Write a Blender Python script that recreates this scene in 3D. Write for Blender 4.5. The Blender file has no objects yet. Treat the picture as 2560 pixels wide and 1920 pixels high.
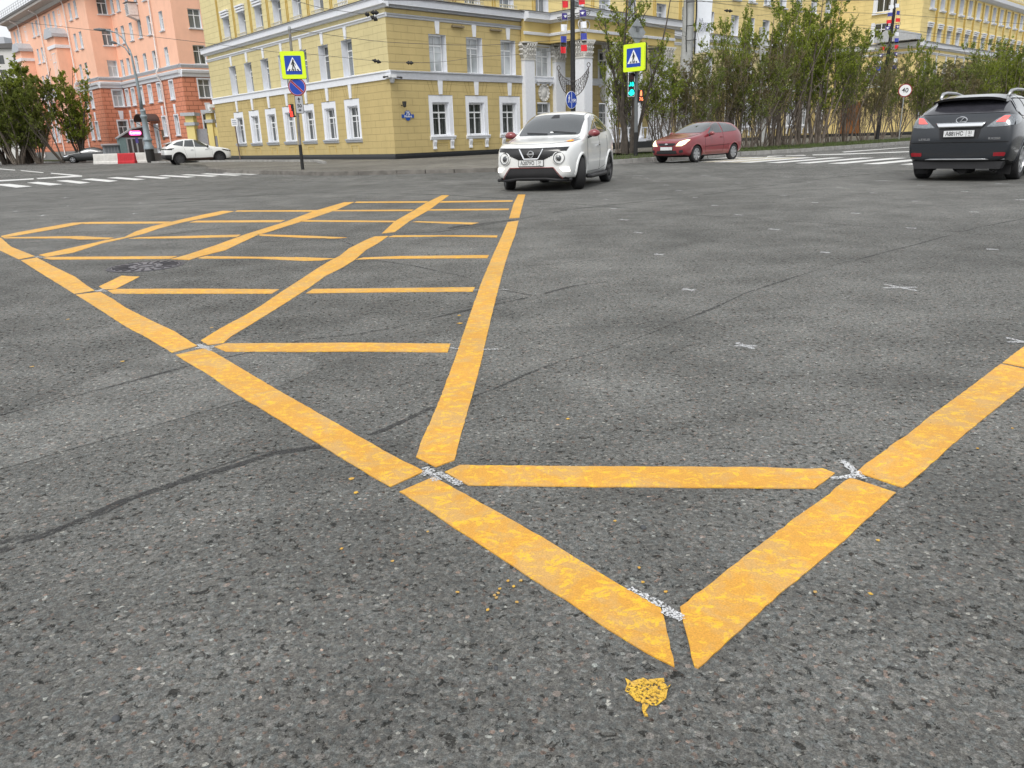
import bpy, bmesh, math, random
from mathutils import Matrix, Vector, noise as mnoise
from mathutils.bvhtree import BVHTree
R_ = math.radians
# ---------------------------------------------------------------- camera, world, sun
F = 1923.0; CH = 1.09; TH = R_(17.7638); RO = R_(1.902)
_d = Vector((math.sin(RO)*math.cos(TH), math.cos(RO)*math.cos(TH), math.sin(TH)))
_z = Vector((0, 0, 1)); _f = (_z - _d*_z.dot(_d)).normalized(); _r = _d.cross(_f)
sc = bpy.context.scene
cam = bpy.data.objects.new('camera', bpy.data.cameras.new('camera'))
sc.collection.objects.link(cam)
cam.matrix_world = Matrix(((_r.x, -_r.y, -_r.z, 0), (_f.x, -_f.y, -_f.z, 0), (-_d.x, _d.y, _d.z, CH), (0, 0, 0, 1)))
cam.data.sensor_width = 36; cam.data.lens = 36*F/2560; cam.data.clip_start = .05; cam.data.clip_end = 2000
sc.camera = cam
sc.view_settings.view_transform = 'Standard'; sc.view_settings.look = 'None'
sc.view_settings.exposure = 0.46; sc.view_settings.gamma = 1
SUN_EL, SUN_AZ = R_(52), R_(200)
w = bpy.data.worlds.new("World"); sc.world = w; w.use_nodes = True
nt = w.node_tree; bg = nt.nodes['Background']
sky = nt.nodes.new('ShaderNodeTexSky'); sky.sky_type = 'NISHITA'; sky.sun_disc = False
sky.sun_elevation = SUN_EL; sky.sun_rotation = SUN_AZ; sky.air_density = 1.2; sky.dust_density = 6; sky.ozone_density = 1
hs = nt.nodes.new('ShaderNodeHueSaturation'); hs.inputs['Saturation'].default_value = .18; hs.inputs['Value'].default_value = 1.0
# soft cloud cover breaks the sky up a little
tc = nt.nodes.new('ShaderNodeTexCoord'); cn = nt.nodes.new('ShaderNodeTexNoise'); cn.inputs['Scale'].default_value = 2.2
cn.inputs['Detail'].default_value = 5
mr = nt.nodes.new('ShaderNodeMapRange'); mr.inputs['From Min'].default_value = .3; mr.inputs['From Max'].default_value = .7
mr.inputs['To Min'].default_value = .88; mr.inputs['To Max'].default_value = 1.12
mm = nt.nodes.new('ShaderNodeMix'); mm.data_type = 'RGBA'; mm.blend_type = 'MULTIPLY'; mm.inputs['Factor'].default_value = 1
oc = nt.nodes.new('ShaderNodeMix'); oc.data_type = 'RGBA'; oc.inputs['Factor'].default_value = .68; oc.inputs[7].default_value = (5.6, 5.75, 5.95, 1)   # overcast cloud deck
nt.links.new(sky.outputs[0], hs.inputs['Color']); nt.links.new(tc.outputs['Generated'], cn.inputs['Vector'])
nt.links.new(cn.outputs[0], mr.inputs['Value']); nt.links.new(hs.outputs[0], oc.inputs[6]); nt.links.new(oc.outputs[2], mm.inputs[6]); nt.links.new(mr.outputs[0], mm.inputs[7])
nt.links.new(mm.outputs[2], bg.inputs['Color']); bg.inputs['Strength'].default_value = .15
sl = bpy.data.lights.new('sun', 'SUN'); sl.energy = 1.0; sl.angle = R_(25); sl.color = (1, .97, .92)
so = bpy.data.objects.new('sun', sl); sc.collection.objects.link(so)
_sd = Vector((math.sin(SUN_AZ)*math.cos(SUN_EL), math.cos(SUN_AZ)*math.cos(SUN_EL), math.sin(SUN_EL)))
so.rotation_euler = _sd.to_track_quat('Z', 'Y').to_euler()
so.location = (0, 0, 60)

# ---------------------------------------------------------------- geometry from measured image points
def ray(x, y):
    v = Vector((x-1280, y-960, F)); return Vector((v.dot(_r), v.dot(_f), -v.dot(_d)))
def G(x, y, z=0.0):
    r = ray(x, y); t = (z-CH)/r.z; return Vector((r.x*t, r.y*t, z))
def atY(x, y, Y):
    r = ray(x, y); t = Y/r.y; return Vector((r.x*t, Y, r.z*t+CH))
WM = {}
def link(o, parent=None, W=None):
    W = W or Matrix.Identity(4)
    sc.collection.objects.link(o)
    if parent is not None:
        o.parent = parent; o.matrix_basis = WM[parent].inverted() @ W
    else: o.matrix_basis = W
    WM[o] = W
    return o
def tag(o, label=None, cat=None, group=None, kind=None):
    for k, v in (('label', label), ('category', cat), ('group', group), ('kind', kind)):
        if v: o[k] = v
    return o
def thing(name, loc, label, cat, group=None, rz=0):
    o = bpy.data.objects.new(name, None); o.empty_display_size = .2
    link(o, None, Matrix.Translation(Vector(loc)) @ Matrix.Rotation(rz, 4, 'Z'))
    return tag(o, label, cat, group)
def copy_tree(o, W, label=None, group=None):
    def rec(s, parent, Wn):
        c = s.copy(); sc.collection.objects.link(c); WM[c] = Wn
        if parent is not None: c.parent = parent; c.matrix_basis = WM[parent].inverted() @ Wn
        else: c.matrix_basis = Wn
        inv = WM[s].inverted()
        for ch in [k for k in list(WM) if k.parent == s]: rec(ch, c, Wn @ inv @ WM[ch])
        return c
    c = rec(o, o.parent, W)
    if label: c['label'] = label
    if group: c['group'] = group
    return c
class MB:
    def __init__(s): s.v = []; s.f = []; s.m = []; s.uv = None
    def add(s, vs, fs, mi=0):
        b = len(s.v); s.v += [tuple(v) for v in vs]; s.f += [tuple(i+b for i in f) for f in fs]; s.m += [mi]*len(fs); return s
    def box(s, x0, x1, y0, y1, z0, z1, mi=0):
        return s.add([(x, y, z) for z in (z0, z1) for y in (y0, y1) for x in (x0, x1)],
                     [(0, 2, 3, 1), (4, 5, 7, 6), (0, 1, 5, 4), (2, 6, 7, 3), (0, 4, 6, 2), (1, 3, 7, 5)], mi)
    def prism(s, poly, a, b, axis='z', mi=0):
        def m(p, t): return {'z': (p[0], p[1], t), 'x': (t, p[0], p[1]), 'y': (p[0], t, p[1])}[axis]
        n = len(poly); vs = [m(p, a) for p in poly]+[m(p, b) for p in poly]
        return s.add(vs, [tuple(range(n-1, -1, -1)), tuple(range(n, 2*n))]+[(i, (i+1) % n, n+(i+1) % n, n+i) for i in range(n)], mi)
    def tube(s, pts, r, n=6, mi=0, cap=True):
        pts = [Vector(p) for p in pts]; rs = r if isinstance(r, (list, tuple)) else [r]*len(pts)
        vs = []; fs = []; up = None
        for i, p in enumerate(pts):
            t = (pts[min(i+1, len(pts)-1)]-pts[max(i-1, 0)])
            if t.length < 1e-9: t = Vector((0, 0, 1))
            t.normalize()
            if up is None: up = Vector((0, 0, 1)) if abs(t.z) < .9 else Vector((1, 0, 0))
            a = t.cross(up); 
            if a.length < 1e-4: a = t.cross(Vector((1, .1, 0)))
            a.normalize(); b = a.cross(t).normalized(); up = b
            for k in range(n):
                q = 2*math.pi*k/n; vs.append(p+(a*math.cos(q)+b*math.sin(q))*rs[i])
        for i in range(len(pts)-1):
            for k in range(n):
                k2 = (k+1) % n; fs.append((i*n+k, i*n+k2, (i+1)*n+k2, (i+1)*n+k))
        if cap: fs += [tuple(range(n)), tuple(range(len(vs)-1, len(vs)-n-1, -1))]
        return s.add(vs, fs, mi)
    def lathe(s, prof, n=16, c=(0, 0, 0), axis='z', mi=0, sx=1, sy=1):
        vs = []; fs = []
        for r, z in prof:
            for k in range(n):
                q = 2*math.pi*k/n; x, y = r*math.cos(q)*sx, r*math.sin(q)*sy
                vs.append({'z': (c[0]+x, c[1]+y, c[2]+z), 'y': (c[0]+x, c[1]+z, c[2]+y), 'x': (c[0]+z, c[1]+x, c[2]+y)}[axis])
        for i in range(len(prof)-1):
            for k in range(n):
                k2 = (k+1) % n; fs.append((i*n+k, i*n+k2, (i+1)*n+k2, (i+1)*n+k))
        fs += [tuple(range(n)), tuple(range(len(vs)-1, len(vs)-n-1, -1))]
        return s.add(vs, fs, mi)
    def mesh(s, name, mats, smooth=False, fix=True):
        me = bpy.data.meshes.new(name); me.from_pydata(s.v, [], s.f)
        for m in (mats if isinstance(mats, (list, tuple)) else [mats]): me.materials.append(m)
        me.polygons.foreach_set('material_index', s.m)
        if s.uv:
            l = me.uv_layers.new(name='UVMap')
            for p in me.polygons:
                for li in p.loop_indices: l.data[li].uv = s.uv[me.loops[li].vertex_index]
            bm = bmesh.new(); bm.from_mesh(me); bmesh.ops.remove_doubles(bm, verts=bm.verts, dist=.0005); bm.to_mesh(me); bm.free()
        if fix:
            bm = bmesh.new(); bm.from_mesh(me); bmesh.ops.recalc_face_normals(bm, faces=bm.faces); bm.to_mesh(me); bm.free()
        if smooth: me.polygons.foreach_set('use_smooth', [True]*len(me.polygons))
        if smooth and smooth != 'all':
            me.set_sharp_from_angle(angle=R_(40))
        return me
    def build(s, name, mats, parent=None, W=None, smooth=False, rel=False, fix=True):
        o = bpy.data.objects.new(name, s.mesh(name, mats, smooth, fix))
        if parent is not None and W is None: W = WM[parent]
        elif parent is not None and rel: W = WM[parent] @ W
        return link(o, parent, W)
# ---------------------------------------------------------------- materials
MT = {}
class NT:
    def __init__(s, name):
        s.m = bpy.data.materials.new(name); s.m.use_nodes = True; s.t = s.m.node_tree; s.b = s.t.nodes['Principled BSDF']
    def n(s, t, **k):
        o = s.t.nodes.new('ShaderNode'+t)
        for a, b in k.items():
            if a in o.inputs.keys(): o.inputs[a].default_value = b
            else: setattr(o, a, b)
        return o
    def l(s, a, b): s.t.links.new(a, b)
    def pos(s):
        return s.n('NewGeometry').outputs['Position']
    def noise(s, vec, sc_, det=3, rough=.5, dist=0):
        o = s.n('TexNoise'); o.inputs['Scale'].default_value = sc_; o.inputs['Detail'].default_value = det
        o.inputs['Roughness'].default_value = rough; o.inputs['Distortion'].default_value = dist; s.l(vec, o.inputs['Vector']); return o.outputs[0]
    def ramp(s, fac, stops, interp='LINEAR'):
        o = s.n('ValToRGB'); o.color_ramp.interpolation = interp; e = o.color_ramp.elements
        while len(e) < len(stops): e.new(.5)
        for i, (p, c) in enumerate(stops):
            e[i].position = p; e[i].color = (c, c, c, 1) if isinstance(c, (int, float)) else (*c, 1)
        s.l(fac, o.inputs[0]); return o.outputs[0]
    def mix(s, a, b, f=1.0, mode='MIX'):
        o = s.n('Mix'); o.data_type = 'RGBA'; o.blend_type = mode; o.clamp_factor = True
        for k, x in ((6, a), (7, b), (0, f)):
            if isinstance(x, (int, float)): o.inputs[k].default_value = x if k == 0 else (x, x, x, 1)
            elif isinstance(x, tuple): o.inputs[k].default_value = (*x, 1)
            else: s.l(x, o.inputs[k])
        return o.outputs[2]
    def math(s, op, a, b=0):
        o = s.n('Math'); o.operation = op
        for k, x in ((0, a), (1, b)):
            if isinstance(x, (int, float)): o.inputs[k].default_value = x
            else: s.l(x, o.inputs[k])
        return o.outputs[0]
    def bump(s, h, strength=.3, dist=.01):
        o = s.n('Bump'); o.inputs['Strength'].default_value = strength; o.inputs['Distance'].default_value = dist
        s.l(h, o.inputs['Height']); s.l(o.outputs[0], s.b.inputs['Normal'])
    def col(s, c):
        if isinstance(c, tuple): s.b.inputs['Base Color'].default_value = (*c, 1)
        else: s.l(c, s.b.inputs['Base Color'])
        return s
    def scale(s, vec, v):
        o = s.n('VectorMath'); o.operation = 'MULTIPLY'; s.l(vec, o.inputs[0]); o.inputs[1].default_value = v; return o.outputs[0]
def plain(name, c, rough=.6, metal=0, var=.12, nscale=6, spec=.4, coat=0, bump=0, emit=0):
    if name in MT: return MT[name]
    t = NT(name); p = t.n('TexCoord').outputs['Object']
    if var:
        f = t.noise(p, nscale, 5, .6); lo = tuple(x*(1-var) for x in c); hi = tuple(min(1, x*(1+var)) for x in c)
        t.col(t.ramp(f, [(.3, lo), (.7, hi)]))
        if bump: t.bump(f, bump, .01)
    else: t.col(c)
    t.b.inputs['Roughness'].default_value = rough; t.b.inputs['Metallic'].default_value = metal
    t.b.inputs['Specular IOR Level'].default_value = spec; t.b.inputs['Coat Weight'].default_value = coat; t.b.inputs['Coat Roughness'].default_value = .05
    if emit: t.b.inputs['Emission Color'].default_value = (*c, 1); t.b.inputs['Emission Strength'].default_value = emit
    MT[name] = t.m; return t.m
def asphalt(name, tone=1.0, smoothness=0.0, warm=0.0):
    t = NT(name); p = t.pos()
    big = t.noise(p, .22, 3, .55); mid = t.noise(p, 1.7, 4, .6)
    vo = t.n('TexVoronoi'); vo.inputs['Scale'].default_value = 120; t.l(p, vo.inputs['Vector'])
    sep = t.n('SeparateColor'); t.l(vo.outputs['Color'], sep.inputs[0])
    k = tone
    agg = t.ramp(sep.outputs[0], [(0, (.082*k, .082*k, .079*k)), (.35, (.104*k, .104*k, .101*k)), (.85, (.128*k, .128*k, .123*k)), (.985, (.165*k, .165*k, .158*k)), (.998, (.30*k, .30*k, .28*k))])
    tint = t.ramp(sep.outputs[1], [(0, (.92, .99, 1.02)), (.5, (1, 1, 1)), (.95, (1.0, .99, .96)), (.985, (1.28, .98, .87))], 'LINEAR')
    c = t.mix(agg, tint, 1.0, 'MULTIPLY')
    vo2 = t.n('TexVoronoi'); vo2.inputs['Scale'].default_value = 42; t.l(p, vo2.inputs['Vector'])
    s2 = t.n('SeparateColor'); t.l(vo2.outputs['Color'], s2.inputs[0])
    big_st = t.math('MULTIPLY', t.math('GREATER_THAN', s2.outputs[0], .93), t.math('LESS_THAN', vo2.outputs['Distance'], .38))
    c = t.mix(c, t.ramp(s2.outputs[1], [(0, (.16*k, .17*k, .175*k)), (.6, (.21*k, .20*k, .19*k)), (1, (.27*k, .21*k, .18*k))]), t.math('MULTIPLY', big_st, .55))
    fine = t.noise(p, 330, 2, .7)
    c = t.mix(c, t.ramp(fine, [(.3, .5), (.7, 1.5)]), .9, 'MULTIPLY'); c = t.mix(c, t.ramp(t.noise(p, 60, 6, .85), [(.38, .55), (.62, 1.45)]), .85, 'MULTIPLY')
    # coarse worn pits, less of them on smooth patches; density varies over metres
    pit_n = t.noise(p, 39, 7, .74, .45); pmask = t.math('MULTIPLY', t.ramp(t.noise(p, 3.2, 4, .65), [(.40, 0), (.62, 1)]), .026)
    pitv = t.math('ADD', pit_n, pmask)
    pit = t.ramp(pitv, [(.552+.04*smoothness, 0), (.566+.04*smoothness, 1)])
    c = t.mix(c, (.007*k, .007*k, .007*k), t.math('MULTIPLY', pit, .95-.45*smoothness))
    c = t.mix(c, (1.01, 1.0, .975), 1, 'MULTIPLY'); c = t.mix(c, t.ramp(mid, [(.35, .80), (.65, 1.16)]), 1.0, 'MULTIPLY')
    c = t.mix(c, t.ramp(big, [(.38, .82), (.62, 1.14)]), 1.0, 'MULTIPLY')
    st = t.noise(t.scale(p, (.35, 1.6, 1)), 1.1, 5, .7)
    c = t.mix(c, t.ramp(st, [(.52, 1.0), (.72, .74)]), .8, 'MULTIPLY')
    if warm: c = t.mix(c, (1.12, 1.03, .9), warm, 'MULTIPLY')
    t.col(c)
    t.l(t.ramp(pit, [(0, .78), (1, .95)]), t.b.inputs['Roughness']); t.l(t.ramp(pit, [(0, .22), (.8, .0)]), t.b.inputs['Specular IOR Level'])
    h = t.math('ADD', t.math('MULTIPLY', vo.outputs['Distance'], -.35), t.math('MULTIPLY', pit_n, -1.3+.7*smoothness)); h = t.math('ADD', h, t.math('MULTIPLY', fine, .35))
    t.bump(h, .75-.3*smoothness, .009)
    MT[name] = t.m; return t.m
def paint(name, base, hi, tan, wear=.0, chalk=False):
    t = NT(name); p = t.pos()
    n1 = t.noise(p, 4.5, 7, .72, 1.0); n2 = t.noise(t.scale(p, (1, 1.25, 1)), 20, 8, .80, .5); n3 = t.noise(p, 240, 2, .6); n4 = t.noise(p, 1.3, 3, .6)
    c = t.mix(base, tan, t.ramp(n1, [(.46, 0), (.58, .85)])); c = t.mix(c, hi, t.ramp(n2, [(.52, 0), (.58, .85)])); c = t.mix(c, (.30, .20, .09), t.ramp(t.noise(p, 2.3, 7, .78, .5), [(.56, 0), (.72, .30)]))
    c = t.mix(c, t.ramp(n4, [(.3, .9), (.7, 1.08)]), 1, 'MULTIPLY')
    c = t.mix(c, t.ramp(n3, [(.3, .78), (.7, 1.12)]), .9, 'MULTIPLY')
    vo = t.n('TexVoronoi'); vo.inputs['Scale'].default_value = 9; t.l(p, vo.inputs['Vector'])
    c = t.mix(c, (.05, .035, .02), t.math('LESS_THAN', vo.outputs['Distance'], .024))
    t.col(c); t.b.inputs['Roughness'].default_value = .55; t.b.inputs['Specular IOR Level'].default_value = .35
    t.bump(t.math('ADD', t.math('MULTIPLY', n3, .5), n2), .45, .004)
    if wear:
        a = t.noise(p, 120, 4, .8); t.l(t.ramp(a, [(wear-.03, 0), (wear+.03, 1)]), t.b.inputs['Alpha'])
    MT[name] = t.m; return t.m
asphalt('asphalt', 1.38); asphalt('asphalt_smooth', 1.2, .7); asphalt('asphalt_dark', 1.16, .55); asphalt('asphalt_pave', 1.3, .9, .6); asphalt('asphalt_pale', 1.44, .9)
paint('yellow_paint', (.63, .315, .045), (.82, .49, .03), (.56, .335, .11))
paint('splash_paint', (.66, .40, .05), (.80, .52, .05), (.55, .35, .12), wear=.475)
paint('crumb_paint', (.56, .32, .06), (.68, .42, .05), (.45, .30, .12))
paint('white_paint', (.72, .72, .70), (.8, .8, .78), (.62, .62, .60), wear=.40)
paint('cream_paint', (.62, .58, .45), (.7, .62, .42), (.5, .46, .38), wear=.42)
paint('chalk', (.60, .61, .62), (.68, .69, .70), (.5, .51, .53), wear=.495)
def tar():
    t = NT('tar'); p = t.pos(); n = t.noise(p, 60, 4, .7)
    t.col(t.ramp(n, [(.3, .022), (.7, .055)])); t.b.inputs['Roughness'].default_value = .85
    a = t.math('ADD', t.noise(p, 38, 5, .75), t.math('MULTIPLY', t.noise(p, 1.4, 2), .35))
    t.l(t.ramp(a, [(.58, 0), (.74, .85)]), t.b.inputs['Alpha']); t.bump(n, .5, .005); MT['tar'] = t.m
tar()
def wall_mat(name, c, bw, bh, offset=.5, groove_shade=.84, joint=.015, vertical=True, rough=.85, var=.05):
    t = NT(name); uv = t.n('TexCoord').outputs['UV']
    br = t.n('TexBrick'); br.offset = offset; br.inputs['Scale'].default_value = 1
    br.inputs['Brick Width'].default_value = bw; br.inputs['Row Height'].default_value = bh; br.inputs['Mortar Size'].default_value = joint
    br.inputs['Mortar Smooth'].default_value = .2; br.inputs['Color1'].default_value = (1, 1, 1, 1); br.inputs['Color2'].default_value = (.97, .97, .97, 1); br.inputs['Mortar'].default_value = (groove_shade,)*3+(1,)  # joint lines are darkened to paint in the shade of the rustication grooves
    t.l(uv, br.inputs['Vector'])
    p = t.pos(); n = t.noise(p, .7, 4, .6); f = t.noise(p, 14, 4, .6)
    cc = t.ramp(n, [(.3, tuple(x*(1-var) for x in c)), (.7, tuple(min(1, x*(1+var)) for x in c))])
    streak = t.noise(t.scale(p, (1.1, 1.1, .3)), 1.3, 5, .65)
    cc = t.mix(cc, t.ramp(streak, [(.42, 1.02), (.66, .90)]), .45, 'MULTIPLY')
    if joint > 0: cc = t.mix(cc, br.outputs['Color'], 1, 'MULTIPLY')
    t.col(cc); t.b.inputs['Roughness'].default_value = rough; t.b.inputs['Specular IOR Level'].default_value = .2
    if joint > 0: t.bump(t.math('ADD', t.math('MULTIPLY', br.outputs['Fac'], -1), t.math('MULTIPLY', f, .1)), .8, .03)
    else: t.bump(f, .2, .01)
    MT[name] = t.m
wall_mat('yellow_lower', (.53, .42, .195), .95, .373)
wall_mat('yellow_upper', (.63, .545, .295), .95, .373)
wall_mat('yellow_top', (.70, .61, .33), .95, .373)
wall_mat('yellow_bright', (.78, .63, .29), 1.5, .40, groove_shade=.82, joint=.013)
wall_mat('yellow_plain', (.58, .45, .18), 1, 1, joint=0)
wall_mat('orange_dark', (.66, .265, .165), .9, .42, groove_shade=.5, joint=.03)
wall_mat('orange_light', (.90, .53, .38), 1, 1, joint=0)
wall_mat('gate_yellow', (.72, .60, .25), 1, 1, joint=0)
plain('stucco_white', (.74, .76, .80), .8, var=.05); plain('stucco_old', (.62, .61, .58), .85, var=.12, nscale=9, bump=.4)
plain('granite_black', (.022, .024, .026), .45, var=.4, nscale=30); plain('granite_grey', (.19, .19, .185), .8, var=.15, nscale=5)
plain('pvc_white', (.78, .79, .80), .4, var=.02); plain('sill_grey', (.42, .44, .47), .6); plain('roof_metal', (.12, .115, .11), .6, var=.2); plain('roof_light', (.46, .48, .51), .5, metal=.2)
plain('kerb_stone', (.30, .295, .28), .85, var=.25, nscale=4, bump=.3); plain('kerb_dark', (.16, .15, .135), .85, var=.35, nscale=3, bump=.3)
def glass(name, tint, refl, rough=.03, curtain=0):
    t = NT(name); p = t.pos()
    if curtain:
        wv = t.n('TexNoise'); wv.inputs['Scale'].default_value = 1; t.l(t.scale(p, (9, 9, .4)), wv.inputs['Vector'])
        t.col(t.ramp(wv.outputs[0], [(.42, tint), (.60, tuple(x+curtain for x in tint))]))
    else: t.col(t.ramp(t.noise(p, .8, 2), [(.35, tint), (.65, tuple(x*1.8 for x in tint))]))
    t.b.inputs['Roughness'].default_value = rough; t.b.inputs['Specular IOR Level'].default_value = refl
    t.b.inputs['Coat Weight'].default_value = min(1, refl); t.b.inputs['Coat Roughness'].default_value = .02
    t.bump(t.noise(p, 1.2, 1), .04, .05)
    MT[name] = t.m
glass('glass_dark', (.016, .021, .019), .6, curtain=.045); glass('glass_sky', (.12, .14, .15), 1.0, curtain=.06); glass('glass_sky_pale', (.30, .32, .33), 1.0)  # paler pane tints paint the reflected sky into the glass colour
glass('glass_mid', (.05, .06, .06), .8, curtain=.12); glass('glass_brown', (.045, .030, .022), .5); glass('glass_blind', (.26, .24, .02), .4); glass('glass_car', (.016, .020, .022), .9)
def V2(p): return (p[0], p[1])
# ---------------------------------------------------------------- ground and roads
m = MB(); m.add([(-700, -60, 0), (700, -60, 0), (700, 1300, 0), (-700, 1300, 0)], [(0, 1, 2, 3)])
tag(m.build('road', MT['asphalt']), kind='structure')
rng = random.Random(7)
def ribbon(px, width, z, mat, name, jit=.25, seed=1, kind='structure', step=.12, **kw):
    """thin irregular strip along ground points"""
    rg = random.Random(seed); pts = [G(x, y) for x, y in px]; out = []
    for a, b in zip(pts, pts[1:]):
        n = max(1, min(60, int((b-a).length/step)))
        for i in range(n): out.append(a.lerp(b, i/n))
    out.append(pts[-1]); mb = MB(); vs = []; fs = []
    for i, p in enumerate(out):
        t = (out[min(i+1, len(out)-1)]-out[max(0, i-1)]); t.z = 0; t.normalize(); n = Vector((-t.y, t.x, 0))
        wv = width*(.6+.8*mnoise.noise(Vector((i*.31, seed*3.1, 0))))
        o = n*width*jit*2*mnoise.noise(Vector((i*.23, seed*7.7, 5)))
        wv = max(width*.15, wv)
        vs += [p+o+n*wv/2+Vector((0, 0, z)), p+o-n*wv/2+Vector((0, 0, z))]
    for i in range(len(out)-1): fs.append((2*i, 2*i+1, 2*i+3, 2*i+2))
    mb.add(vs, fs); o = mb.build(name, mat, fix=False)
    return tag(o, kind=kind, **kw)
def sheet(px, z, mat, name, kind='structure'):
    mb = MB(); pts = [G(x, y) for x, y in px]; mb.add([(p.x, p.y, z) for p in pts], [tuple(range(len(pts)))])
    return tag(mb.build(name, mat), kind=kind)
sA = 800/2212.; sB = sA; sC = 1120/2212.; sD = 1000/2212.; sE = 660/2190.; s1 = 640/2212.
def ZA(*q): return [(x*sA, 420+y*sA) for x, y in q]
def ZB(*q): return [(640+x*sB, 420+y*sB) for x, y in q]
def ZC(*q): return [(1440+x*sC, 420+y*sC) for x, y in q]
def ZD(*q): return [(900+x*sD, 1100+y*sD) for x, y in q]
def ZE(*q): return [(1900+x*sE, 1050+y*sE) for x, y in q]
def Z1(*q): return [(x*s1, y*s1) for x, y in q]
def Z2(*q): return [(500+x*s1, y*s1) for x, y in q]
def Z3(*q): return [(960+x*s1, y*s1) for x, y in q]
def Z4(*q): return [(1400+x*s1, y*s1) for x, y in q]
def Z5(*q): return [(1920+x*s1, y*s1) for x, y in q]
# resurfaced patches in the carriageway
sheet([(-300, 1290), (0, 1175), (300, 1090), (650, 990), (790, 925), (800, 905), (600, 850), (350, 900), (0, 1045), (-300, 1120)], .0035, MT['asphalt_pale'], 'asphalt_patch')
sheet([(0, 1040), (300, 955), (560, 880), (880, 800), (1180, 775), (1290, 740), (900, 640), (520, 640), (250, 700), (0, 790), (-300, 860), (-300, 1110)], .0030, MT['asphalt_dark'], 'asphalt_patch')
sheet([(0, 545), (400, 500), (760, 480), (1200, 540), (1230, 700), (900, 625), (520, 620), (250, 680), (0, 760), (-200, 800), (-200, 570)], .0025, MT['asphalt_smooth'], 'asphalt_patch')
sheet([(-900, 500), (0, 470), (600, 458), (1500, 448), (2300, 440), (3600, 430), (3600, 400), (-900, 405)], .0020, MT['asphalt_smooth'], 'asphalt_patch')
for i, (px, wd) in enumerate([
    (ZA((0, 3360-1600), (0, 3360-1600))[:0]+[(-200, 1420), (0, 1385), (150, 1330), (300, 1260), (430, 1215), (560, 1175), (680, 1135), (800, 1115)], .06),
    ([(-200, 1400), (0, 1360), (130, 1330), (260, 1285), (380, 1225), (520, 1175), (640, 1135), (780, 1120)], .035),
    ([(930, 1090), (1000, 1060), (1080, 1020), (1160, 1000), (1230, 975), (1320, 935), (1400, 905), (1500, 880), (1640, 830), (1760, 780), (1860, 735), (2060, 670), (2300, 610), (2440, 570), (2600, 540)], .03),
    ([(0, 535), (250, 515), (420, 508), (600, 492), (700, 486), (800, 482), (1100, 487), (1310, 500)], .10),
    ([(640, 607), (760, 600), (880, 592), (960, 588), (1100, 580), (1180, 568), (1290, 550), (1420, 525), (1600, 505), (1760, 488), (1900, 468), (2100, 442), (2300, 425)], .07),
    ([(1120, 572), (1160, 565), (1200, 562), (1240, 556), (1290, 550)], .16),
    ([(1300, 500), (1560, 520), (1680, 535), (1900, 548), (2150, 565), (2400, 580)], .05),
    ([(0, 1040), (160, 1000), (330, 955), (480, 915), (640, 880), (760, 850), (900, 835), (980, 822), (1110, 790), (1220, 765), (1320, 745)], .035),
    ([(900, 645), (1030, 665), (1150, 690), (1250, 725), (1330, 740)], .03),
    ([(820, 590), (900, 620), (860, 645)], .04),
    ([(0, 610), (150, 605), (330, 595), (480, 580), (560, 570)], .06),
    ([(1360, 735), (1440, 715), (1520, 705)], .04), ([(1320, 665), (1400, 660), (1500, 650)], .035),
    ([(420, 498), (560, 493), (700, 486)], .22)]):
    ribbon(px, wd, .0040+i*.00008, MT['tar'], 'tar_seam', seed=i+3)
# ---------------------------------------------------------------- yellow box marking
box = thing('box_marking', G(1090, 1037), 'large orange-yellow painted grid of box junction stripes across the foreground asphalt', 'road marking')
def stripe(px, mat=None, name='stripe', parent=box, th=.004, jit=.0026, z0=.0015):
    rg = random.Random(hash(tuple(px)) & 0xffff); pts = [G(x, y) for x, y in px]; o = []
    n = len(pts)
    for i in range(n):
        a, b = pts[i], pts[(i+1) % n]; L = (b-a).length; k = max(1, min(140, int(L/.028))); nn = Vector((-(b-a).y, (b-a).x, 0)).normalized() if L > 1e-6 else Vector()
        for j in range(k):
            q = a.lerp(b, j/k)
            if j: q = q+nn*jit*(mnoise.noise(q*6)*.8+mnoise.noise(q*40)*1.3)
            o.append((q.x, q.y))
    mb = MB(); mb.prism(o, z0, z0+th)
    me = mb.build(name, mat or MT['yellow_paint'], parent, Matrix.Identity(4), fix=True)
    return me
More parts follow.
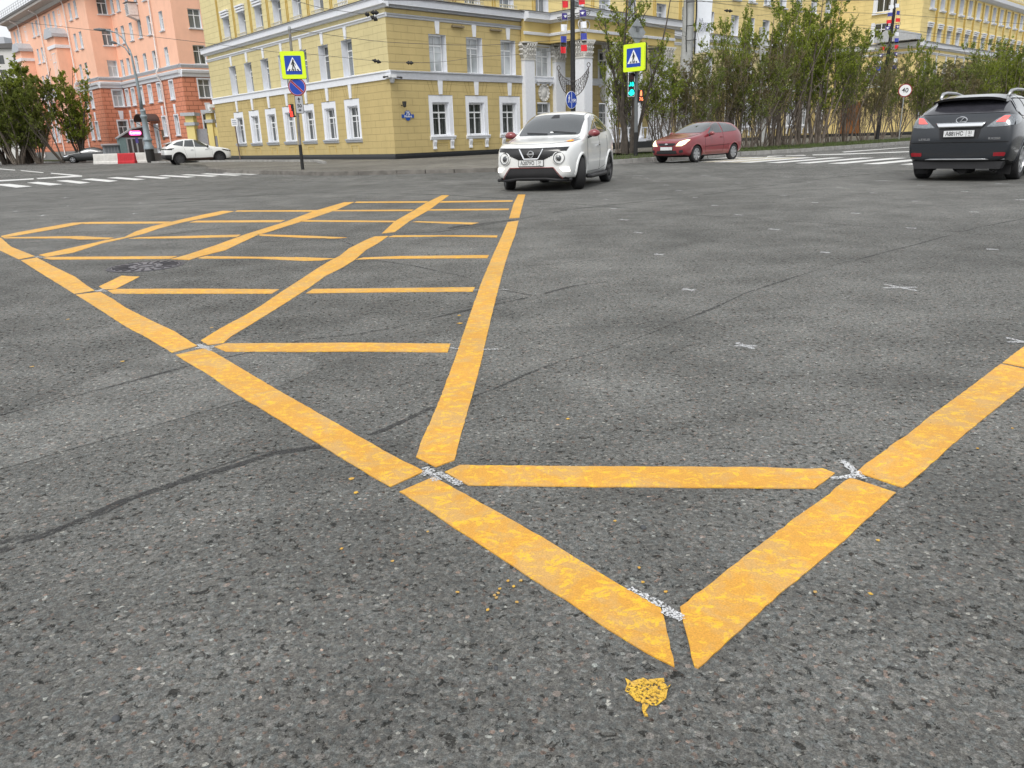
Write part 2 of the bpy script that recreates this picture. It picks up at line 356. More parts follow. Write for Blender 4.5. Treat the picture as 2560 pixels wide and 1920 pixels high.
YS = [ZA((-60, 455), (10, 487), (75, 545), (240, 612), (130, 634), (0, 572), (-80, 535)),
 ZA((145, 641), (255, 622), (385, 690), (520, 755), (600, 815), (655, 850), (515, 874), (455, 835), (300, 740)),
 ZA((525, 880), (695, 860), (790, 915), (870, 970), (1060, 1065), (1200, 1130), (1365, 1235), (1190, 1282), (1040, 1190), (870, 1100), (740, 1015), (600, 925)),
 ZA((1215, 1297), (1420, 1250), (1500, 1290), (1600, 1350), (1700, 1410), (1900, 1530), (2130, 1659))+ZD((20, 0), (150, 75), (355, 180), (170, 265), (80, 215), (0, 165))+ZA((1790, 1659), (1700, 1610), (1560, 1520), (1480, 1460), (1420, 1420), (1350, 1380)),
 ZD((218, 293), (405, 212), (470, 245), (760, 405), (960, 520), (1160, 640), (1370, 770), (1560, 880), (1660, 935), (1690, 1030), (1738, 1262), (1640, 1215), (1430, 1090), (1320, 1020), (1130, 885), (950, 775), (850, 705), (750, 640), (550, 510), (380, 395)),
 ZE((230, 870), (410, 740), (540, 650), (690, 525), (750, 490), (1125, 612), (950, 770), (700, 1010), (450, 1220), (200, 1420), (0, 1605))+ZD((1870, 1270), (1850, 1262), (1770, 932), (2000, 752)),
 ZE((800, 440), (880, 370), (1000, 290), (1100, 210), (1220, 135))+[(2319, 1048), (2410, 981), (2502, 912), (2602, 934), (2560, 968), (2457, 1050)]+ZE((1580, 225), (1370, 420), (1185, 570)),
 [(2506, 909), (2560, 868), (2760, 728), (2880, 730), (2607, 929)],
 ZD((470, 183), (555, 145), (1200, 152), (2212, 157))+ZE((200, 410), (420, 415), (520, 412), (620, 450), (450, 578))+ZD((2212, 272), (1400, 265), (600, 256), (560, 235)),
 ZD((420, 155), (310, 100), (345, 0))+ZB((1250, 1659), (1370, 1340), (1440, 1130), (1500, 960), (1560, 790), (1640, 600), (1700, 470), (1740, 376), (1815, 366), (1790, 470), (1755, 560), (1720, 670), (1690, 780), (1640, 980), (1600, 1150), (1560, 1330), (1500, 1560), (1470, 1659))+ZD((552, 0), (522, 118)),
 ZB((1750, 350), (1820, 345), (1862, 185), (1812, 185), (1780, 250)),
 ZA((1480, 1240), (1560, 1218))+ZB((700, 1213), (1345, 1220), (1325, 1278), (700, 1272), (300, 1275))+ZA((1560, 1275)),
 ZB((-380, 1197), (-240, 1110), (-70, 1020), (30, 960), (160, 870), (330, 760), (420, 700), (520, 640), (580, 610), (640, 560), (760, 500), (820, 476), (915, 473), (840, 525), (760, 570), (680, 640), (600, 690), (480, 750), (370, 830), (200, 940), (0, 1065), (-170, 1168), (-225, 1215), (-330, 1228)),
 ZB((870, 455), (960, 445), (1060, 370), (1200, 290), (1335, 190), (1285, 190), (1180, 240), (1100, 290), (960, 370)),
 ZA((745, 850), (820, 840), (1350, 838), (1930, 842), (1880, 872), (780, 872)), ZB((345, 870), (395, 840), (1512, 828), (1500, 858), (900, 862)),
 ZA((685, 822), (840, 748), (965, 755), (800, 840), (715, 842)), ZA((300, 625), (340, 618), (1225, 612), (1175, 630), (350, 635)),
 ZA((270, 603), (560, 540), (740, 500), (860, 480), (940, 440), (1050, 405), (1200, 370), (1400, 325), (1540, 297), (1620, 300), (1500, 330), (1400, 350), (1250, 380), (1100, 420), (1000, 455), (900, 480), (700, 525), (500, 590), (320, 617)),
 ZA((10, 472), (130, 445), (300, 415), (500, 380), (620, 375), (560, 388), (400, 420), (200, 455), (80, 475), (10, 480)),
 ZA((20, 481), (560, 473), (640, 478), (790, 485), (740, 495), (540, 495), (480, 488), (30, 488)), ZA((890, 490), (960, 480), (1665, 463), (1640, 478), (1300, 487)),
 ZB((10, 460), (400, 472), (630, 483), (550, 490), (350, 485), (30, 470)), ZB((915, 480), (950, 468), (1670, 468), (1665, 482), (1300, 475)),
 ZB((-400, 625), (-350, 612), (0, 617), (330, 620), (545, 628), (450, 642), (330, 645), (0, 628), (-370, 629)), ZB((690, 635), (740, 622), (1000, 612), (1610, 605), (1600, 625), (900, 630)),
 ZA((1180, 632), (1300, 600), (1480, 540), (1700, 460))+ZB((200, 375), (400, 300), (610, 238), (680, 236), (560, 290), (400, 345), (240, 395), (100, 440), (0, 470))+ZA((1560, 570), (1400, 610), (1310, 637)),
 ZA((570, 388), (620, 375), (1200, 372), (1140, 385)), ZA((1310, 378), (1360, 366), (1970, 362), (1940, 376)), ZB((300, 372), (350, 362), (960, 367), (955, 376), (880, 376)),
 ZB((1080, 375), (1120, 370), (1540, 380), (1490, 392), (1300, 385)), ZA((1625, 303), (1640, 295), (2190, 293), (2160, 303)), ZB((520, 300), (560, 293), (1090, 289), (1075, 299)),
 ZB((1190, 296), (1210, 287), (1750, 282), (1745, 292)), ZB((680, 242), (695, 234), (1190, 231), (1175, 241)), ZB((1270, 240), (1285, 231), (1775, 225), (1772, 234))]
for s in YS: stripe(s)
# chalk crosses
CX = [(235, 257, 55), (308, 321, 50), (410, 429, 50), (555, 604, 70), (835, 882, 110), (1600, 593, 170), (1230, 419, 50), (978, 305, 65), (803, 233, 50), (685, 186, 40), (588, 147, 30), (508, 112, 35), (445, 85, 25), (395, 65, 45), (350, 50, 30), (305, 37, 45), (640, 39, 50), (715, 54, 20), (800, 75, 35), (1040, 45, 50), (1155, 72, 25), (1025, 136, 35), (1180, 172, 40), (1300, 96, 35), (1380, 225, 50), (1470, 125, 40), (1515, 64, 80), (1705, 86, 45), (1680, 165, 45), (1655, 299, 55), (1965, 219, 50), (1920, 118, 40), (2105, 79, 75), (2200, 158, 60), (2055, 404, 60), (185, 202, 40), (148, 156, 30), (118, 122, 20), (2205, 862, 150)]
CL = ZC(*[(a, b) for a, b, c in CX]); crosses = [(x, y, c*sC) for (x, y), (_, _, c) in zip(CL, CX)]
crosses += [(x, y, c) for (x, y), c in zip(ZA((450, 207), (110, 300), (295, 330), (470, 264), (925, 317), (970, 243)), (20, 14, 24, 10, 14, 12))]
names = {4: 'white chalk cross on open asphalt about midway between the two big yellow arms', 5: 'widest white chalk cross, well below the dark SUV on open asphalt', 38: 'white chalk cross cut by the right frame edge above the yellow stripe'}
def smear(mb, a, b, wd, rg, z):
    """ragged chalk stroke from a to b"""
    d = b-a; n = Vector((-d.y, d.x, 0)).normalized(); k = 14; vs = []
    for i in range(k+1):
        q = a.lerp(b, i/k); e = wd*(.35+.5*rg.random())*(1-.5*abs(i/k-.5)); vs += [(q.x+n.x*e, q.y+n.y*e, z), (q.x-n.x*e, q.y-n.y*e, z)]
    mb.add(vs, [(2*i, 2*i+1, 2*i+3, 2*i+2) for i in range(k)])
for i, (x, y, c) in enumerate(crosses):
    rg = random.Random(i); p = G(x, y); L = (G(x+c/2, y)-G(x-c/2, y)).length; L = min(L, .75); wd = .024+.03*min(1, L)
    mb = MB(); o = Vector((L/2, 0, 0)); smear(mb, -o+Vector((0, L*.05, 0)), o-Vector((0, L*.05, 0)), wd, rg, .0048)
    q = Vector((-L*.22, L*.60, 0)); smear(mb, q, -q, wd, rg, .0058)
    tag(mb.build('chalk_cross', MT['chalk'], None, Matrix.Translation((p.x, p.y, 0)), fix=False), names.get(i, 'small white chalk cross marked on the dark asphalt'), 'chalk mark', 'white chalk crosses scattered over the junction asphalt')
def chalk(strokes, label, z=.0068, wd=.02):
    mb = MB(); rg = random.Random(len(label)); c = G(*strokes[0][0])
    for j, (a, b) in enumerate(strokes):
        A = G(*a)-c; B = G(*b)-c; smear(mb, A, B, wd, rg, z+.0008*j)
    tag(mb.build('chalk_mark', MT['chalk'], None, Matrix.Translation((c.x, c.y, 0)), fix=False), label, 'chalk mark')
chalk([ZD((360, 160), (430, 235)), ZD((345, 205), (400, 180)), ZD((430, 190), (560, 260))], 'smudged white chalk cross where four yellow stripes meet left of centre', wd=.03)
chalk([ZE((675, 345), (860, 500)), ZE((585, 500), (860, 475)), ZE((700, 360), (800, 480))], 'bold white chalk cross at the right node of the yellow stripes', wd=.022)
chalk([ZD((1490, 830), (1790, 990)), ZD((1650, 920), (1780, 1010)), ZD((1670, 960), (1770, 1000))], 'thick white chalk smear in the gap at the bottom corner of the marking', wd=.018)
chalk([ZA((655, 853), (745, 857)), ZA((670, 860), (720, 840))], 'small white chalk cross by the short yellow dash', wd=.03)
chalk([ZA((1350, 1250), (1480, 1245)), ZA((1370, 1225), (1460, 1270))], 'white chalk cross at the left node below the second grid row', wd=.03)
chalk([ZA((240, 618), (310, 622))], 'thin chalk dash at the far left node of the yellow grid', wd=.03)
chalk([ZB((1505, 849), (1550, 848)), ZB((1675, 844), (1745, 846))], 'thin chalk line crossing the long yellow stripe at its third row', wd=.018)
chalk([ZB((1340, 1250), (1400, 1256)), ZB((1570, 1262), (1680, 1260))], 'chalk scribble crossing the long yellow stripe at its nearest row', wd=.016)
# spilled paint
def blot(px, R, label, seed, mat='crumb_paint', n=26, name='paint_spot', cat='paint spill', grp=None, irr=.6):
    c = G(*px); mb = MB(); pts = []; R *= .8 if R < .03 else 1
    for k in range(n):
        a = 2*math.pi*k/n; r = R*(1+irr*mnoise.noise(Vector((math.cos(a)*1.6, math.sin(a)*1.6, seed*3.3)))+.35*irr*mnoise.noise(Vector((math.cos(a)*6, math.sin(a)*6, seed))))
        pts.append((r*math.cos(a), r*math.sin(a)))
    mb.prism(pts, .0045, .006)
    return tag(mb.build(name, MT[mat], None, Matrix.Translation((c.x, c.y, 0))), label, cat, grp)
SPL = ZD((1465, 1325), (1500, 1348), (1530, 1338), (1560, 1325), (1590, 1338), (1625, 1332), (1680, 1328), (1685, 1355), (1700, 1378), (1718, 1362), (1700, 1395), (1692, 1440), (1640, 1480), (1600, 1478), (1580, 1505), (1594, 1540), (1574, 1541), (1558, 1500), (1562, 1468), (1520, 1450), (1500, 1425), (1465, 1397), (1478, 1360))
o = stripe(SPL, MT['splash_paint'], 'paint_spill', None, th=.0015, jit=.007, z0=.0045)
tag(o, 'splattered yellow paint spill on asphalt just below the marking corner', 'paint spill')
crumbs = [(x, y, .0055) for x, y in ZD((820, 788), (772, 832), (755, 880), (850, 818), (890, 785), (765, 855), (868, 905), (707, 948), (745, 868), (540, 850), (1408, 455), (1545, 715), (1565, 795), (1690, 848), (180, 678), (375, 515))]
crumbs += [(x, y, .006) for x, y in ZE((980, 1010), (455, 1440), (915, 1455), (1800, 245), (2090, 78))]+[(x, y, .012) for x, y in ZA((225, 1378), (850, 1342), (470, 1050), (1465, 1108))]+[(855, 1375, .006), (880, 1200, .012), (890, 1235, .01), (1420, 1050, .01)]+[(1150, 810, .02), (1148, 790, .015)]
for i, (x, y, r) in enumerate(crumbs): blot((x, y), r, 'small crumb of dried yellow paint on the asphalt', i, n=10, name='paint_crumb', cat='paint crumb', grp='yellow paint crumbs scattered near the stripes')
# pebbles
for i, ((x, y), r) in enumerate(zip(ZD((1565, 490), (128, 1245), (750, 1270))+[(290, 1800), (1480, 1160)], (.009, .005, .006, .008, .006))):
    p = G(x, y); bm = bmesh.new(); bmesh.ops.create_icosphere(bm, subdivisions=2, radius=r)
    for v in bm.verts: v.co *= 1+.5*mnoise.noise(v.co*90+Vector((i, 0, 0))); v.co.z *= .7
    me = bpy.data.meshes.new('pebble'); bm.to_mesh(me); bm.free(); me.materials.append(plain('pebble_dark', (.06, .065, .07), .7))
    tag(link(bpy.data.objects.new('pebble', me), None, Matrix.Translation((p.x, p.y, r*.5))), 'small dark pebble lying loose on the asphalt', 'pebble', 'loose pebbles on the asphalt')
# manhole cover
c = G(365, 667); rr = (G(460, 660)-G(258, 672)).length*.42
mh = thing('manhole_cover', c, 'round dark iron manhole cover inside the left of the yellow grid', 'manhole cover')
mb = MB(); mb.lathe([(rr*1.13, 0), (rr*1.13, .006), (rr*1.02, .008), (rr*1.02, .003)], 40); mb.build('frame', plain('iron_frame', (.05, .048, .055), .5, metal=.4, nscale=30), mh, smooth=True)
mb = MB(); mb.lathe([(rr, .001), (rr, .0075), (0.001, .0095)], 40)
for k in range(20):
    a = 2*math.pi*k/20; ca, sa = math.cos(a), math.sin(a); v = []
    for r in (rr*.5, rr*.96):
        wd = rr*.028*(r/rr+.3)
        v += [(ca*r-sa*wd, sa*r+ca*wd), (ca*r+sa*wd, sa*r-ca*wd)]
    mb.prism([v[0], v[1], v[3], v[2]], .008, .014, mi=1)
mb.lathe([(rr*.3, .008), (rr*.3, .013), (rr*.24, .013), (rr*.24, .008)], 30, mi=1)
mb.build('lid', [plain('iron_lid', (.13, .125, .135), .42, metal=.35, nscale=25), plain('iron_rib', (.06, .057, .063), .5, metal=.4)], mh, smooth=True)
# white zebra crossing, left
zl = thing('zebra_crossing', G(330, 450), 'white zebra crossing stripes on the left road before the parked cars', 'zebra crossing')
for s in [Z1((-60, 1594), (80, 1590), (275, 1612), (140, 1622)), Z1((235, 1580), (325, 1572), (540, 1593), (430, 1603)), Z1((487, 1563), (580, 1557), (780, 1578), (690, 1588)), Z1((703, 1550), (795, 1543), (1020, 1563), (940, 1573)), Z1((925, 1538), (1010, 1531), (1255, 1550), (1170, 1558)), Z1((1160, 1526), (1235, 1521), (1475, 1538), (1400, 1546)), Z1((1365, 1520), (1430, 1514), (1690, 1528), (1620, 1535)), Z1((1560, 1512), (1620, 1507), (1890, 1520), (1830, 1527)), Z1((1738, 1505), (1790, 1499), (2090, 1512), (2030, 1519)), Z2((190, 1498), (240, 1492), (520, 1505), (450, 1511))]:
    stripe(s, MT['white_paint'], 'stripe', zl, z0=.003)
lm = thing('lane_marking', G(150, 445), 'thin white stop line and lane lines on the far left road', 'road marking')
for s in [Z1((-200, 1571), (0, 1558), (290, 1542), (290, 1551), (0, 1568), (-200, 1582)), Z1((315, 1540), (640, 1519), (710, 1518), (710, 1526), (330, 1547)), Z1((440, 1494), (700, 1515), (640, 1520), (440, 1500)), Z1((180, 1471), (375, 1490), (375, 1495), (180, 1476)), Z1((-60, 1452), (130, 1468), (130, 1473), (-60, 1458))]:
    stripe(s, MT['white_paint'], 'line', lm, z0=.003)
zr = thing('zebra_crossing', (10, 27, 0), 'white and cream zebra crossing between the red hatchback and the dark SUV', 'zebra crossing')
for k in range(-6, 12):
    for odd in (0, 1):
        q = Vector((10.2, 24.6, 0))+Vector((.62, -1.05, 0))*(k+.5*odd); d = Vector((.775, .632, 0)); n = Vector((.5, -.866, 0))*(.27 if not odd else .22); L = 4.3
        if odd and k > -4: continue
        mb = MB(); a = q-n; b = q+n; mb.prism([(a.x, a.y), ((a+d*L).x, (a+d*L).y), ((b+d*L).x, (b+d*L).y), (b.x, b.y)], .003, .006)
        mb.build('stripe', MT['cream_paint'] if odd else MT['white_paint'], zr, Matrix.Identity(4))
rl = thing('lane_marking', G(2100, 385), 'thin white line along the right kerb beyond the zebra crossing', 'road marking')
for s in [Z5((-60, 1392), (0, 1350), (140, 1345), (0, 1358)), Z5((150, 1346), (310, 1340), (330, 1345), (160, 1350)), Z5((385, 1337), (800, 1325), (1230, 1308), (1230, 1314), (620, 1337), (385, 1342)), Z5((640, 1312), (1230, 1270), (1230, 1273), (660, 1317))]: stripe(s, MT['white_paint'], 'line', rl, z0=.003)
# ---------------------------------------------------------------- pavement, kerbs, verge
K = [G(*p) for p in ((514, 427.5), (540, 430), (587, 434), (660, 436), (746, 438), (807, 439.5), (896, 438.5), (992, 436), (1136, 432.5), (1243, 430), (1380, 422), (1530, 411), (1631, 404.5), (1851, 389.5), (2036, 378.5), (2276, 360))]
dirR = (K[-1]-K[-3]).normalized(); K.append(K[-1]+dirR*130)
def off(pts, d):
    o = []
    for i, p in enumerate(pts):
        t = (pts[min(i+1, len(pts)-1)]-pts[max(0, i-1)]); t.z = 0; t.normalize(); o.append(p+Vector((-t.y, t.x, 0))*d)
    return o
KI = off(K, .18)
PZ = .13
LYR, RYR = R_(-39.79), R_(46.06)
C0 = Vector((-6.08, 44.94, 0)); LD = Vector((math.sin(LYR), math.cos(LYR), 0)); RD = Vector((math.sin(RYR), math.cos(RYR), 0))
pl = [KI[i] for i in range(len(KI))]
far = [K[-1]+Vector((-40, 60, 0)), C0+LD*60+Vector((5, 5, 0)), C0+LD*30-Vector((3, 2.5, 0))]
mb = MB(); ps = [(p.x, p.y) for p in pl+far]+[V2(G(515, 418))]
mb.prism(ps, -.05, PZ); tag(mb.build('pavement', MT['asphalt_pave']), kind='structure')
def kerb(pts, wd, z0, z1, mat, name, seglen=1.0, label=None, rg=random.Random(4)):
    mb = MB(); inn = off(pts, wd)
    for a, b, c, d in zip(pts, pts[1:], inn[1:], inn):
        L = (b-a).length; n = max(1, min(120, int(L/seglen)))
        for i in range(n):
            g = .008/max(L/n, .1); u, v = i/n+g, (i+1)/n-g; dz = rg.uniform(-.008, .008)
            q = [a.lerp(b, u), a.lerp(b, v), d.lerp(c, v), d.lerp(c, u)]; mb.prism([(p.x, p.y) for p in q], z0, z1+dz)
    return tag(mb.build(name, mat), kind='structure')
kerb(K[:11], .18, 0, PZ+.012, MT['kerb_dark'], 'kerb')
kerb(K[10:], .18, 0, PZ+.035, MT['kerb_stone'], 'kerb')
# upper kerb edging between parking bay and walk
UK = [G(x, y, PZ) for x, y in ((804, 409), (785, 404.5), (690, 404), (600, 404), (540, 405))]; UK.append(UK[-1]+(UK[-1]-UK[-2])*3)
kerb([UK[i] for i in range(len(UK))][::-1], .25, PZ, PZ+.11, MT['kerb_stone'], 'kerb', 1.6)
# grass verge on the right and left
def grass_mat():
    t = NT('soil_grass'); p = t.pos(); n = t.noise(p, 3, 5, .7); f = t.noise(p, 30, 4, .7)
    c = t.mix((.030, .040, .012), (.075, .060, .040), t.ramp(n, [(.45, 0), (.62, 1)])); c = t.mix(c, t.ramp(f, [(.3, .6), (.7, 1.4)]), 1, 'MULTIPLY'); t.col(c)
    t.b.inputs['Roughness'].default_value = 1; t.bump(f, 1, .04); MT['soil_grass'] = t.m
grass_mat()
v0 = KI[10:]; vin = off(K[10:], 5.2)
vpoly = [G(1519, 401, PZ)]+v0[2:]+[p for p in vin[::-1]][:-2]+[G(1530, 384, PZ)]
mb = MB(); mb.prism([(p.x, p.y) for p in vpoly], PZ-.02, PZ+.02); tag(mb.build('verge', MT['soil_grass']), kind='structure')
LK = [G(*p) for p in ((-260, 411), (-120, 409), (0, 408), (80, 407.5), (155, 407), (162, 402))]
kerb(LK, .2, 0, PZ+.02, MT['kerb_stone'], 'kerb', 1.2)
lv = off(LK[:5], .2)+[G(166, 396.5), G(80, 397), G(0, 399), G(-260, 406)]
mb = MB(); mb.prism([(p.x, p.y) for p in lv], 0, PZ+.01); tag(mb.build('verge', MT['soil_grass']), kind='structure')
def grass(polyfn, n, seed, label):
    rg = random.Random(seed); mb = MB()
    for i in range(n):
        p = polyfn(rg); a = rg.uniform(0, 6.28); h = rg.uniform(.05, .16); wd = .012; dx, dy = math.cos(a)*wd, math.sin(a)*wd; lx, ly = rg.uniform(-.05, .05), rg.uniform(-.05, .05)
        mb.add([(p.x-dx, p.y-dy, PZ), (p.x+dx, p.y+dy, PZ), (p.x+lx, p.y+ly, PZ+h)], [(0, 1, 2)])
    tag(mb.build('grass', plain('grass_blade', (.07, .10, .025), .8, var=.4, nscale=2), fix=False), label, 'grass', kind='stuff')
def rightpt(rg):
    i = rg.choice([0, 1, 2, 2, 3, 3, 3, 4, 4, 4]); a, b = K[11+i % 5], K[min(12+i % 5, 16)]
    if i >= 4: b = a+dirR*14
    p = a.lerp(b, rg.random()); t = (b-a).normalized(); return p+Vector((-t.y, t.x, 0))*rg.uniform(.3, 4.6)
grass(rightpt, 9000, 2, 'short patchy green grass growing under the roadside shrubs')
grass(lambda rg: G(rg.uniform(-60, 165), rg.uniform(398, 406.5)), 5000, 3, 'short grass under the shrubs beside the far left kerb')
# ---------------------------------------------------------------- building helpers
class Face:
    """vertical wall plane: u along it from origin, y outward, z up"""
    def __init__(s, org, d, sg): s.o = org.copy(); s.d = d; s.sg = sg; n = Vector((-d.y, d.x, 0))*(1 if sg > 0 else -1); s.n = n; x = d*sg; s.W = Matrix(((x.x, n.x, 0, org.x), (x.y, n.y, 0, org.y), (0, 0, 1, 0), (0, 0, 0, 1)))
    def at(s, u, z=0, y=0): return s.W @ Matrix.Translation((u*s.sg, y, z))
    def shift(s, u=0, out=0): return Face(s.o+s.d*u+s.n*out, s.d, s.sg)
    def rng(s, a, b): return sorted((a*s.sg, b*s.sg))
FL = Face(C0, LD, 1); FR = Face(C0, RD, -1)
def wall(face, u0, u1, z0, z1, ops, mat, parent, name='wall', side=None, uoff=0):
    """rectangular wall with recessed openings (ua, ub, za, zb, depth)"""
    a, b = face.rng(u0, u1); O = [(*face.rng(o[0], o[1]), o[2], o[3], o[4]) for o in ops]; O = [o for o in O if o[0] >= a and o[1] <= b and o[3] > z0 and o[2] < z1]
    us = sorted({a, b, *[x for o in O for x in o[:2] if a < x < b]}); zs = sorted({z0, z1, *[x for o in O for x in o[2:4] if z0 < x < z1]})
    mb = MB(); mb.uv = []
    def q(vs, uvs, mi=0): mb.add(vs, [(0, 1, 2, 3)], mi); mb.uv += uvs
    for i in range(len(us)-1):
        for j in range(len(zs)-1):
            cu, cz = (us[i]+us[i+1])/2, (zs[j]+zs[j+1])/2
            if any(o[0] < cu < o[1] and o[2] < cz < o[3] for o in O): continue
            q([(us[i], 0, zs[j]), (us[i], 0, zs[j+1]), (us[i+1], 0, zs[j+1]), (us[i+1], 0, zs[j])], [(us[i]+uoff, zs[j]), (us[i]+uoff, zs[j+1]), (us[i+1]+uoff, zs[j+1]), (us[i+1]+uoff, zs[j])])
    for (x0, x1, y0, y1, d) in O:
        y0 = max(y0, z0); y1 = min(y1, z1)
        for vs in ([(x0, 0, y0), (x0, -d, y0), (x0, -d, y1), (x0, 0, y1)], [(x1, 0, y0), (x1, 0, y1), (x1, -d, y1), (x1, -d, y0)],
                   [(x0, 0, y1), (x0, -d, y1), (x1, -d, y1), (x1, 0, y1)], [(x0, 0, y0), (x1, 0, y0), (x1, -d, y0), (x0, -d, y0)]):
            q(vs, [(.3, .2)]*4, 1)
    return mb.build(name, [mat, MT['stucco_white'] if side is None else side], parent, face.W, fix=False)
def strip(face, u0, u1, prof, mat, parent, name):
    """moulding with profile [(y, z)...] run along the wall"""
    a, b = face.rng(u0, u1); mb = MB(); mb.prism(prof, a, b, 'x'); return mb.build(name, mat, parent, face.W)
def blk(face, u0, u1, y0, y1, z0, z1, mat, parent, name):
    a, b = face.rng(u0, u1); mb = MB(); mb.box(a, b, y0, y1, z0, z1); return mb.build(name, mat, parent, face.W)
WIN = {}
def win_mesh(w, h, style, glassm):
    k = (round(w, 2), round(h, 2), style, glassm)
    if k in WIN: return WIN[k]
    fr = MB(); t = .06; hw = w/2
    fr.box(-hw, -hw+t, -.03, .03, 0, h).box(hw-t, hw, -.03, .03, 0, h).box(-hw+t, hw-t, -.03, .03, 0, t).box(-hw+t, hw-t, -.03, .03, h-t, h)
    if style == 'T':   # transom, mullion, glazing bars
        zt = h*.72; fr.box(-hw+t, hw-t, -.031, .034, zt-.04, zt+.04).box(-.035, .035, -.032, .036, t, zt-.04).box(-.012, .012, -.02, .024, zt+.04, h-t)
        fr.box(-hw+t, -.035, -.02, .024, zt-.33, zt-.305).box(.035, hw-t, -.02, .024, zt-.33, zt-.305)
    elif style == 'N': zt = h*.66; fr.box(-hw+t, hw-t, -.031, .034, zt-.035, zt+.035).box(-.03, .03, -.032, .036, t, zt-.035)
    elif style == 'M': fr.box(-.035, .035, -.031, .034, t, h-t)
    elif style == 'X': fr.box(-.04, .04, -.031, .034, t, h-t).box(-hw+t, -.04, -.03, .032, h*.66, h*.66+.07).box(.04, hw-t, -.03, .032, h*.66, h*.66+.07)
    pane = MB(); pane.box(-hw+.02, hw-.02, -.06, -.012, .02, h-.02)
    WIN[k] = (fr.mesh('window', MT['pvc_white']), pane.mesh('pane', MT[glassm])); return WIN[k]
GR = random.Random(77)
def window(face, uc, z0, w, h, parent, style='T', glassm='glass_dark', depth=.35, sill=None, frame_mat=None):
    glassm = {'glass_sky': GR.choice(['glass_sky', 'glass_sky', 'glass_sky_pale', 'glass_mid']), 'glass_sky_pale': GR.choice(['glass_sky_pale', 'glass_sky_pale', 'glass_sky']), 'glass_dark': GR.choice(['glass_dark', 'glass_dark', 'glass_mid'])}.get(glassm, glassm)
    a, b = win_mesh(w, h, style, glassm)
    if frame_mat: a = a.copy(); a.materials[0] = frame_mat
    o = link(bpy.data.objects.new('window', a), parent, face.at(uc, z0, -depth+.03)); link(bpy.data.objects.new('pane', b), o, WM[o])
    if sill:
        d, hh, x = sill; mb = MB(); mb.prism([(-.0, 0), (d, -.02), (d, -hh*.5), (d*.7, -hh), (0, -hh)], -w/2-x, w/2+x, 'x'); mb.build('sill', MT['stucco_white'], o, face.at(uc, z0-.004, 0))
    return o
def keystone(face, uc, z0, z1, w0, w1, parent, mat=None, y=.06):
    mb = MB(); mb.prism([(-w0/2, z0), (w0/2, z0), (w1/2, z1), (-w1/2, z1)], 0.004, y, 'y'); return mb.build('keystone', mat or MT['stucco_white'], parent, face.at(uc))
# ================================================================ yellow corner building
YB = thing('office_building', C0, 'long yellow office building with white trim and a street number plate on its corner', 'building')
W_ = MT['stucco_white']
PLB = [(0, .0), (.10, .0), (.10, .28), (.06, .42), (0, .42)]
SC = [(0, 4.33), (.07, 4.33), (.07, 4.68), (.13, 4.70), (.13, 4.755), (0, 4.79)]
MO = [(0, 7.40), (.05, 7.42), (.07, 7.5), (.13, 7.54), (.13, 7.60), (0, 7.63)]
CO = [(0, 7.86), (.12, 7.88), (.16, 7.98), (.34, 8.0), (.34, 8.30), (.40, 8.33), (.40, 8.37), (0, 8.50)]
LC = [4.42+2.87*k for k in range(7)]; RC = [3.48, 6.27, 9.05]
def bay_trim(face, uc, glass2='glass_sky', brackets=False):
    # ground floor casing, sill, brackets, panel
    cw, z0, z1 = 1.80, 1.32, 3.53
    mb = MB()
    mb.box(-.9, -.62, -.09, -.02, z0, z1).box(.62, .9, -.09, -.02, z0, z1).box(-.62, .62, -.09, -.02, 3.16, z1)
    mb.box(-.62, -.56, -.34, -.09, z0, 3.16).box(.56, .62, -.34, -.09, z0, 3.16).box(-.56, .56, -.34, -.09, 3.10, 3.16)
    mb.build('window_casing', W_, YB, face.at(uc))
    window(face, uc, 1.34, 1.12, 1.76, YB, 'T', 'glass_dark', .30)
    mb = MB(); mb.prism([(-.3, 1.335), (-.02, 1.32), (.14, 1.30), (.14, 1.24), (.10, 1.22), (.08, 1.12), (0, 1.08), (-.1, 1.08), (-.3, 1.2)], -.95, .95, 'x')
    mb.build('sill', MT['sill_grey'] if not brackets else W_, YB, face.at(uc))
    if brackets:
        for sx in (-1, 1):
            mb = MB(); mb.prism([(0, 1.08), (.13, 1.08), (.14, .98), (.10, .86), (.07, .74), (.10, .64), (.10, .58), (0, .58)], sx*.66-.11, sx*.66+.11, 'x'); mb.build('bracket', W_, YB, face.at(uc), smooth=False)
    mb = MB(); mb.box(-.46, .46, .003, .03, .92, .96).box(-.46, -.42, .003, .03, .55, .92).box(.42, .46, .003, .03, .55, .92)
    mb.build('panel_frame', MT['yellow_plain'], YB, face.at(uc))
    keystone(face, uc, 3.58, 4.33, .24, .36, YB); keystone(face, uc, 6.78, 7.42, .22, .34, YB)
    for sx in (-1, 1):
        mb = MB()
        for j, (ta, tb) in enumerate(((.42, .62), (.66, .92))): mb.prism([(sx*ta, 3.58), (sx*(ta+.022), 3.58), (sx*(tb+.022), 4.32), (sx*tb, 4.32)], .002, .006, 'y')
        mb.build('lintel_joint', plain('joint_yellow', (.30, .22, .08), .9), YB, face.at(uc))
    window(face, uc, 4.80, 1.16, 1.93, YB, 'T', glass2, .42)
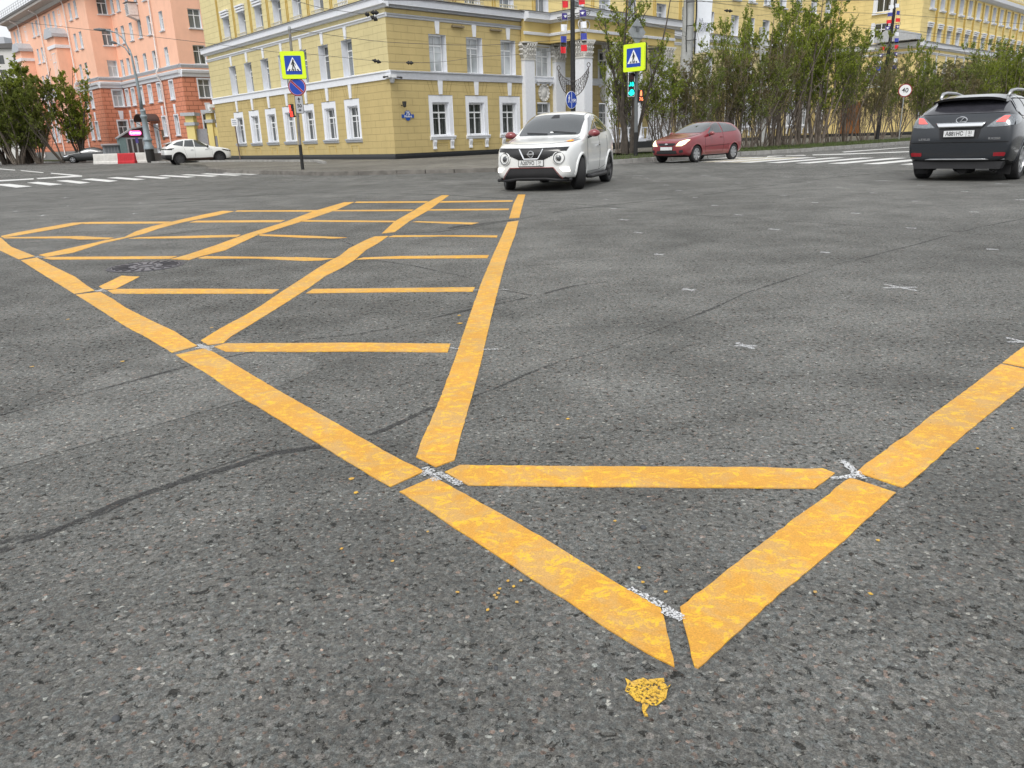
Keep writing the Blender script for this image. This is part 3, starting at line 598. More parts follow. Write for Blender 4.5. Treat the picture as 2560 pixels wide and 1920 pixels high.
def upper_trim(face, uc, balus=True):
    window(face, uc, 8.56, 1.10, 1.50, YB, 'N', 'glass_sky', .40)
    mb = MB(); 
    for zz, yy in ((10.06, .10), (10.22, .14), (10.38, .18)): mb.box(-.70, .70, .003, yy, zz, zz+.11)
    mb.box(-.62, .62, -.38, .0, 10.06, 10.46); mb.build('lintel', W_, YB, face.at(uc))
    mb = MB(); mb.box(-.78, .78, .003, .16, 8.44, 8.52)
    mb.box(-.74, .74, .10, .16, 8.66, 8.70)
    for k in range(9): mb.box(-.74+k*.18, -.71+k*.18, .11, .14, 8.52, 8.66)
    mb.build('balustrade', plain('cream_stone', (.62, .57, .42), .8), YB, face.at(uc))
    window(face, uc, 11.6, 1.10, 1.5, YB, 'N', 'glass_sky', .40, sill=(.15, .12, .12))
def ops_for(cs, lo=True):
    o = []
    for c in cs: o += [(c-.9, c+.9, 1.30, 3.55, .09)] if lo else []
    return o
opsL1 = [(c-.9, c+.9, 1.30, 3.55, .34) for c in LC]; opsL2 = [(c-.63, c+.63, 4.79, 6.75, .42) for c in LC]
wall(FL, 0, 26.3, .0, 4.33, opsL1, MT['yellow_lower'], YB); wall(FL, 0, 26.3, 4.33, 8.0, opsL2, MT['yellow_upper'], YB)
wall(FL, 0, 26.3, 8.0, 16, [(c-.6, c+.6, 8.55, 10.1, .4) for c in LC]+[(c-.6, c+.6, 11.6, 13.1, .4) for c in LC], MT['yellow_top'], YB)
opsR1 = [(c-.9, c+.9, 1.30, 3.55, .34) for c in RC]; opsR2 = [(c-.63, c+.63, 4.79, 6.75, .42) for c in RC]
mcols = [20.0, 23.6, 27.2, 30.8, 34.4, 37.6, 40.2, 43.2, 46.2, 49.2, 52.2]
UE = 54.6
RX = RC+[12.15, 15.6, 18.4, 21.3, 25.0, 28.3, 31.6, 35.4, 38.0, 40.6, 43.4, 46.4, 49.4, 52.4]
opsR1 = [(c-.9, c+.9, 1.30, 3.55, .34) for c in RX if c < 11.5 or c > 24]+[(c-.6, c+.6, 1.0, 3.2, .2) for c in RX if 11.5 < c < 24]
opsR2 = [(c-.63, c+.63, 4.79, 6.75, .42) for c in RX if c < 11.5 or c > 24]+[(c-.6, c+.6, 4.6, 6.5, .2) for c in RX if 11.5 < c < 24]
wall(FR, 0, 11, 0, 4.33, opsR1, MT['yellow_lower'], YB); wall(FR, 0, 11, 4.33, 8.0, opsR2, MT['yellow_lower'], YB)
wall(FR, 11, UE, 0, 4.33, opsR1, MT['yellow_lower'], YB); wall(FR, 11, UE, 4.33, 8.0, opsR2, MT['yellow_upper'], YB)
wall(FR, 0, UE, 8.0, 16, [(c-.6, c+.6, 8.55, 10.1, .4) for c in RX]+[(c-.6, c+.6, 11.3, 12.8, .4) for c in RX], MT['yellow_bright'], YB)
for c in LC: bay_trim(FL, c); upper_trim(FL, c)
for c in RC: bay_trim(FR, c, 'glass_sky_pale', True); upper_trim(FR, c)
for c in RX[3:]:
    if c > 24: bay_trim(FR, c, 'glass_sky', True)
    window(FR, c, 8.56, 1.10, 1.50, YB, 'N', 'glass_sky', .36); window(FR, c, 11.3, 1.10, 1.5, YB, 'N', 'glass_sky', .36, sill=(.18, .14, .14))
for f, a, b in ((FL, -.34, 26.7), (FR, 0, 10.15), (FR, 23.1, UE)):
    e = 1 if f is FL else 0
    strip(f, -.10*e, min(b, 26.35) if f is FL else b, PLB, MT['granite_black'], YB, 'plinth')
    strip(f, -.13*e, min(b, 26.4) if f is FL else b, SC, W_, YB, 'string_course'); strip(f, -.13*e, min(b, 26.4) if f is FL else b, MO, W_, YB, 'moulding'); strip(f, -.40*e, b, CO, W_, YB, 'cornice')
    strip(f, -.44*e, b, [(-.01, 8.505), (.44, 8.375), (.44, 8.40), (-.01, 8.53)], MT['roof_metal'], YB, 'flashing')
for f, cs in ((FL, LC), (FR, RX)):     # double vertical ribs between the upper windows
    for c in cs:
        if f is FR and c > 24 and 36 < c: continue
        mb = MB()
        for d in (1.22, 1.42): mb.box(d, d+.05, .002, .05, 8.55, 15.2)
        mb.build('pilaster_rib', plain('rib_yellow', (.50, .35, .09), .9), YB, f.at(c if f is FL else c-2.85))
# corner cameras, street number plate, lantern
cc = C0
mb = MB(); mb.prism([(-.42, -.10), (-.15, -.10), (-.15, -.2), (0, -.26), (.15, -.2), (.15, -.10), (.42, -.10), (.42, .08), (.22, .08), (.17, .2), (.10, .28), (-.10, .28), (-.17, .2), (-.22, .08), (-.42, .08)], .012, .04, 'y')
pt = FR.at(1.02, 2.42)
npl = thing('number_plate', pt.translation, 'blue house number plate reading 75 fixed at the corner of the yellow building', 'sign')
o = mb.build('plate', plain('sign_blue', (.02, .08, .35), .4, var=0), npl, pt)
def text(s, size, W, parent, mat, name='lettering', ext=.003, align='CENTER', sx=1.0, bold=0):
    cu = bpy.data.curves.new('t', 'FONT'); cu.body = s; cu.size = size; cu.align_x = align; cu.align_y = 'CENTER'; cu.extrude = ext; cu.offset = bold
    to = bpy.data.objects.new('t', cu); sc.collection.objects.link(to); bpy.context.view_layer.update()
    me = bpy.data.meshes.new_from_object(to.evaluated_get(bpy.context.evaluated_depsgraph_get())); bpy.data.objects.remove(to)
    me.name = name; me.materials.clear(); me.materials.append(mat)
    if sx != 1: me.transform(Matrix.Scale(sx, 4, (1, 0, 0)))
    return link(bpy.data.objects.new(name, me), parent, W)
def Wtext(W, x=0, y=.045, z=0):   # text plane: faces local +y of a Face frame (viewer outside)
    return W @ Matrix.Translation((x, y, z)) @ Matrix(((-1, 0, 0, 0), (0, 0, 1, 0), (0, 1, 0, 0), (0, 0, 0, 1)))
WHT = plain('sign_white', (.82, .83, .84), .4, var=0)
BLK = plain('sign_black', (.012, .012, .014), .5, var=0)
text('75', .27, Wtext(pt, z=.12), o, WHT, bold=.006); text('Ленина', .15, Wtext(pt, z=-.03), o, WHT, bold=.003)
mb = MB(); mb.lathe([(.02, 0), (.09, .05), (.11, .2), (.12, .32), (.03, .30)], 8)
mb.box(-.02, .02, -.30, .02, .1, .14)
tag(mb.build('wall_lantern', plain('lantern_black', (.03, .03, .028), .6), None, FR.at(.62, 2.85, .32)), 'small black wall lantern just above the blue number plate', 'lantern')
cm = thing('security_camera', FR.at(0, 4.45, .2).translation, 'white dome security camera cluster on the corner string course', 'camera')
mb = MB(); mb.box(-.22, .22, -.35, .22, .0, .16); mb.build('bracket', plain('cam_white', (.72, .73, .74), .4), cm, FR.at(0, 4.38, .1))
mb = MB(); mb.lathe([(.02, -.30), (.10, -.26), (.14, -.14), (.15, 0)], 14); mb.build('dome', plain('cam_grey', (.35, .36, .37), .3), cm, FR.at(0, 4.38, .2), smooth=True)
for sx in (-1, 1):
    mb = MB(); mb.tube([(sx*.2, 0, 0), (sx*.5, .12, -.04)], .035, 8); mb.tube([(sx*.5, .12, -.04), (sx*.62, .16, -.06)], .055, 8); mb.build('lens_tube', plain('cam_black', (.04, .04, .045), .4), cm, FR.at(0, 4.44, .12))
cm2 = thing('security_camera', FL.at(26.3, 4.3, .2).translation, 'white security camera on the far left end of the yellow building', 'camera')
mb = MB(); mb.box(-.1, .5, -.12, .25, -.15, .1); mb.lathe([(.02, -.45), (.16, -.4), (.2, -.2), (.18, -.1)], 12, (.35, .1, 0)); mb.build('housing', MT['cam_white'], cm2, FL.at(26.3, 4.25, .1))
for u in (5.0, 8.0):
    mb = MB(); mb.box(-.45, .45, .02, .16, 7.20, 7.29); mb.box(-.35, -.31, .0, .03, 7.2, 7.34); mb.box(.31, .35, 0, .03, 7.2, 7.34)
    tag(mb.build('floodlight', plain('lamp_brown', (.22, .18, .12), .6), None, FR.at(u)), 'slim linear floodlight under the moulding between the '+('first and second' if u < 6 else 'second and third')+' window from the corner', 'wall light', 'linear floodlights on the yellow facade')
# ---- portico
PO = 3.0
FP = FR.shift(0, PO)
ENT = [(6.72, 0), (7.15, .0)]
def pier(face, u0, u1, d, z0=.55, name='pier', cap=True):
    mb = MB(); a, b = face.rng(u0, u1)
    mb.box(a-.12, b+.12, -d-.12, .12, z0, z0+.22); mb.box(a-.06, b+.06, -d-.06, .06, z0+.22, z0+.34)
    mb.box(a, b, -d, 0, z0+.34, 5.75 if cap else 6.72)
    o = mb.build(name, W_, YB, face.W)
    if cap: capital(face.at((u0+u1)/2, 0, -d/2), (u1-u0)/2, d/2, o, abs(u0*1.7))
    return o
def capital(W, hx, hy, parent, seed):
    mb = MB(); mb.box(-hx-.04, hx+.04, -hy-.04, hy+.04, 5.66, 5.76); mb.box(-hx+.02, hx-.02, -hy+.02, hy-.02, 5.76, 6.55)
    mb.box(-hx-.15, hx+.15, -hy-.15, hy+.15, 6.62, 6.72)
    for tier, (z, r) in enumerate(((5.80, .05), (6.08, .08), (6.34, .13))):
        n = 4
        for sx, sy in ((1, 0), (-1, 0), (0, 1), (0, -1)):
            for k in range(n):
                t = -1+2*(k+.5)/n; cx = (hx if sx else hx*t)*(sx if sx else 1); cy = (hy*t if sx else hy*sy)
                mb.tube([(cx, cy, z), (cx+sx*r, cy+sy*r, z+.12), (cx+sx*(r+.09), cy+sy*(r+.09), z+.23), (cx+sx*(r+.12), cy+sy*(r+.12), z+.15)], [.05, .06, .05, .02], 5)
    mb.build('capital', MT['stucco_old'], parent, W, smooth=False)
def pilaster(u0, u1):
    pier(FR.shift(0, .32), u0, u1, .32, .0)
pilaster(10.18, 11.06); pilaster(13.05, 13.95)
pier(FP, 12.72, 13.5, .8); pier(FP, 21.1, 22.3, 1.1)
for u in (16.0, 18.85):
    mb = MB(); mb.box(-.5, .5, -.5, .5, .55, .72); mb.lathe([(.46, .72), (.5, .8), (.42, .9), (.40, 1.0), (.40, 3), (.34, 5.7)], 24); o = mb.build('column', W_, YB, FP.at(u, 0, -.5), smooth=True); capital(FP.at(u, 0, -.5), .34, .34, o, u)
# entablature pieces: over the pilaster run, then round the porch
EP = [(0, 6.74), (.0, 7.12), (.06, 7.14), (.08, 7.26), (0, 7.30), (0, 7.86), (.12, 7.88), (.18, 7.98), (.36, 8.0), (.36, 8.30), (.46, 8.34), (.46, 8.38), (-.3, 8.5), (-.32, 6.74)]
def entab(face, u0, u1, inset=0):
    a, b = face.rng(u0, u1)
    mb = MB(); mb.box(a, b, -.30, 0, 6.72, 7.98); mb.build('frieze', MT['yellow_plain'], YB, face.W)
    strip(face, u0-.06, u1, [(0.001, 7.12), (.07, 7.14), (.09, 7.27), (0.001, 7.31)], W_, YB, 'moulding')
    strip(face, u0-inset, u1+inset, [(0.001, 7.86), (.12, 7.88), (.18, 7.98), (.38, 8.0), (.38, 8.30), (.46, 8.34), (.46, 8.38), (-.3, 8.5), (-.3, 7.985), (.001, 7.985)], W_, YB, 'cornice')
    strip(face, u0-inset-.02, u1+inset+.02, [(.50, 8.385), (.50, 8.42), (-.35, 8.56), (-.35, 8.53)], MT['roof_metal'], YB, 'flashing')
entab(FR.shift(0, .35), 10.15, 12.62, 0)
entab(FP, 12.45, 22.4, .46)
FSL = Face(C0+RD*12.45+FR.n*PO, -FR.n, 1); FSL = Face(C0+RD*12.45, FR.n*-1, 1)
FSL = Face(C0+RD*12.45, LD*0+(-FR.n), 1)
mbx = MB(); a, b = -(PO), -.36
FS = Face(C0+RD*12.45+FR.n*PO, -FR.n, 1)     # porch side face, outward = -RD
FS.n = -RD; FS.W = Matrix(((-FR.n.x, -RD.x, 0, FS.o.x), (-FR.n.y, -RD.y, 0, FS.o.y), (0, 0, 1, 0), (0, 0, 0, 1)))
entab(FS, .0, PO-.36, 0)
# porch roof slab, ceiling, platform, balustrade
a, b = FR.rng(12.5, 22.35); mb = MB(); mb.box(a, b, .02, PO-.05, 6.95, 7.1); mb.build('porch_ceiling', MT['stucco_old'], YB, FR.W)
mb = MB(); mb.box(a, b, .0, PO-.05, 8.36, 8.48); mb.build('porch_roof', MT['roof_light'], YB, FR.W)
a, b = FR.rng(10.15, 23.3); mb = MB(); mb.box(a, b, .11, PO+.35, 0, .55); mb.build('platform', MT['granite_black'], YB, FR.W)
for u0, u1 in ((13.8, 15.4), (16.6, 18.2), (19.5, 20.9), (22.5, 23.2)):
    mb = MB(); a, b = FP.rng(u0, u1); mb.box(a, b, -.62, -.50, 1.42, 1.5); mb.box(a, b, -.62, -.5, .62, .68); n = int((u1-u0)/.35)
    for k in range(n): mb.lathe([(.05, .68), (.09, .85), (.04, 1.1), (.05, 1.42)], 8, (a+(k+.5)*(b-a)/n, -.56, 0))
    mb.build('balustrade', W_, YB, FP.W)
for c in RX[3:7]:
    window(FR, c, 4.6, 1.16, 1.9, YB, 'T', 'glass_sky_pale' if c < 13 else 'glass_dark', .16); window(FR, c, 1.02, 1.16, 2.14, YB, 'T', 'glass_dark', .16)
    mb = MB(); mb.box(-.75, .75, .003, .22, 4.42, 4.54); mb.box(-.62, -.5, .003, .16, 4.22, 4.42); mb.box(.5, .62, .003, .16, 4.22, 4.42); mb.box(-.72, -.6, .003, .05, 4.58, 6.6); mb.box(.6, .72, .003, .05, 4.58, 6.6); mb.box(-.72, .72, .003, .06, 6.55, 6.66); mb.build('window_casing', W_, YB, FR.at(c))
    mb = MB(); mb.lathe([(.50, .003), (.50, .08), (.38, .10), (.36, .05), (.28, .05), (.22, .10), (.02, .13)], 24, (0, 0, 3.78), 'y', sy=1.1)
    for k in range(14): q = k/14*6.283; mb.tube([(.42*math.cos(q), .08, 3.78+.46*math.sin(q)), (.47*math.cos(q+.15), .12, 3.78+.52*math.sin(q+.15))], .05, 5)
    mb.build('medallion', MT['stucco_old'], YB, FR.at(c), smooth=True)
mb = MB(); mb.box(-.22, .22, .33, .36, 1.55, 1.95); tag(mb.build('wall_plaque', plain('bronze', (.16, .11, .07), .5, metal=.5), None, FR.at(13.35)), 'small bronze plaque on the second white pilaster', 'plaque')
# big old capital ornament and script letters over porch corner
mb = MB()
for dx in (0, .62):
    pts = [(dx+.22*math.cos(t/14*6.283), .05, 7.52+.24*math.sin(t/14*6.283)) for t in range(15)]; mb.tube(pts, .035, 6)
mb.build('emblem', MT['stucco_old'], YB, FP.at(12.95) )
# ---- wing
WG = C0+RD*UE; PW = 7.9; W1 = WG+FR.n*PW
FW = Face(W1, RD, -1); FSd = Face(W1, -FR.n, 1); FSd.n = -RD; FSd.W = Matrix(((-FR.n.x, -RD.x, 0, W1.x), (-FR.n.y, -RD.y, 0, W1.y), (0, 0, 1, 0), (0, 0, 0, 1)))
sideu = [PW-4.35, PW-1.6]
wall(FSd, 0, PW, 0, 16, [(sideu[0]-.65, sideu[0]+.65, zz, zz+1.7, .12) for zz in (4.8, 8.6, 11.3)], MT['yellow_bright'], YB)
for zz in (4.8, 8.6, 11.3):
    window(FSd, sideu[0], zz, 1.3, 1.7, YB, 'X', 'glass_dark', .10)
    mb = MB(); mb.box(-.95, -.65, .003, .06, zz-.1, zz+1.8); mb.box(.65, .95, .003, .06, zz-.1, zz+1.8); mb.box(-.95, .95, .061, .2, zz-.22, zz-.1); mb.build('window_casing', W_, YB, FSd.at(sideu[0]))
WC = [2.35+2.72*k for k in range(13)]
wall(FW, 0, 46, 0, 8.0, [(c-.6, c+.6, zz, zz+h, .4) for c in WC for zz, h in ((1.4, 2.0), (4.85, 1.9))], MT['yellow_bright'], YB)
wall(FW, 0, 46, 8.0, 16.5, [(c-.58, c+.58, zz, zz+h, .45) for c in WC for zz, h in ((8.15, 1.55), (11.35, 1.55))], MT['yellow_bright'], YB)
for i, c in enumerate(WC):
    for zz, h in ((4.85, 1.9), (8.15, 1.5), (11.35, 1.5)): window(FW, c, zz+.02, 1.12, h, YB, 'N', 'glass_dark' if (i*7+int(zz)) % 3 == 0 else 'glass_sky_pale', .38, sill=(.2, .2, .15) if zz > 11 else None)
    mb = MB()
    for zz, yy in ((9.72, .10), (9.88, .14), (10.04, .18)): mb.box(-.68, .68, .003, yy, zz, zz+.11)
    mb.build('lintel', W_, YB, FW.at(c))
    mb = MB()
    for d in (-1.52, -1.36, -1.20): mb.box(d, d+.05, .002, .06, 8.6, 13.0)
    mb.build('pilaster_rib', MT['rib_yellow'], YB, FW.at(c)); keystone(FW, c, 6.8, 7.42, .22, .34, YB)
for f, a, b in ((FW, 0, 46), (FSd, -.5, PW)):
    strip(f, a, b, [(y, z) for y, z in CO], W_, YB, 'cornice'); strip(f, a, b, MO, W_, YB, 'moulding'); strip(f, a, b, PLB, MT['granite_black'], YB, 'plinth'); strip(f, a, b, [(.44, 8.375), (.44, 8.41), (-.01, 8.54), (-.01, 8.505)], MT['roof_metal'], YB, 'flashing')
    strip(f, a, b, [(0, 13.1), (.2, 13.15), (.5, 13.35), (.55, 13.7), (0, 13.8)], W_, YB, 'cornice')
mb = MB()
for k in range(60): mb.box(-46+k*.76, -46+k*.76+.3, .003, .42, 14.1, 14.25)
mb.build('dentil_row', MT['cream_stone'], YB, FW.W)
# grey sheet metal pediment on the wing's low side roof
mb = MB(); mb.prism([(-3.2, 8.5), (.6, 8.5), (.6, 8.9), (-.7, 9.7), (-3.2, 9.0)], .1, 1.3, 'y'); mb.build('porch_roof', MT['roof_light'], YB, Face.at(FSd, 3.0))
mb = MB(); mb.box(-1.0, 1.0, .11, .14, .3, 3.3); mb.build('door', plain('door_brown', (.23, .09, .025), .6), YB, FSd.at(5.6, .1))
# roof cap keeps the shell closed
q = [C0, C0+RD*UE, W1, W1+RD*46, W1+RD*46+LD*30, C0+LD*26.3+RD*20, C0+LD*26.3]
mb = MB(); mb.prism([(p.x, p.y) for p in q], 15.9, 16.3); mb.build('roof', MT['roof_metal'], YB, Matrix.Identity(4))
FE = Face(C0+LD*26.3, RD, 1); mb = MB(); 
mb.add([FL.at(26.3, 0).translation, FL.at(26.3, 16).translation, FL.at(26.3, 16).translation+RD*20, FL.at(26.3, 0).translation+RD*20], [(0, 1, 2, 3)]); mb.build('wall', MT['yellow_plain'], YB, Matrix.Identity(4), fix=False)
# ================================================================ orange building
oLY, oRY = R_(-42.5), R_(47.0); oL = Vector((math.sin(oLY), math.cos(oLY), 0)); oR = Vector((math.sin(oRY), math.cos(oRY), 0))
A0 = Vector((-31.197, 80, 0))-oL*.85; I0 = A0+oL*17.0; B0 = I0-oR*2.4
OB = thing('apartment_building', A0, 'salmon and orange apartment building with white trim stepping back along the left street', 'building')
fAL = Face(A0, oL, 1); fAR = Face(A0, oR, -1); fBR = Face(B0, oR, -1); fBL = Face(B0, oL, 1)
ROWS = [(2.38, 1.87), (5.76, 1.68), (8.82, 1.68), (12.0, 1.68), (15.1, 1.68)]
OD, OL_ = MT['orange_dark'], MT['orange_light']; OG = MT['granite_grey']
def orange_face(f, u0, u1, cols, w, styles=None, rows=ROWS, door=None):
    ops = [(c-w/2, c+w/2, z, z+h, .28) for c in cols for z, h in rows]
    if door: ops = [o for o in ops if not (abs((o[0]+o[1])/2-door) < .9 and o[2] < 3)]+[(door-.7, door+.7, .6, 3.65, .28)]
    wall(f, u0, u1, 0, 1.2, [o for o in ops if o[2] < 1.1], OG, OB, 'plinth'); wall(f, u0, u1, 1.2, 7.75, ops, OD, OB, uoff=.3); wall(f, u0, u1, 7.75, 17.6, ops, OL_, OB)
    for c in cols:
        for j, (z, h) in enumerate(rows):
            if door and abs(c-door) < .9 and j == 0: continue
            g = ['glass_dark', 'glass_sky_pale', 'glass_sky', 'glass_sky', 'glass_sky'][j]
            window(f, c, z, w, h, OB, 'N' if w < 1.1 else 'X', g, .24, sill=(.16, .13, .12))
            if j < 2:
                mb = MB(); t = .12; mb.box(-w/2-t, -w/2, .003, .05, z-.02, z+h+t); mb.box(w/2, w/2+t, .003, .05, z-.02, z+h+t); mb.box(-w/2, w/2, .003, .05, z+h, z+h+t); mb.build('window_casing', W_, OB, f.at(c))
        if not (door and abs(c-door) < .9): keystone(f, c, 4.42, 5.30, .34, .55, OB)
    e = .0
    strip(f, u0, u1, [(0, 7.62), (.12, 7.66), (.16, 7.9), (.30, 8.0), (.36, 8.22), (.1, 8.3), (0, 8.3)], W_, OB, 'string_course')
    strip(f, u0, u1, [(0, 8.46), (.12, 8.5), (.2, 8.66), (.2, 8.72), (0, 8.8)], MT['sill_grey'], OB, 'moulding')
    strip(f, u0, u1, [(0, 17.2), (.2, 17.25), (.3, 17.6), (1.15, 17.75), (1.2, 18.0), (0, 18.1)], plain('soffit_grey', (.50, .47, .44), .8), OB, 'cornice')
    mb = MB(); a, b = f.rng(u0, u1); n = int((b-a)/.42)
    for k in range(n): mb.box(a+k*.42, a+k*.42+.2, .003, .24, 16.98, 17.18)
    mb.build('dentil_row', plain('dentil_brown', (.35, .2, .14), .8), OB, f.W)
orange_face(fAL, 0, 17.0, [2.87, 6.25, 8.9, 11.5, 14.05, 16.0], .93, door=8.9)
orange_face(fAR, 0, 14, [2.1, 6.0, 10.0], 1.2)
orange_face(fBR, 0, 2.4, [1.68], 1.0)
BC = [3.5, 5.6, 8.9, 12.1, 14.2, 16.2, 20.2, 22.2, 25.0, 30.2, 32.1]
orange_face(fBL, 0, 34.2, [c for c in BC if c not in (8.9, 25.0)], .9)
for u0, dz in ((8.4, 0), (24.6, 0)):     # oriels with white caps
    p = 1.4; a, b = u0, u0+3.0; fo = fBL.shift(0, p); mb = MB(); mb.uv = []
    A_, B_ = fo.rng(a, b)
    o = blk(fBL, a, b, .003, p, 4.6, 13.6, OL_, OB, 'oriel')
    mb = MB(); mb.prism([(-p*0-.25, 13.6), (b-a+.25, 13.6), (b-a+.25, 13.95), (b-a-.1, 14.2), (b-a-.6, 14.6), (.6, 14.6), (.1, 14.2), (-.25, 13.95)], .003, p+.25, 'y'); mb.build('oriel_cap', MT['roof_light'], o, fBL.at(a))
    mb = MB(); mb.box(-.12, b-a+.12, .003, p+.12, 12.45, 12.8); mb.build('string_course', W_, o, fBL.at(a))
    window(fo, (a+b)/2, 9.0, 1.3, 3.0, OB, 'X', 'glass_sky_pale', .02)
    window(fBL, (a+b)/2, 15.0, .95, 1.75, OB, 'N', 'glass_sky', .02)
PW_ = plain('pipe_white', (.74, .70, .68), .5)
def downpipe(face, u, z1, lab, splay=0):
    mb = MB(); pts = [(0, .16, .7), (0, .16, 7.3), (0, .28, 7.7), (0, .5, 8.0), (0, .5, 8.4), (0, .2, 8.9), (0, .16, z1-.8), (0, .25, z1-.4), (0, 1.05, z1)]
    mb.tube([(0, .45, .35), (0, .3, .5)]+pts, .075, 8)
    tag(mb.build('downpipe', PW_, None, face.at(u), smooth=True), lab, 'downpipe', 'white downpipes on the orange building')
downpipe(fAL, 4.95, 17.6, 'white downpipe bending over the cornice beside the arched door canopy'); downpipe(fBL, 7.3, 17.6, 'white downpipe beside the first oriel, nearest the recessed corner'); downpipe(fBL, 18.4, 17.6, 'white downpipe midway between the two oriels'); downpipe(fBL, 28.6, 17.6, 'white downpipe beyond the second oriel near the eaves end')
# door, canopy, air conditioner, roof rail
mb = MB(); mb.box(-.66, .66, -.22, -.16, .6, 3.55, 0); mb.box(-.08, .5, -.16, -.15, .9, 3.0, 1); mb.build('door', [MT['pvc_white'], MT['glass_dark']], OB, fAL.at(8.9))
mb = MB(); pr = [(1.45*math.cos(t/12*math.pi), 3.9+.75*math.sin(t/12*math.pi)) for t in range(13)]; pi_ = [(1.38*math.cos(t/12*math.pi), 3.9+.68*math.sin(t/12*math.pi)) for t in range(12, -1, -1)]
mb.prism(pr+pi_, .05, 1.7, 'y')
cn_ = thing('door_canopy', fAL.at(8.9, 3.9).translation, 'dark arched canopy over the entrance door of the orange building', 'canopy'); mb.build('shell', plain('canopy_brown', (.075, .05, .045), .5), cn_, fAL.at(8.9))
for sx in (-1, 1): mb = MB(); mb.tube([(sx*1.38, .06, 2.9), (sx*1.38, 1.6, 3.9)], .03, 6); mb.tube([(sx*1.38, .06, 3.9), (sx*1.38, 1.6, 3.9)], .03, 6); mb.build('bracket', BLK, cn_, fAL.at(8.9))
mb = MB(); mb.box(-.35, .35, .02, .06, 2.0, 3.0); tag(mb.build('wall_plaque', MT['bronze'], None, fAL.at(7.1)), 'dark bronze plaque on the orange wall beside the entrance door', 'plaque')
ac = thing('air_conditioner', fAL.at(8.95, 13.9).translation, 'white boxed air conditioner cage under a top window of the orange building', 'air conditioner')
mb = MB(); mb.box(-.5, .5, .05, .95, 14.0, 15.1); mb.build('casing', PW_, ac, fAL.at(8.95)); mb = MB()
for k in range(7): mb.box(-.38, .38, .951, .99, 14.12+k*.13, 14.17+k*.13)
mb.build('grille', plain('grille_grey', (.3, .31, .33), .5), ac, fAL.at(8.95)); mb = MB(); mb.prism([(0.02, 13.6), (.1, 13.6), (1.0, 13.97), (.02, 13.97)], -.45, .45, 'x'); mb.build('bracket', PW_, ac, fAL.at(8.95))
mb = MB(); mb.box(-.62, .62, .0, 1.05, 15.13, 15.2); mb.build('cover', MT['roof_metal'], ac, fAL.at(8.95))
# window with brown frame on the recessed return wall are glazing variants
mb = MB(); q = [A0, A0+oR*14, A0+oR*14+oL*34, B0+oL*34.2, B0, I0]
cen = sum(q, Vector())/6
q2 = [p+(p-cen).normalized()*.0 for p in q]; mb.prism([(p.x, p.y) for p in q2], 17.62, 18.3); mb.build('roof', MT['roof_metal'], OB, Matrix.Identity(4))
mb = MB(); e0 = B0+fBL.n*1.2; 
for k in range(30):
    p = e0+oL*(k*1.2-1); mb.tube([p+Vector((0, 0, 18)), p+Vector((0, 0, 19.1))], .03, 4)
for zz in (18.5, 18.8, 19.1): mb.tube([e0-oL*1+Vector((0, 0, zz)), e0+oL*34+Vector((0, 0, zz))], .025, 4)
mb.build('roof_rail', plain('rail_grey', (.45, .46, .48), .5), OB, Matrix.Identity(4))
strip(fBL, -1.2, 35.3, [(1.2, 18.0), (1.28, 18.0), (1.3, 18.25), (0, 18.35), (0, 18.1)], MT['roof_metal'], OB, 'gutter')
mb = MB(); mb.add([fBL.at(34.2, 0).translation, fBL.at(34.2, 18).translation, fBL.at(34.2, 18).translation+oR*15, fBL.at(34.2, 0).translation+oR*15], [(0, 1, 2, 3)]); mb.build('wall', OL_, OB, Matrix.Identity(4), fix=False)
# far pale block beyond the left trees
for i, (x, y0, y1, wd, lab) in enumerate(((-30, 108, 380, 16, 'pale distant apartment block behind the left trees, dark roof'),)):
    p = atY(x, y0, 190); o = thing('apartment_building', (p.x, p.y, 0), lab, 'building')
    mb = MB(); mb.box(-14, 12, 0, 12, 0, p.z-1.2); mb.build('wall', MT['stucco_old'], o); mb = MB(); mb.box(-15, 13, -.6, 12, p.z-1.2, p.z-.2); mb.build('roof', MT['roof_metal'], o)
    mb = MB(); mb.box(-3, 2, 3, 6, p.z-.2, p.z+1.6); mb.build('roof_hut', MT['roof_light'], o)
    for k in range(7):
        for j in range(5): mb = MB(); mb.box(-13+k*3.6, -11.6+k*3.6, -.05, -.005, p.z-4.4-j*3, p.z-2.6-j*3); mb.build('window', MT['glass_dark'], o)
# ---- gate between the buildings
gt = thing('gate', G(530, 399, .1), 'grey metal gate hung between yellow pillars left of the yellow building', 'gate')
fg = Face(G(549, 398, .1)+Vector((0, .5, -.1)), Vector((-1, .12, 0)).normalized(), 1)
def PX(x, y, Y): return atY(x, y, Y)
gy = 67.5
def gbox(x0, x1, ytop, name, mat, dep=.5, ybot=400, Y=gy):
    a = atY(x0, ytop, Y); b = atY(x1, ytop, Y); z = (a.z+b.z)/2; mb = MB(); mb.box(a.x, b.x, Y-dep/2, Y+dep/2, 0, z); return mb.build(name, mat, gt, Matrix.Identity(4)), a.x, b.x, z
for x0, x1, yt in ((466, 486, 290), (517, 531, 283)):
    o, a, b, z = gbox(x0, x1, yt, 'pillar', MT['gate_yellow'], .8)
    mb = MB(); mb.box(a-.25, b+.25, gy-.65, gy+.65, z, z+.25); mb.box(a-.1, b+.1, gy-.5, gy+.5, z-.75, z-.5); mb.build('cap', MT['sill_grey'], o, Matrix.Identity(4))
gbox(486, 517, 322, 'leaf', plain('gate_grey', (.27, .27, .30), .5), .08)
gbox(531, 556, 318, 'wicket_wall', MT['gate_yellow'], .5); gbox(534, 545, 340, 'wicket_door', MT['gate_grey'], .56)
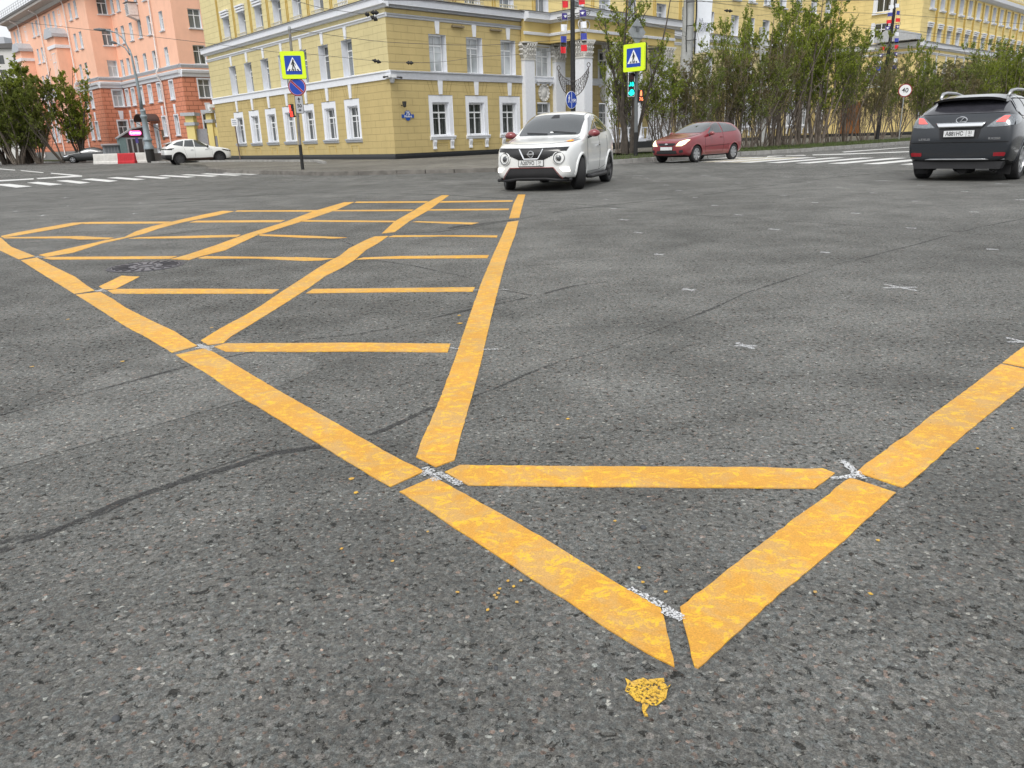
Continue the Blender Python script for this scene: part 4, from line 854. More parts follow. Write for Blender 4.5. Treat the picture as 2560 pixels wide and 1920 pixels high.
# ================================================================ vehicles
def carpaint(name, c, flake=0, rough=.28, dirt=.3):
    t = NT(name); p = t.n('TexCoord').outputs['Object']; g = t.noise(p, 3, 5, .65)
    sp = t.n('SeparateXYZ'); t.l(p, sp.inputs[0])
    d = t.math('MULTIPLY', t.ramp(sp.outputs[2], [(.0, 1), (.75, 0)]), t.ramp(g, [(.35, .2), (.7, 1)]))
    t.col(t.mix(c, (.22, .20, .17), t.math('MULTIPLY', d, dirt)))
    t.b.inputs['Roughness'].default_value = rough; t.b.inputs['Metallic'].default_value = flake; t.b.inputs['Coat Weight'].default_value = .8; t.b.inputs['Coat Roughness'].default_value = .06
    MT[name] = t.m; return t.m
carpaint('paint_white', (.74, .75, .74), dirt=.25); carpaint('paint_red', (.21, .016, .024), .15, dirt=.25); carpaint('paint_graphite', (.010, .014, .020), .2, rough=.22, dirt=.05); carpaint('paint_black', (.008, .010, .010), dirt=.08); carpaint('paint_mirror', (.20, .004, .014))
RUB = plain('rubber', (.018, .018, .019), .8, nscale=20); PLA = plain('black_plastic', (.02, .02, .022), .55); GLO = plain('gloss_black', (.006, .006, .007), .15, coat=.6, var=0)
CHR = plain('chrome', (.75, .76, .78), .12, metal=1, var=0); RIMS = plain('rim_silver', (.42, .43, .44), .3, metal=.8); RIMD = plain('rim_dark', (.07, .07, .073), .4, metal=.4)
UND = plain('underbody', (.010, .010, .010), .95)
LAMPG = plain('lamp_glass', (.20, .215, .23), .16, metal=.6, coat=1, var=.5, nscale=40); LREF = plain('lamp_lens', (.06, .065, .07), .06, metal=.3, coat=1, var=0)
REDL = plain('lens_red', (.22, .003, .010), .2, coat=.8); PLW = plain('plate_white', (.66, .67, .67), .4, var=.04)
def emis(name, c, e):
    t = NT(name); t.col(tuple(x*.5 for x in c)); t.b.inputs['Emission Color'].default_value = (*c, 1); t.b.inputs['Emission Strength'].default_value = e; MT[name] = t.m; return t.m
DRL = emis('lamp_lit_white', (1, .93, .82), 2.2); HEADL = emis('lamp_lit_warm', (1, .88, .55), 1.5); AMB = emis('lamp_lit_amber', (1, .33, .02), 1.0); TAIL = emis('lamp_lit_red', (1, .10, .09), 1.1)
def loft(rows, sub=2):
    bm = bmesh.new(); rings = []
    for (x, zb, w, zbe, wbe, zr, wr) in rows:
        P = [(0, zb), (w*.80, zb), (w*.975, zb+.07), (w, zb+.40*(zbe-zb)), (w*.99, zb+.78*(zbe-zb)), (wbe, zbe), ((wbe+wr)/2*1.005, (zbe+zr)/2+.01*(zr-zbe)), (wr, zr-.07*min(1, (zr-zbe)/.3)), (wr*.72, zr-.012), (0, zr)]
        L = [bm.verts.new((x, y, z)) for y, z in P]; Rr = [L[0]]+[bm.verts.new((x, -y, z)) for y, z in P[1:-1]]+[L[-1]]
        rings.append((L, Rr))
    n = 10
    for (L0, R0), (L1, R1) in zip(rings, rings[1:]):
        for i in range(n-1):
            bm.faces.new((L0[i], L0[i+1], L1[i+1], L1[i])); bm.faces.new((R0[i+1], R0[i], R1[i], R1[i+1]))
    for (L, Rr) in (rings[0], rings[-1]):
        bm.faces.new((L[0], L[1], Rr[1])) ; bm.faces.new((L[-1], Rr[-2], L[-2]))
        for i in range(1, n-2): bm.faces.new((L[i], L[i+1], Rr[i+1], Rr[i]))
    bmesh.ops.recalc_face_normals(bm, faces=bm.faces)
    me = bpy.data.meshes.new('body'); bm.to_mesh(me); bm.free()
    o = bpy.data.objects.new('tmp', me); sc.collection.objects.link(o)
    md = o.modifiers.new('s', 'SUBSURF'); md.levels = sub; md.render_levels = sub
    return o
def bake(o):
    bpy.context.view_layer.update(); return bpy.data.meshes.new_from_object(o.evaluated_get(bpy.context.evaluated_depsgraph_get()))
def car(name, loc, fwd, label, rows, axles, track, wr, ww, paintm, steer=0, rim='silver', spokes=5, cat='car', arch=.045, scale=1.0, zs=1.0):
    rz = math.atan2(fwd[1], fwd[0])
    o = bpy.data.objects.new(name, None); link(o, None, Matrix.Translation((loc[0], loc[1], 0)) @ Matrix.Rotation(rz, 4, 'Z') @ Matrix.Diagonal((scale, scale, scale*zs, 1))); tag(o, label, cat)
    t = loft(rows); me = bake(t); bm = bmesh.new(); bm.from_mesh(me); bvh = BVHTree.FromBMesh(bm); bm.free()
    cuts = []
    for ax in axles:
        for sy in (1, -1):
            mb = MB(); mb.lathe([(wr+arch, sy*(track/2-.26)), (wr+arch, sy*1.3)], 32, (ax, 0, wr), 'y'); c = bpy.data.objects.new('cut', mb.mesh('cut', UND)); sc.collection.objects.link(c); cuts.append(c)
            md = t.modifiers.new('b', 'BOOLEAN'); md.object = c; md.operation = 'DIFFERENCE'; md.solver = 'EXACT'
    me = bake(t)
    for c in cuts+[t]: bpy.data.objects.remove(c)
    me.materials.clear(); me.materials.append(paintm); me.materials.append(UND); me.name = 'body'
    for p in me.polygons:
        c = p.center; under = p.normal.z < -.75 and c.z < .4; ar = False
        for ax in axles:
            r = math.hypot(c.x-ax, c.z-wr)
            if r < wr+arch+.004 and abs(c.y) < track/2+.5 and (abs(p.normal.y) > .95 and abs(c.y) < track/2-.2 or (r > wr+arch-.02 and abs(p.normal.y) < .15)): ar = True
        p.material_index = 1 if (under or ar) else 0; p.use_smooth = True
    me.set_sharp_from_angle(angle=R_(38))
    body = link(bpy.data.objects.new('body', me), o, WM[o])
    def hit(axis, sg, a, b):
        if axis == 'x': r = bvh.ray_cast(Vector((sg*6, a, b)), Vector((-sg, 0, 0)))
        elif axis == 'y': r = bvh.ray_cast(Vector((a, sg*4, b)), Vector((0, -sg, 0)))
        else: r = bvh.ray_cast(Vector((a, b, 4)), Vector((0, 0, -1)))
        return r
    def panel(nm, poly, axis, sg, mat, off=.006, parent=None, res=.05, both=False, lbl=None, thick=.0):
        res_o = None
        for mir in ((1, -1) if both else (1,)):
            bm = bmesh.new(); pts = []
            pp = [(a*mir if axis == 'x' else a, b*mir if axis == 'z' else b) for a, b in poly]
            s2 = sg*mir if axis == 'y' else sg
            vs = [bm.verts.new((a, b, 0)) for a, b in pp]; bm.faces.new(vs)
            for ax_ in (0, 1):
                lo = min(p[ax_] for p in pp); hi = max(p[ax_] for p in pp); k = int((hi-lo)/res)+1
                for i in range(1, k):
                    co = [0, 0, 0]; co[ax_] = lo+(hi-lo)*i/k; no = [0, 0, 0]; no[ax_] = 1
                    bmesh.ops.bisect_plane(bm, geom=bm.verts[:]+bm.edges[:]+bm.faces[:], plane_co=co, plane_no=no, dist=1e-5)
            bmesh.ops.triangulate(bm, faces=bm.faces)
            ok = True
            for v in bm.verts:
                r = hit(axis, s2, v.co.x, v.co.y)
                if r[0] is None:
                    q = {'x': Vector((s2*1.9, v.co.x, v.co.y)), 'y': Vector((v.co.x, s2*.8, v.co.y)), 'z': Vector((v.co.x, v.co.y, 1.2))}[axis]; r = bvh.find_nearest(q)
                v.co = r[0]+r[1]*off
            if thick:
                g = bmesh.ops.solidify(bm, geom=bm.faces[:], thickness=thick)
            bmesh.ops.recalc_face_normals(bm, faces=bm.faces)
            m_ = bpy.data.meshes.new(nm); bm.to_mesh(m_); bm.free(); m_.materials.append(mat); m_.polygons.foreach_set('use_smooth', [True]*len(m_.polygons))
            # face outward
            d = {'x': Vector((s2, 0, 0)), 'y': Vector((0, s2, 0)), 'z': Vector((0, 0, 1))}[axis]
            if sum(p.normal.dot(d)*p.area for p in m_.polygons) < 0: m_.flip_normals()
            po = link(bpy.data.objects.new(nm, m_), parent or o, WM[o]); res_o = po
            if lbl: po['label'] = lbl
        return res_o
    def surf(axis, sg, a, b, off=0.0):
        r = hit(axis, sg, a, b)
        if r[0] is None: r = bvh.find_nearest({'x': Vector((sg*1.9, a, b)), 'y': Vector((a, sg*.8, b)), 'z': Vector((a, b, 1.2))}[axis])
        return r[0]+r[1]*off
    # wheels
    for ai, ax in enumerate(axles):
        for sy in (1, -1):
            st = steer if ai == 0 else 0
            W = WM[o] @ Matrix.Translation((ax, sy*(track/2), wr)) @ Matrix.Rotation(st, 4, 'Z') @ (Matrix.Rotation(math.pi, 4, 'Z') if sy < 0 else Matrix.Identity(4))
            h = ww/2; rr = wr*.68
            mb = MB(); mb.lathe([(rr, -h*.9), (wr*.9, -h), (wr*.985, -h*.82), (wr, -h*.5), (wr, h*.5), (wr*.985, h*.82), (wr*.9, h), (rr, h*.86), (rr*.97, h*.5), (rr*.97, -h*.5)], 36, axis='y')
            wh = mb.build('wheel', RUB, o, W, smooth='all')
            mb = MB(); rm = RIMS if rim == 'silver' else RIMD
            mb.lathe([(rr, h*.84), (rr*.93, h*.88), (rr*.9, h*.55)], 30, axis='y')
            mb.v = mb.v; mb.f = [f for f in mb.f if len(f) == 4]; mb.m = [0]*len(mb.f)
            mb.lathe([(rr*.95, h*.2), (rr*.95, h*.25), (.01, h*.3)], 24, axis='y', mi=1)
            mb.lathe([(rr*.25, h*.3), (rr*.24, h*.8), (.01, h*.84)], 14, axis='y')
            for k in range(spokes):
                a = 2*math.pi*k/spokes+.3; ca, sa = math.cos(a), math.sin(a); w0, w1 = rr*.16, rr*(.13 if rim != 'cap' else .25)
                v = [(ca*rr*.2-sa*w0, sa*rr*.2+ca*w0), (ca*rr*.93-sa*w1, sa*rr*.93+ca*w1), (ca*rr*.93+sa*w1, sa*rr*.93-ca*w1), (ca*rr*.2+sa*w0, sa*rr*.2-ca*w0)]
                mb.prism(v, h*.5, h*.78, 'y')
            mb.build('rim', [rm if rim != 'cap' else RIMS, RIMD], wh, W, smooth=True)
    return o, body, panel, surf, hit
def archlip(o, surf, ax, wr, arch, mat, nm='wheel_arch', a0=-8, a1=188, rad=.026, out=.012):
    for sy in (1, -1):
        pts = []
        for k in range(23):
            a = R_(a0+(a1-a0)*k/22); r = wr+arch+.015; x = ax+r*math.cos(a); z = wr+r*math.sin(a); p = surf('y', sy, x, max(z, .2), 0); pts.append((x, p.y+sy*(-.012+out*.5), z))
        mb = MB(); mb.tube(pts, rad, 8); mb.build(nm, mat, o, smooth='all')
def mirror(o, x, y, z, mat, s=1.0):
    for sy in (1, -1):
        bm = bmesh.new(); bmesh.ops.create_icosphere(bm, subdivisions=3, radius=.1*s)
        for v in bm.verts:
            v.co.x *= .85 if v.co.x > 0 else .35
            v.co.y *= 1.15; v.co.z *= .78
            if v.co.z < 0: v.co.z *= .8
        m_ = bpy.data.meshes.new('mirror'); bm.to_mesh(m_); bm.free(); m_.materials.append(mat); m_.polygons.foreach_set('use_smooth', [True]*len(m_.polygons))
        ob = link(bpy.data.objects.new('mirror', m_), o, WM[o] @ Matrix.Translation((x, sy*y, z)))
        mb = MB(); mb.tube([(x+.02, sy*(y-.05), z-.05), (x+.04, sy*(y-.20), z-.09)], .03, 6); mb.build('mirror_arm', PLA, ob, WM[o])
def plate(o, x, y, z, sg, s1, s2, tilt=0, w=.52, h=.112, txt=1):
    W = WM[o] @ Matrix.Translation((x, y, z)) @ Matrix.Rotation(math.pi/2 if sg > 0 else -math.pi/2, 4, 'Z') @ Matrix.Rotation(math.pi/2+tilt, 4, 'X')
    mb = MB(); mb.box(-w/2-.012, w/2+.012, -h/2-.012, h/2+.012, -.012, .0); mb.box(-w/2, w/2, -h/2, h/2, .0005, .004, 1); mb.box(w/2-.135, w/2-.130, -h/2, h/2, .0041, .006, 0)
    p = mb.build('number_plate', [PLA, PLW], o, W)
    text(s1, .105, W @ Matrix.Translation((-.075, -.003, .006)), p, BLK, 'lettering', .001, bold=.0015, sx=.80); text(s2, .075, W @ Matrix.Translation((w/2-.066, .014, .006)), p, BLK, 'lettering', .001, bold=.001, sx=.85)
    text('RUS', .022, W @ Matrix.Translation((w/2-.075, -.042, .006)), p, BLK, 'lettering', .001)
# ---- white crossover ------------------------------------------------
JR = [(2.06, .34, .58, .70, .56, .80, .48), (2.00, .235, .74, .76, .70, .885, .60), (1.86, .21, .815, .84, .79, .955, .66), (1.6, .20, .865, .93, .84, 1.0, .70), (1.25, .20, .885, .985, .865, 1.035, .74), (.98, .20, .88, 1.01, .86, 1.06, .74),
      (.80, .20, .87, 1.03, .84, 1.13, .745), (.45, .20, .865, 1.04, .83, 1.40, .705), (.12, .20, .865, 1.05, .83, 1.565, .67), (-.25, .20, .865, 1.06, .83, 1.63, .655), (-.8, .20, .87, 1.075, .83, 1.62, .64), (-1.25, .21, .885, 1.10, .86, 1.55, .60), (-1.62, .24, .86, 1.12, .83, 1.44, .56), (-1.88, .28, .82, 1.08, .78, 1.22, .5), (-2.02, .34, .76, .98, .70, 1.02, .46), (-2.06, .42, .68, .88, .62, .92, .42)]
jf = Vector((-.35, -.937, 0)).normalized()
o, body, panel, surf, hit = car('parked_car' if 0 else 'car', (.80, 17.15, 0)-jf.xy.to_3d()*1.265 if 0 else Vector((.82, 17.12, 0))-jf*1.265, jf, 'white compact crossover with red door mirrors, turning with its amber indicator lit', JR, (1.265, -1.265), 1.54, .335, .22, MT['paint_white'], steer=R_(27), rim='dark', spokes=5)
J = o
panel('windscreen', [(-.66, 1.105), (.66, 1.105), (.69, 1.13), (.655, 1.41), (.60, 1.505), (.3, 1.54), (-.3, 1.54), (-.60, 1.505), (-.655, 1.41), (-.69, 1.13)], 'x', 1, MT['glass_car'])
for a in ([(.60, 1.09), (.10, 1.44), (-.20, 1.51), (-.24, 1.12)], [(-.30, 1.12), (-.27, 1.51), (-.85, 1.49), (-1.22, 1.25), (-1.15, 1.17)]): panel('side_window', a, 'y', 1, MT['glass_car'], both=True)
panel('rear_window', [(-.50, 1.14), (.50, 1.14), (.44, 1.36), (-.44, 1.36)], 'x', -1, MT['glass_car'])
g = panel('grille', [(-.75, .875), (0, .862), (.75, .875), (.72, .80), (.60, .80), (.45, .715), (.28, .64), (-.28, .64), (-.45, .715), (-.60, .80), (-.72, .80)], 'x', 1, GLO, .008)
for sy in (1, -1):
    mb = MB(); pts = [surf('x', 1, sy*y, z, .022) for y, z in ((.255, .835), (.15, .655))]; mb.tube(pts, .017, 8)
    if sy > 0: mb.tube([surf('x', 1, y, .653, .022) for y in (-.15, 0, .15)], .017, 8)
    mb.build('chrome_bar', CHR, g, WM[o])
lg = MB(); c = surf('x', 1, 0, .75, .03); lg.tube([(c.x, .058*math.cos(t/20*6.2832), .75+.058*math.sin(t/20*6.2832)) for t in range(21)], .010, 6); lg.box(c.x-.004, c.x+.012, -.078, .078, .735, .765); lg.build('badge', CHR, g, WM[o])
for y0, y1 in ((.62, .08), (-.02, -.50)):
    mb = MB(); mb.tube([surf('x', 1, y0+(y1-y0)*k/6, 1.12+.05*k/6*(1 if y0 > 0 else .6), .022) for k in range(7)], .010, 5); mb.build('wiper', BLK, o)
panel('mirror_mount', [(-.06, 1.53), (.06, 1.53), (.10, 1.46), (-.10, 1.46)], 'x', 1, BLK, .009); panel('sticker', [(.02, 1.15), (.10, 1.15), (.10, 1.175), (.02, 1.175)], 'x', 1, PLW, .009)
for sy in (1, -1):   # round headlights
    c = surf('x', 1, sy*.585, .665, 0); n = Vector((.93, sy*.33, .12)).normalized(); q = n.to_track_quat('Z', 'Y').to_matrix().to_4x4(); W = WM[o] @ Matrix.Translation(c-n*.03) @ q
    mb = MB(); mb.lathe([(.132, .0), (.134, .03), (.120, .040), (.116, .03)], 30); hl = mb.build('headlight', MT['paint_white'], o, W, smooth=True)
    mb = MB(); mb.lathe([(.118, .0), (.116, .040), (.100, .036), (.096, .012), (.082, .02), (.078, .03), (.068, .03), (.064, .01)], 30); mb.build('reflector', plain('lamp_rim', (.11, .115, .12), .2, metal=.6, coat=.6, var=.2), hl, W, smooth=True)
    mb = MB(); mb.lathe([(.064, .0), (.062, .030), (.04, .044), (.002, .05)], 24); mb.build('lens', LREF, hl, W, smooth=True)
    # indicator strip riding on the wing
    pl_ = panel('indicator', [(1.72, sy*.60), (1.50, sy*.665), (1.22, sy*.79), (1.14, sy*.83), (1.30, sy*.80), (1.60, sy*.745)], 'z', 1, LAMPG, .012, res=.04)
    if sy > 0: panel('bulb', [(1.66, .63), (1.50, .69), (1.48, .755), (1.62, .725)], 'z', 1, AMB, .018, parent=pl_, res=.04)
    panel('daylight_lamp', [(sy*.60, .475), (sy*.76, .49), (sy*.78, .40), (sy*.66, .405)], 'x', 1, DRL, .012, res=.03)
panel('lower_intake', [(-.46, .475), (.46, .475), (.62, .27), (-.62, .27)], 'x', 1, PLA, .008)
for pts in ([(-.47, .482), (.47, .482)], [(.47, .482), (.64, .27)], [(-.47, .482), (-.64, .27)]):
    mb = MB(); mb.tube([surf('x', 1, pts[0][0]*(1-t)+pts[1][0]*t, pts[0][1]*(1-t)+pts[1][1]*t, .012) for t in (0, .25, .5, .75, 1)], .008, 5); mb.build('red_trim', plain('trim_red', (.22, .03, .03), .4), o)
mb = MB(); mb.tube([(surf('x', 1, y, .25, .01).x+.01, y, .235+.03*(abs(y) < .5)) for y in (-.80, -.72, -.6, -.5, -.3, 0, .3, .5, .6, .72, .80)], .035, 8); mb.build('splitter', PLA, o, smooth='all')
for sy in (1, -1): mb = MB(); mb.tube([(.85, sy*.87, .25), (.6, sy*.89, .235), (-.6, sy*.89, .235), (-.86, sy*.87, .25)], .045, 8); mb.build('side_skirt', PLA, o, smooth='all')
c = surf('x', 1, 0, .575, .0); plate(o, c.x+.02, 0, .575, 1, 'А207УО', '51')
mirror(o, .60, .955, 1.12, MT['paint_mirror'], 1.15)
for ax in (1.265, -1.265): archlip(o, surf, ax, .335, .045, MT['paint_white'], rad=.034)
mb = MB(); 
for sy in (1, -1):
    mb = MB(); a = surf('y', sy, -.1, .86, .01); mb.box(-.22, -.06, a.y-.01, a.y+sy*.03 if sy > 0 else a.y+.01, .86, .885) if sy > 0 else mb.box(-.22, -.06, a.y-.03, a.y+.01, .86, .885); mb.build('door_handle', CHR, o)
def seam(o, surf, pts, axis='y', both=True, r=.004, nm='door_seam', par=None):
    for sy in ((1, -1) if both else (1,)):
        P_ = []
        for (a, b), (c, d) in zip(pts, pts[1:]):
            for k in range(6): P_.append((a+(c-a)*k/6, b+(d-b)*k/6))
        P_.append(pts[-1])
        if axis == 'y': q = [surf('y', sy, a, b, .001) for a, b in P_]
        elif axis == 'z': q = [surf('z', 1, a, b*sy, .001) for a, b in P_]
        else: q = [surf('x', axis == 'x' and 1 or -1, a*sy, b, .001) for a, b in P_]
        mb = MB(); mb.tube(q, r, 4); mb.build(nm, UND, par or o, WM[o])
seam(o, surf, [(.72, 1.05), (.80, .8), (.78, .34), (-.28, .34), (-.34, .8), (-.30, 1.08)]); seam(o, surf, [(-.30, .34), (-.86, .42), (-1.0, .75), (-1.02, 1.08)])
seam(o, surf, [(1.86, .0), (1.84, .35), (1.70, .60), (1.2, .70), (.92, .72)], 'z')
seam(o, surf, [(.12, .60), (-.8, .56)], 'z', r=.006)
# ---- red hatchback ---------------------------------------------------
HR = [(2.00, .36, .52, .60, .50, .68, .44), (1.95, .25, .68, .66, .64, .76, .54), (1.80, .21, .77, .74, .74, .84, .60), (1.5, .19, .82, .84, .79, .91, .64), (1.15, .19, .835, .90, .81, .97, .66), (.86, .19, .835, .93, .80, 1.01, .66),
      (.70, .19, .83, .95, .79, 1.08, .65), (.25, .19, .83, .96, .78, 1.31, .59), (-.12, .19, .83, .97, .78, 1.42, .555), (-.5, .19, .83, .98, .78, 1.455, .55), (-1.0, .19, .835, 1.0, .79, 1.43, .54), (-1.35, .21, .835, 1.03, .80, 1.425, .56), (-1.62, .23, .82, 1.03, .78, 1.385, .55), (-1.82, .26, .79, 1.0, .75, 1.17, .57), (-1.92, .32, .74, .92, .70, 1.0, .56), (-1.96, .40, .68, .80, .64, .88, .5)]
hf = Vector((-.735, -.678, 0)).normalized()
pA = G(1737, 406); hc = Vector((pA.x, pA.y, 0))-hf*1.245+Vector((hf.y, -hf.x, 0))*(.74) 
o, body, panel, surf, hit = car('car', hc, hf, 'small dark red three-door hatchback driving with both headlights on', HR, (1.245, -1.245), 1.46, .30, .19, MT['paint_red'], rim='cap', spokes=7)
panel('windscreen', [(-.62, 1.04), (.62, 1.04), (.66, 1.08), (.575, 1.30), (.50, 1.385), (-.50, 1.385), (-.575, 1.30), (-.66, 1.08)], 'x', 1, MT['glass_car'])
for a in ([(.50, 1.01), (.02, 1.29), (-.22, 1.365), (-.42, 1.38), (-.45, 1.03)], [(-.52, 1.035), (-.50, 1.38), (-.95, 1.36), (-1.28, 1.28), (-1.50, 1.13), (-1.44, 1.08)]): panel('side_window', a, 'y', 1, MT['glass_car'], both=True)
panel('rear_window', [(-.50, 1.06), (.50, 1.06), (.44, 1.26), (-.44, 1.26)], 'x', -1, MT['glass_car'])
panel('grille', [(-.36, .70), (.36, .70), (.38, .665), (.30, .615), (-.30, .615), (-.38, .665)], 'x', 1, PLA, .008)
c = surf('x', 1, 0, .665, .02); mb = MB(); mb.lathe([(.05, 0), (.045, .012), (.01, .016)], 20, (c.x, 0, .665), 'x', sx=1.35, sy=.6); mb.build('badge', CHR, o, smooth=True)
panel('headlight', [(.40, .60), (.62, .60), (.71, .66), (.755, .80), (.70, .815), (.52, .74)], 'x', 1, HEADL, .012, both=True, res=.03)
panel('lower_intake', [(-.42, .44), (.42, .44), (.46, .33), (-.46, .33)], 'x', 1, PLA, .008)
panel('fog_lamp', [(.53, .45), (.66, .47), (.68, .38), (.55, .36)], 'x', 1, PLA, .01, both=True)
c = surf('x', 1, 0, .52, 0); plate(o, c.x+.02, 0, .515, 1, 'К386АМ' if 0 else '', '')
mirror(o, .42, .89, 1.0, MT['paint_red']); [archlip(o, surf, ax, .30, .045, MT['paint_red'], rad=.022) for ax in (1.245, -1.245)]
seam(o, surf, [(.70, .96), (.74, .7), (.70, .33), (-.46, .33), (-.52, .7), (-.48, 1.03)]); seam(o, surf, [(.72, .55), (-.9, .60)], r=.006, nm='side_moulding'); seam(o, surf, [(1.75, 0), (1.70, .4), (1.4, .60), (.8, .66)], 'z')
mb = MB(); a = surf('y', 1, -.33, .86, .01); mb.box(-.42, -.28, a.y-.02, a.y+.02, .85, .875); mb.build('door_handle', MT['paint_red'], o)
# ---- dark suv at the right -------------------------------------------
LR = [(2.4, 0.4, 0.62, 0.72, 0.58, 0.8, 0.5), (2.33, 0.28, 0.78, 0.8, 0.74, 0.9, 0.62), (2.1, 0.23, 0.87, 0.9, 0.84, 0.99, 0.7), (1.7, 0.22, 0.925, 0.99, 0.89, 1.05, 0.74), (1.15, 0.22, 0.94, 1.04, 0.9, 1.11, 0.76), (0.95, 0.22, 0.94, 1.05, 0.89, 1.16, 0.75), (0.45, 0.22, 0.935, 1.06, 0.87, 1.399, 0.68), (0.1, 0.22, 0.935, 1.07, 0.87, 1.554, 0.64), (-0.4, 0.22, 0.935, 1.08, 0.87, 1.612, 0.625), (-1.0, 0.22, 0.935, 1.09, 0.87, 1.616, 0.62), (-1.5, 0.23, 0.94, 1.14, 0.88, 1.585, 0.6), (-1.72, 0.25, 0.94, 1.18, 0.88, 1.53, 0.585), (-1.95, 0.28, 0.93, 1.22, 0.87, 1.39, 0.6), (-2.14, 0.33, 0.915, 1.18, 0.86, 1.27, 0.66), (-2.27, 0.36, 0.89, 1.08, 0.84, 1.16, 0.68), (-2.32, 0.4, 0.86, 0.92, 0.84, 1.02, 0.7), (-2.33, 0.44, 0.8, 0.7, 0.78, 0.8, 0.62)]
lf = Vector((.69, .724, 0)).normalized(); ra = G(2306, 446); lc = Vector((ra.x, ra.y, 0))+Vector((lf.y, -lf.x, 0))*.82+lf*1.37
o, body, panel, surf, hit = car('car', lc, lf, 'dark graphite luxury SUV seen from behind with lit tail lights and silver roof rails', LR, (1.37, -1.37), 1.63, .375, .235, MT['paint_graphite'], rim='silver', spokes=7)
panel('rear_window', [(-.74, 1.245), (.74, 1.245), (.68, 1.38), (.58, 1.49), (-.58, 1.49), (-.68, 1.38)], 'x', -1, plain('glass_privacy', (.035, .035, .042), .12, coat=.7, var=.2))
for a in ([(.72, 1.08), (.2, 1.45), (-.28, 1.55), (-.30, 1.10)], [(-.36, 1.10), (-.34, 1.55), (-1.0, 1.56), (-1.06, 1.13)], [(-1.12, 1.14), (-1.08, 1.56), (-1.45, 1.50), (-1.78, 1.28), (-1.74, 1.20)]): panel('side_window', a, 'y', 1, MT['glass_car'], both=True)
for sy in (1, -1):
    q = [(.74, 1.10), (.34, 1.50), (.1, 1.59), (-1.45, 1.56), (-1.86, 1.27), (-1.76, 1.16), (-1.1, 1.10), (.74, 1.065)]
    mb = MB(); mb.tube([surf('y', sy, a, b, .008) for a, b in [(q[i][0]+(q[i+1][0]-q[i][0])*k/6, q[i][1]+(q[i+1][1]-q[i][1])*k/6) for i in range(len(q)-1) for k in range(6)]], .012, 5); mb.build('window_trim', CHR, o)
panel('windscreen', [(-.72, 1.17), (.72, 1.17), (.60, 1.56), (-.60, 1.56)], 'x', 1, MT['glass_car'])
mb = MB(); n = 12; pts = []
for k in range(n+1):
    y = -.62+1.24*k/n; e = 1-(abs(y)/.62)**4; a = (-1.58, 1.60-.05*(1-e)); b = (-1.94-.10*e, 1.545-.06*(1-e))
    pts.append([(a[0], y, a[1]), (b[0], y, b[1]), (b[0]+.01, y, b[1]-.045), (a[0]-.05, y, a[1]-.10)])
vs = [v for p in pts for v in p]; mb.add(vs, [(4*i+j, 4*i+(j+1) % 4, 4*i+4+(j+1) % 4, 4*i+4+j) for i in range(n) for j in range(4)]+[(0, 1, 2, 3), tuple(4*n+k for k in (3, 2, 1, 0))])
mb.build('spoiler', GLO, o, smooth=True)
for sy in (1, -1):
    mb = MB(); mb.tube([(.15, sy*.60, 1.54), (.0, sy*.61, 1.62), (-.5, sy*.615, 1.67), (-1.2, sy*.605, 1.67), (-1.52, sy*.59, 1.64), (-1.66, sy*.58, 1.54)], [.03, .028, .025, .025, .03, .03], 8); mb.build('roof_rail', RIMS, o, smooth='all')
    tl = panel('tail_light', [(sy*.44, 1.0), (sy*.60, .995), (sy*.78, 1.005), (sy*.855, 1.02), (sy*.86, 1.10), (sy*.84, 1.19), (sy*.70, 1.205), (sy*.58, 1.12)], 'x', -1, LAMPG, .014, res=.03)
    panel('lens', [(sy*.58, 1.075), (sy*.74, 1.08), (sy*.77, 1.175), (sy*.68, 1.165)], 'x', -1, TAIL, .022, parent=tl, res=.03)
    panel('side_lens', [(-2.20, 1.02), (-1.92, 1.07), (-1.80, 1.16), (-1.95, 1.20), (-2.14, 1.18)], 'y', sy, LAMPG, .012, parent=tl, res=.04)
    panel('reflector', [(sy*.62, .475), (sy*.80, .475), (sy*.82, .53), (sy*.80, .545), (sy*.62, .54)], 'x', -1, REDL, .01, res=.03)
panel('chrome_bar', [(-.42, 1.05), (.42, 1.05), (.37, .99), (-.37, .99)], 'x', -1, CHR, .03, thick=.03)
panel('plate_recess', [(-.36, .985), (.36, .985), (.33, .79), (-.33, .79)], 'x', -1, PLA, .005)
c = surf('x', -1, 0, .89, 0); plate(o, c.x-.04, 0, .89, -1, 'А881НС', '51')
c = surf('x', -1, 0, 1.13, .02); mb = MB(); mb.tube([(c.x-.0, .092*math.cos(t/24*6.2832), 1.13+.060*math.sin(t/24*6.2832)) for t in range(25)], .009, 6); mb.tube([(c.x-.004, -.032, 1.172), (c.x-.004, .022, 1.105), (c.x-.004, -.07, 1.105)], .010, 5); mb.build('badge', CHR, o)
c = surf('x', -1, -.55, .66, .012); 
for yy, s_ in ((.60, 'LEXUS'), (-.60, 'RX350')):
    c = surf('x', -1, yy, .79, .012); W = WM[o] @ Matrix.Translation(c) @ Matrix.Rotation(-math.pi/2, 4, 'Z') @ Matrix.Rotation(math.pi/2, 4, 'X'); text(s_, .055, W, o, CHR, 'lettering', .002, sx=1.3)
mb = MB(); mb.tube([surf('x', -1, y, .73, .004) for y in (-.84, -.7, -.4, 0, .4, .7, .84)], .007, 4); mb.build('bumper_seam', UND, o)
mb = MB(); mb.tube([surf('x', -1, y, .42, .004) for y in (-.8, -.4, 0, .4, .8)], .014, 6); mb.build('bumper_moulding', RIMS, o, smooth='all')
mb = MB(); mb.prism([(-.74, .24), (.74, .24), (.80, .38), (-.80, .38)], -2.27, -2.0, 'x'); mb.build('diffuser', PLA, o)
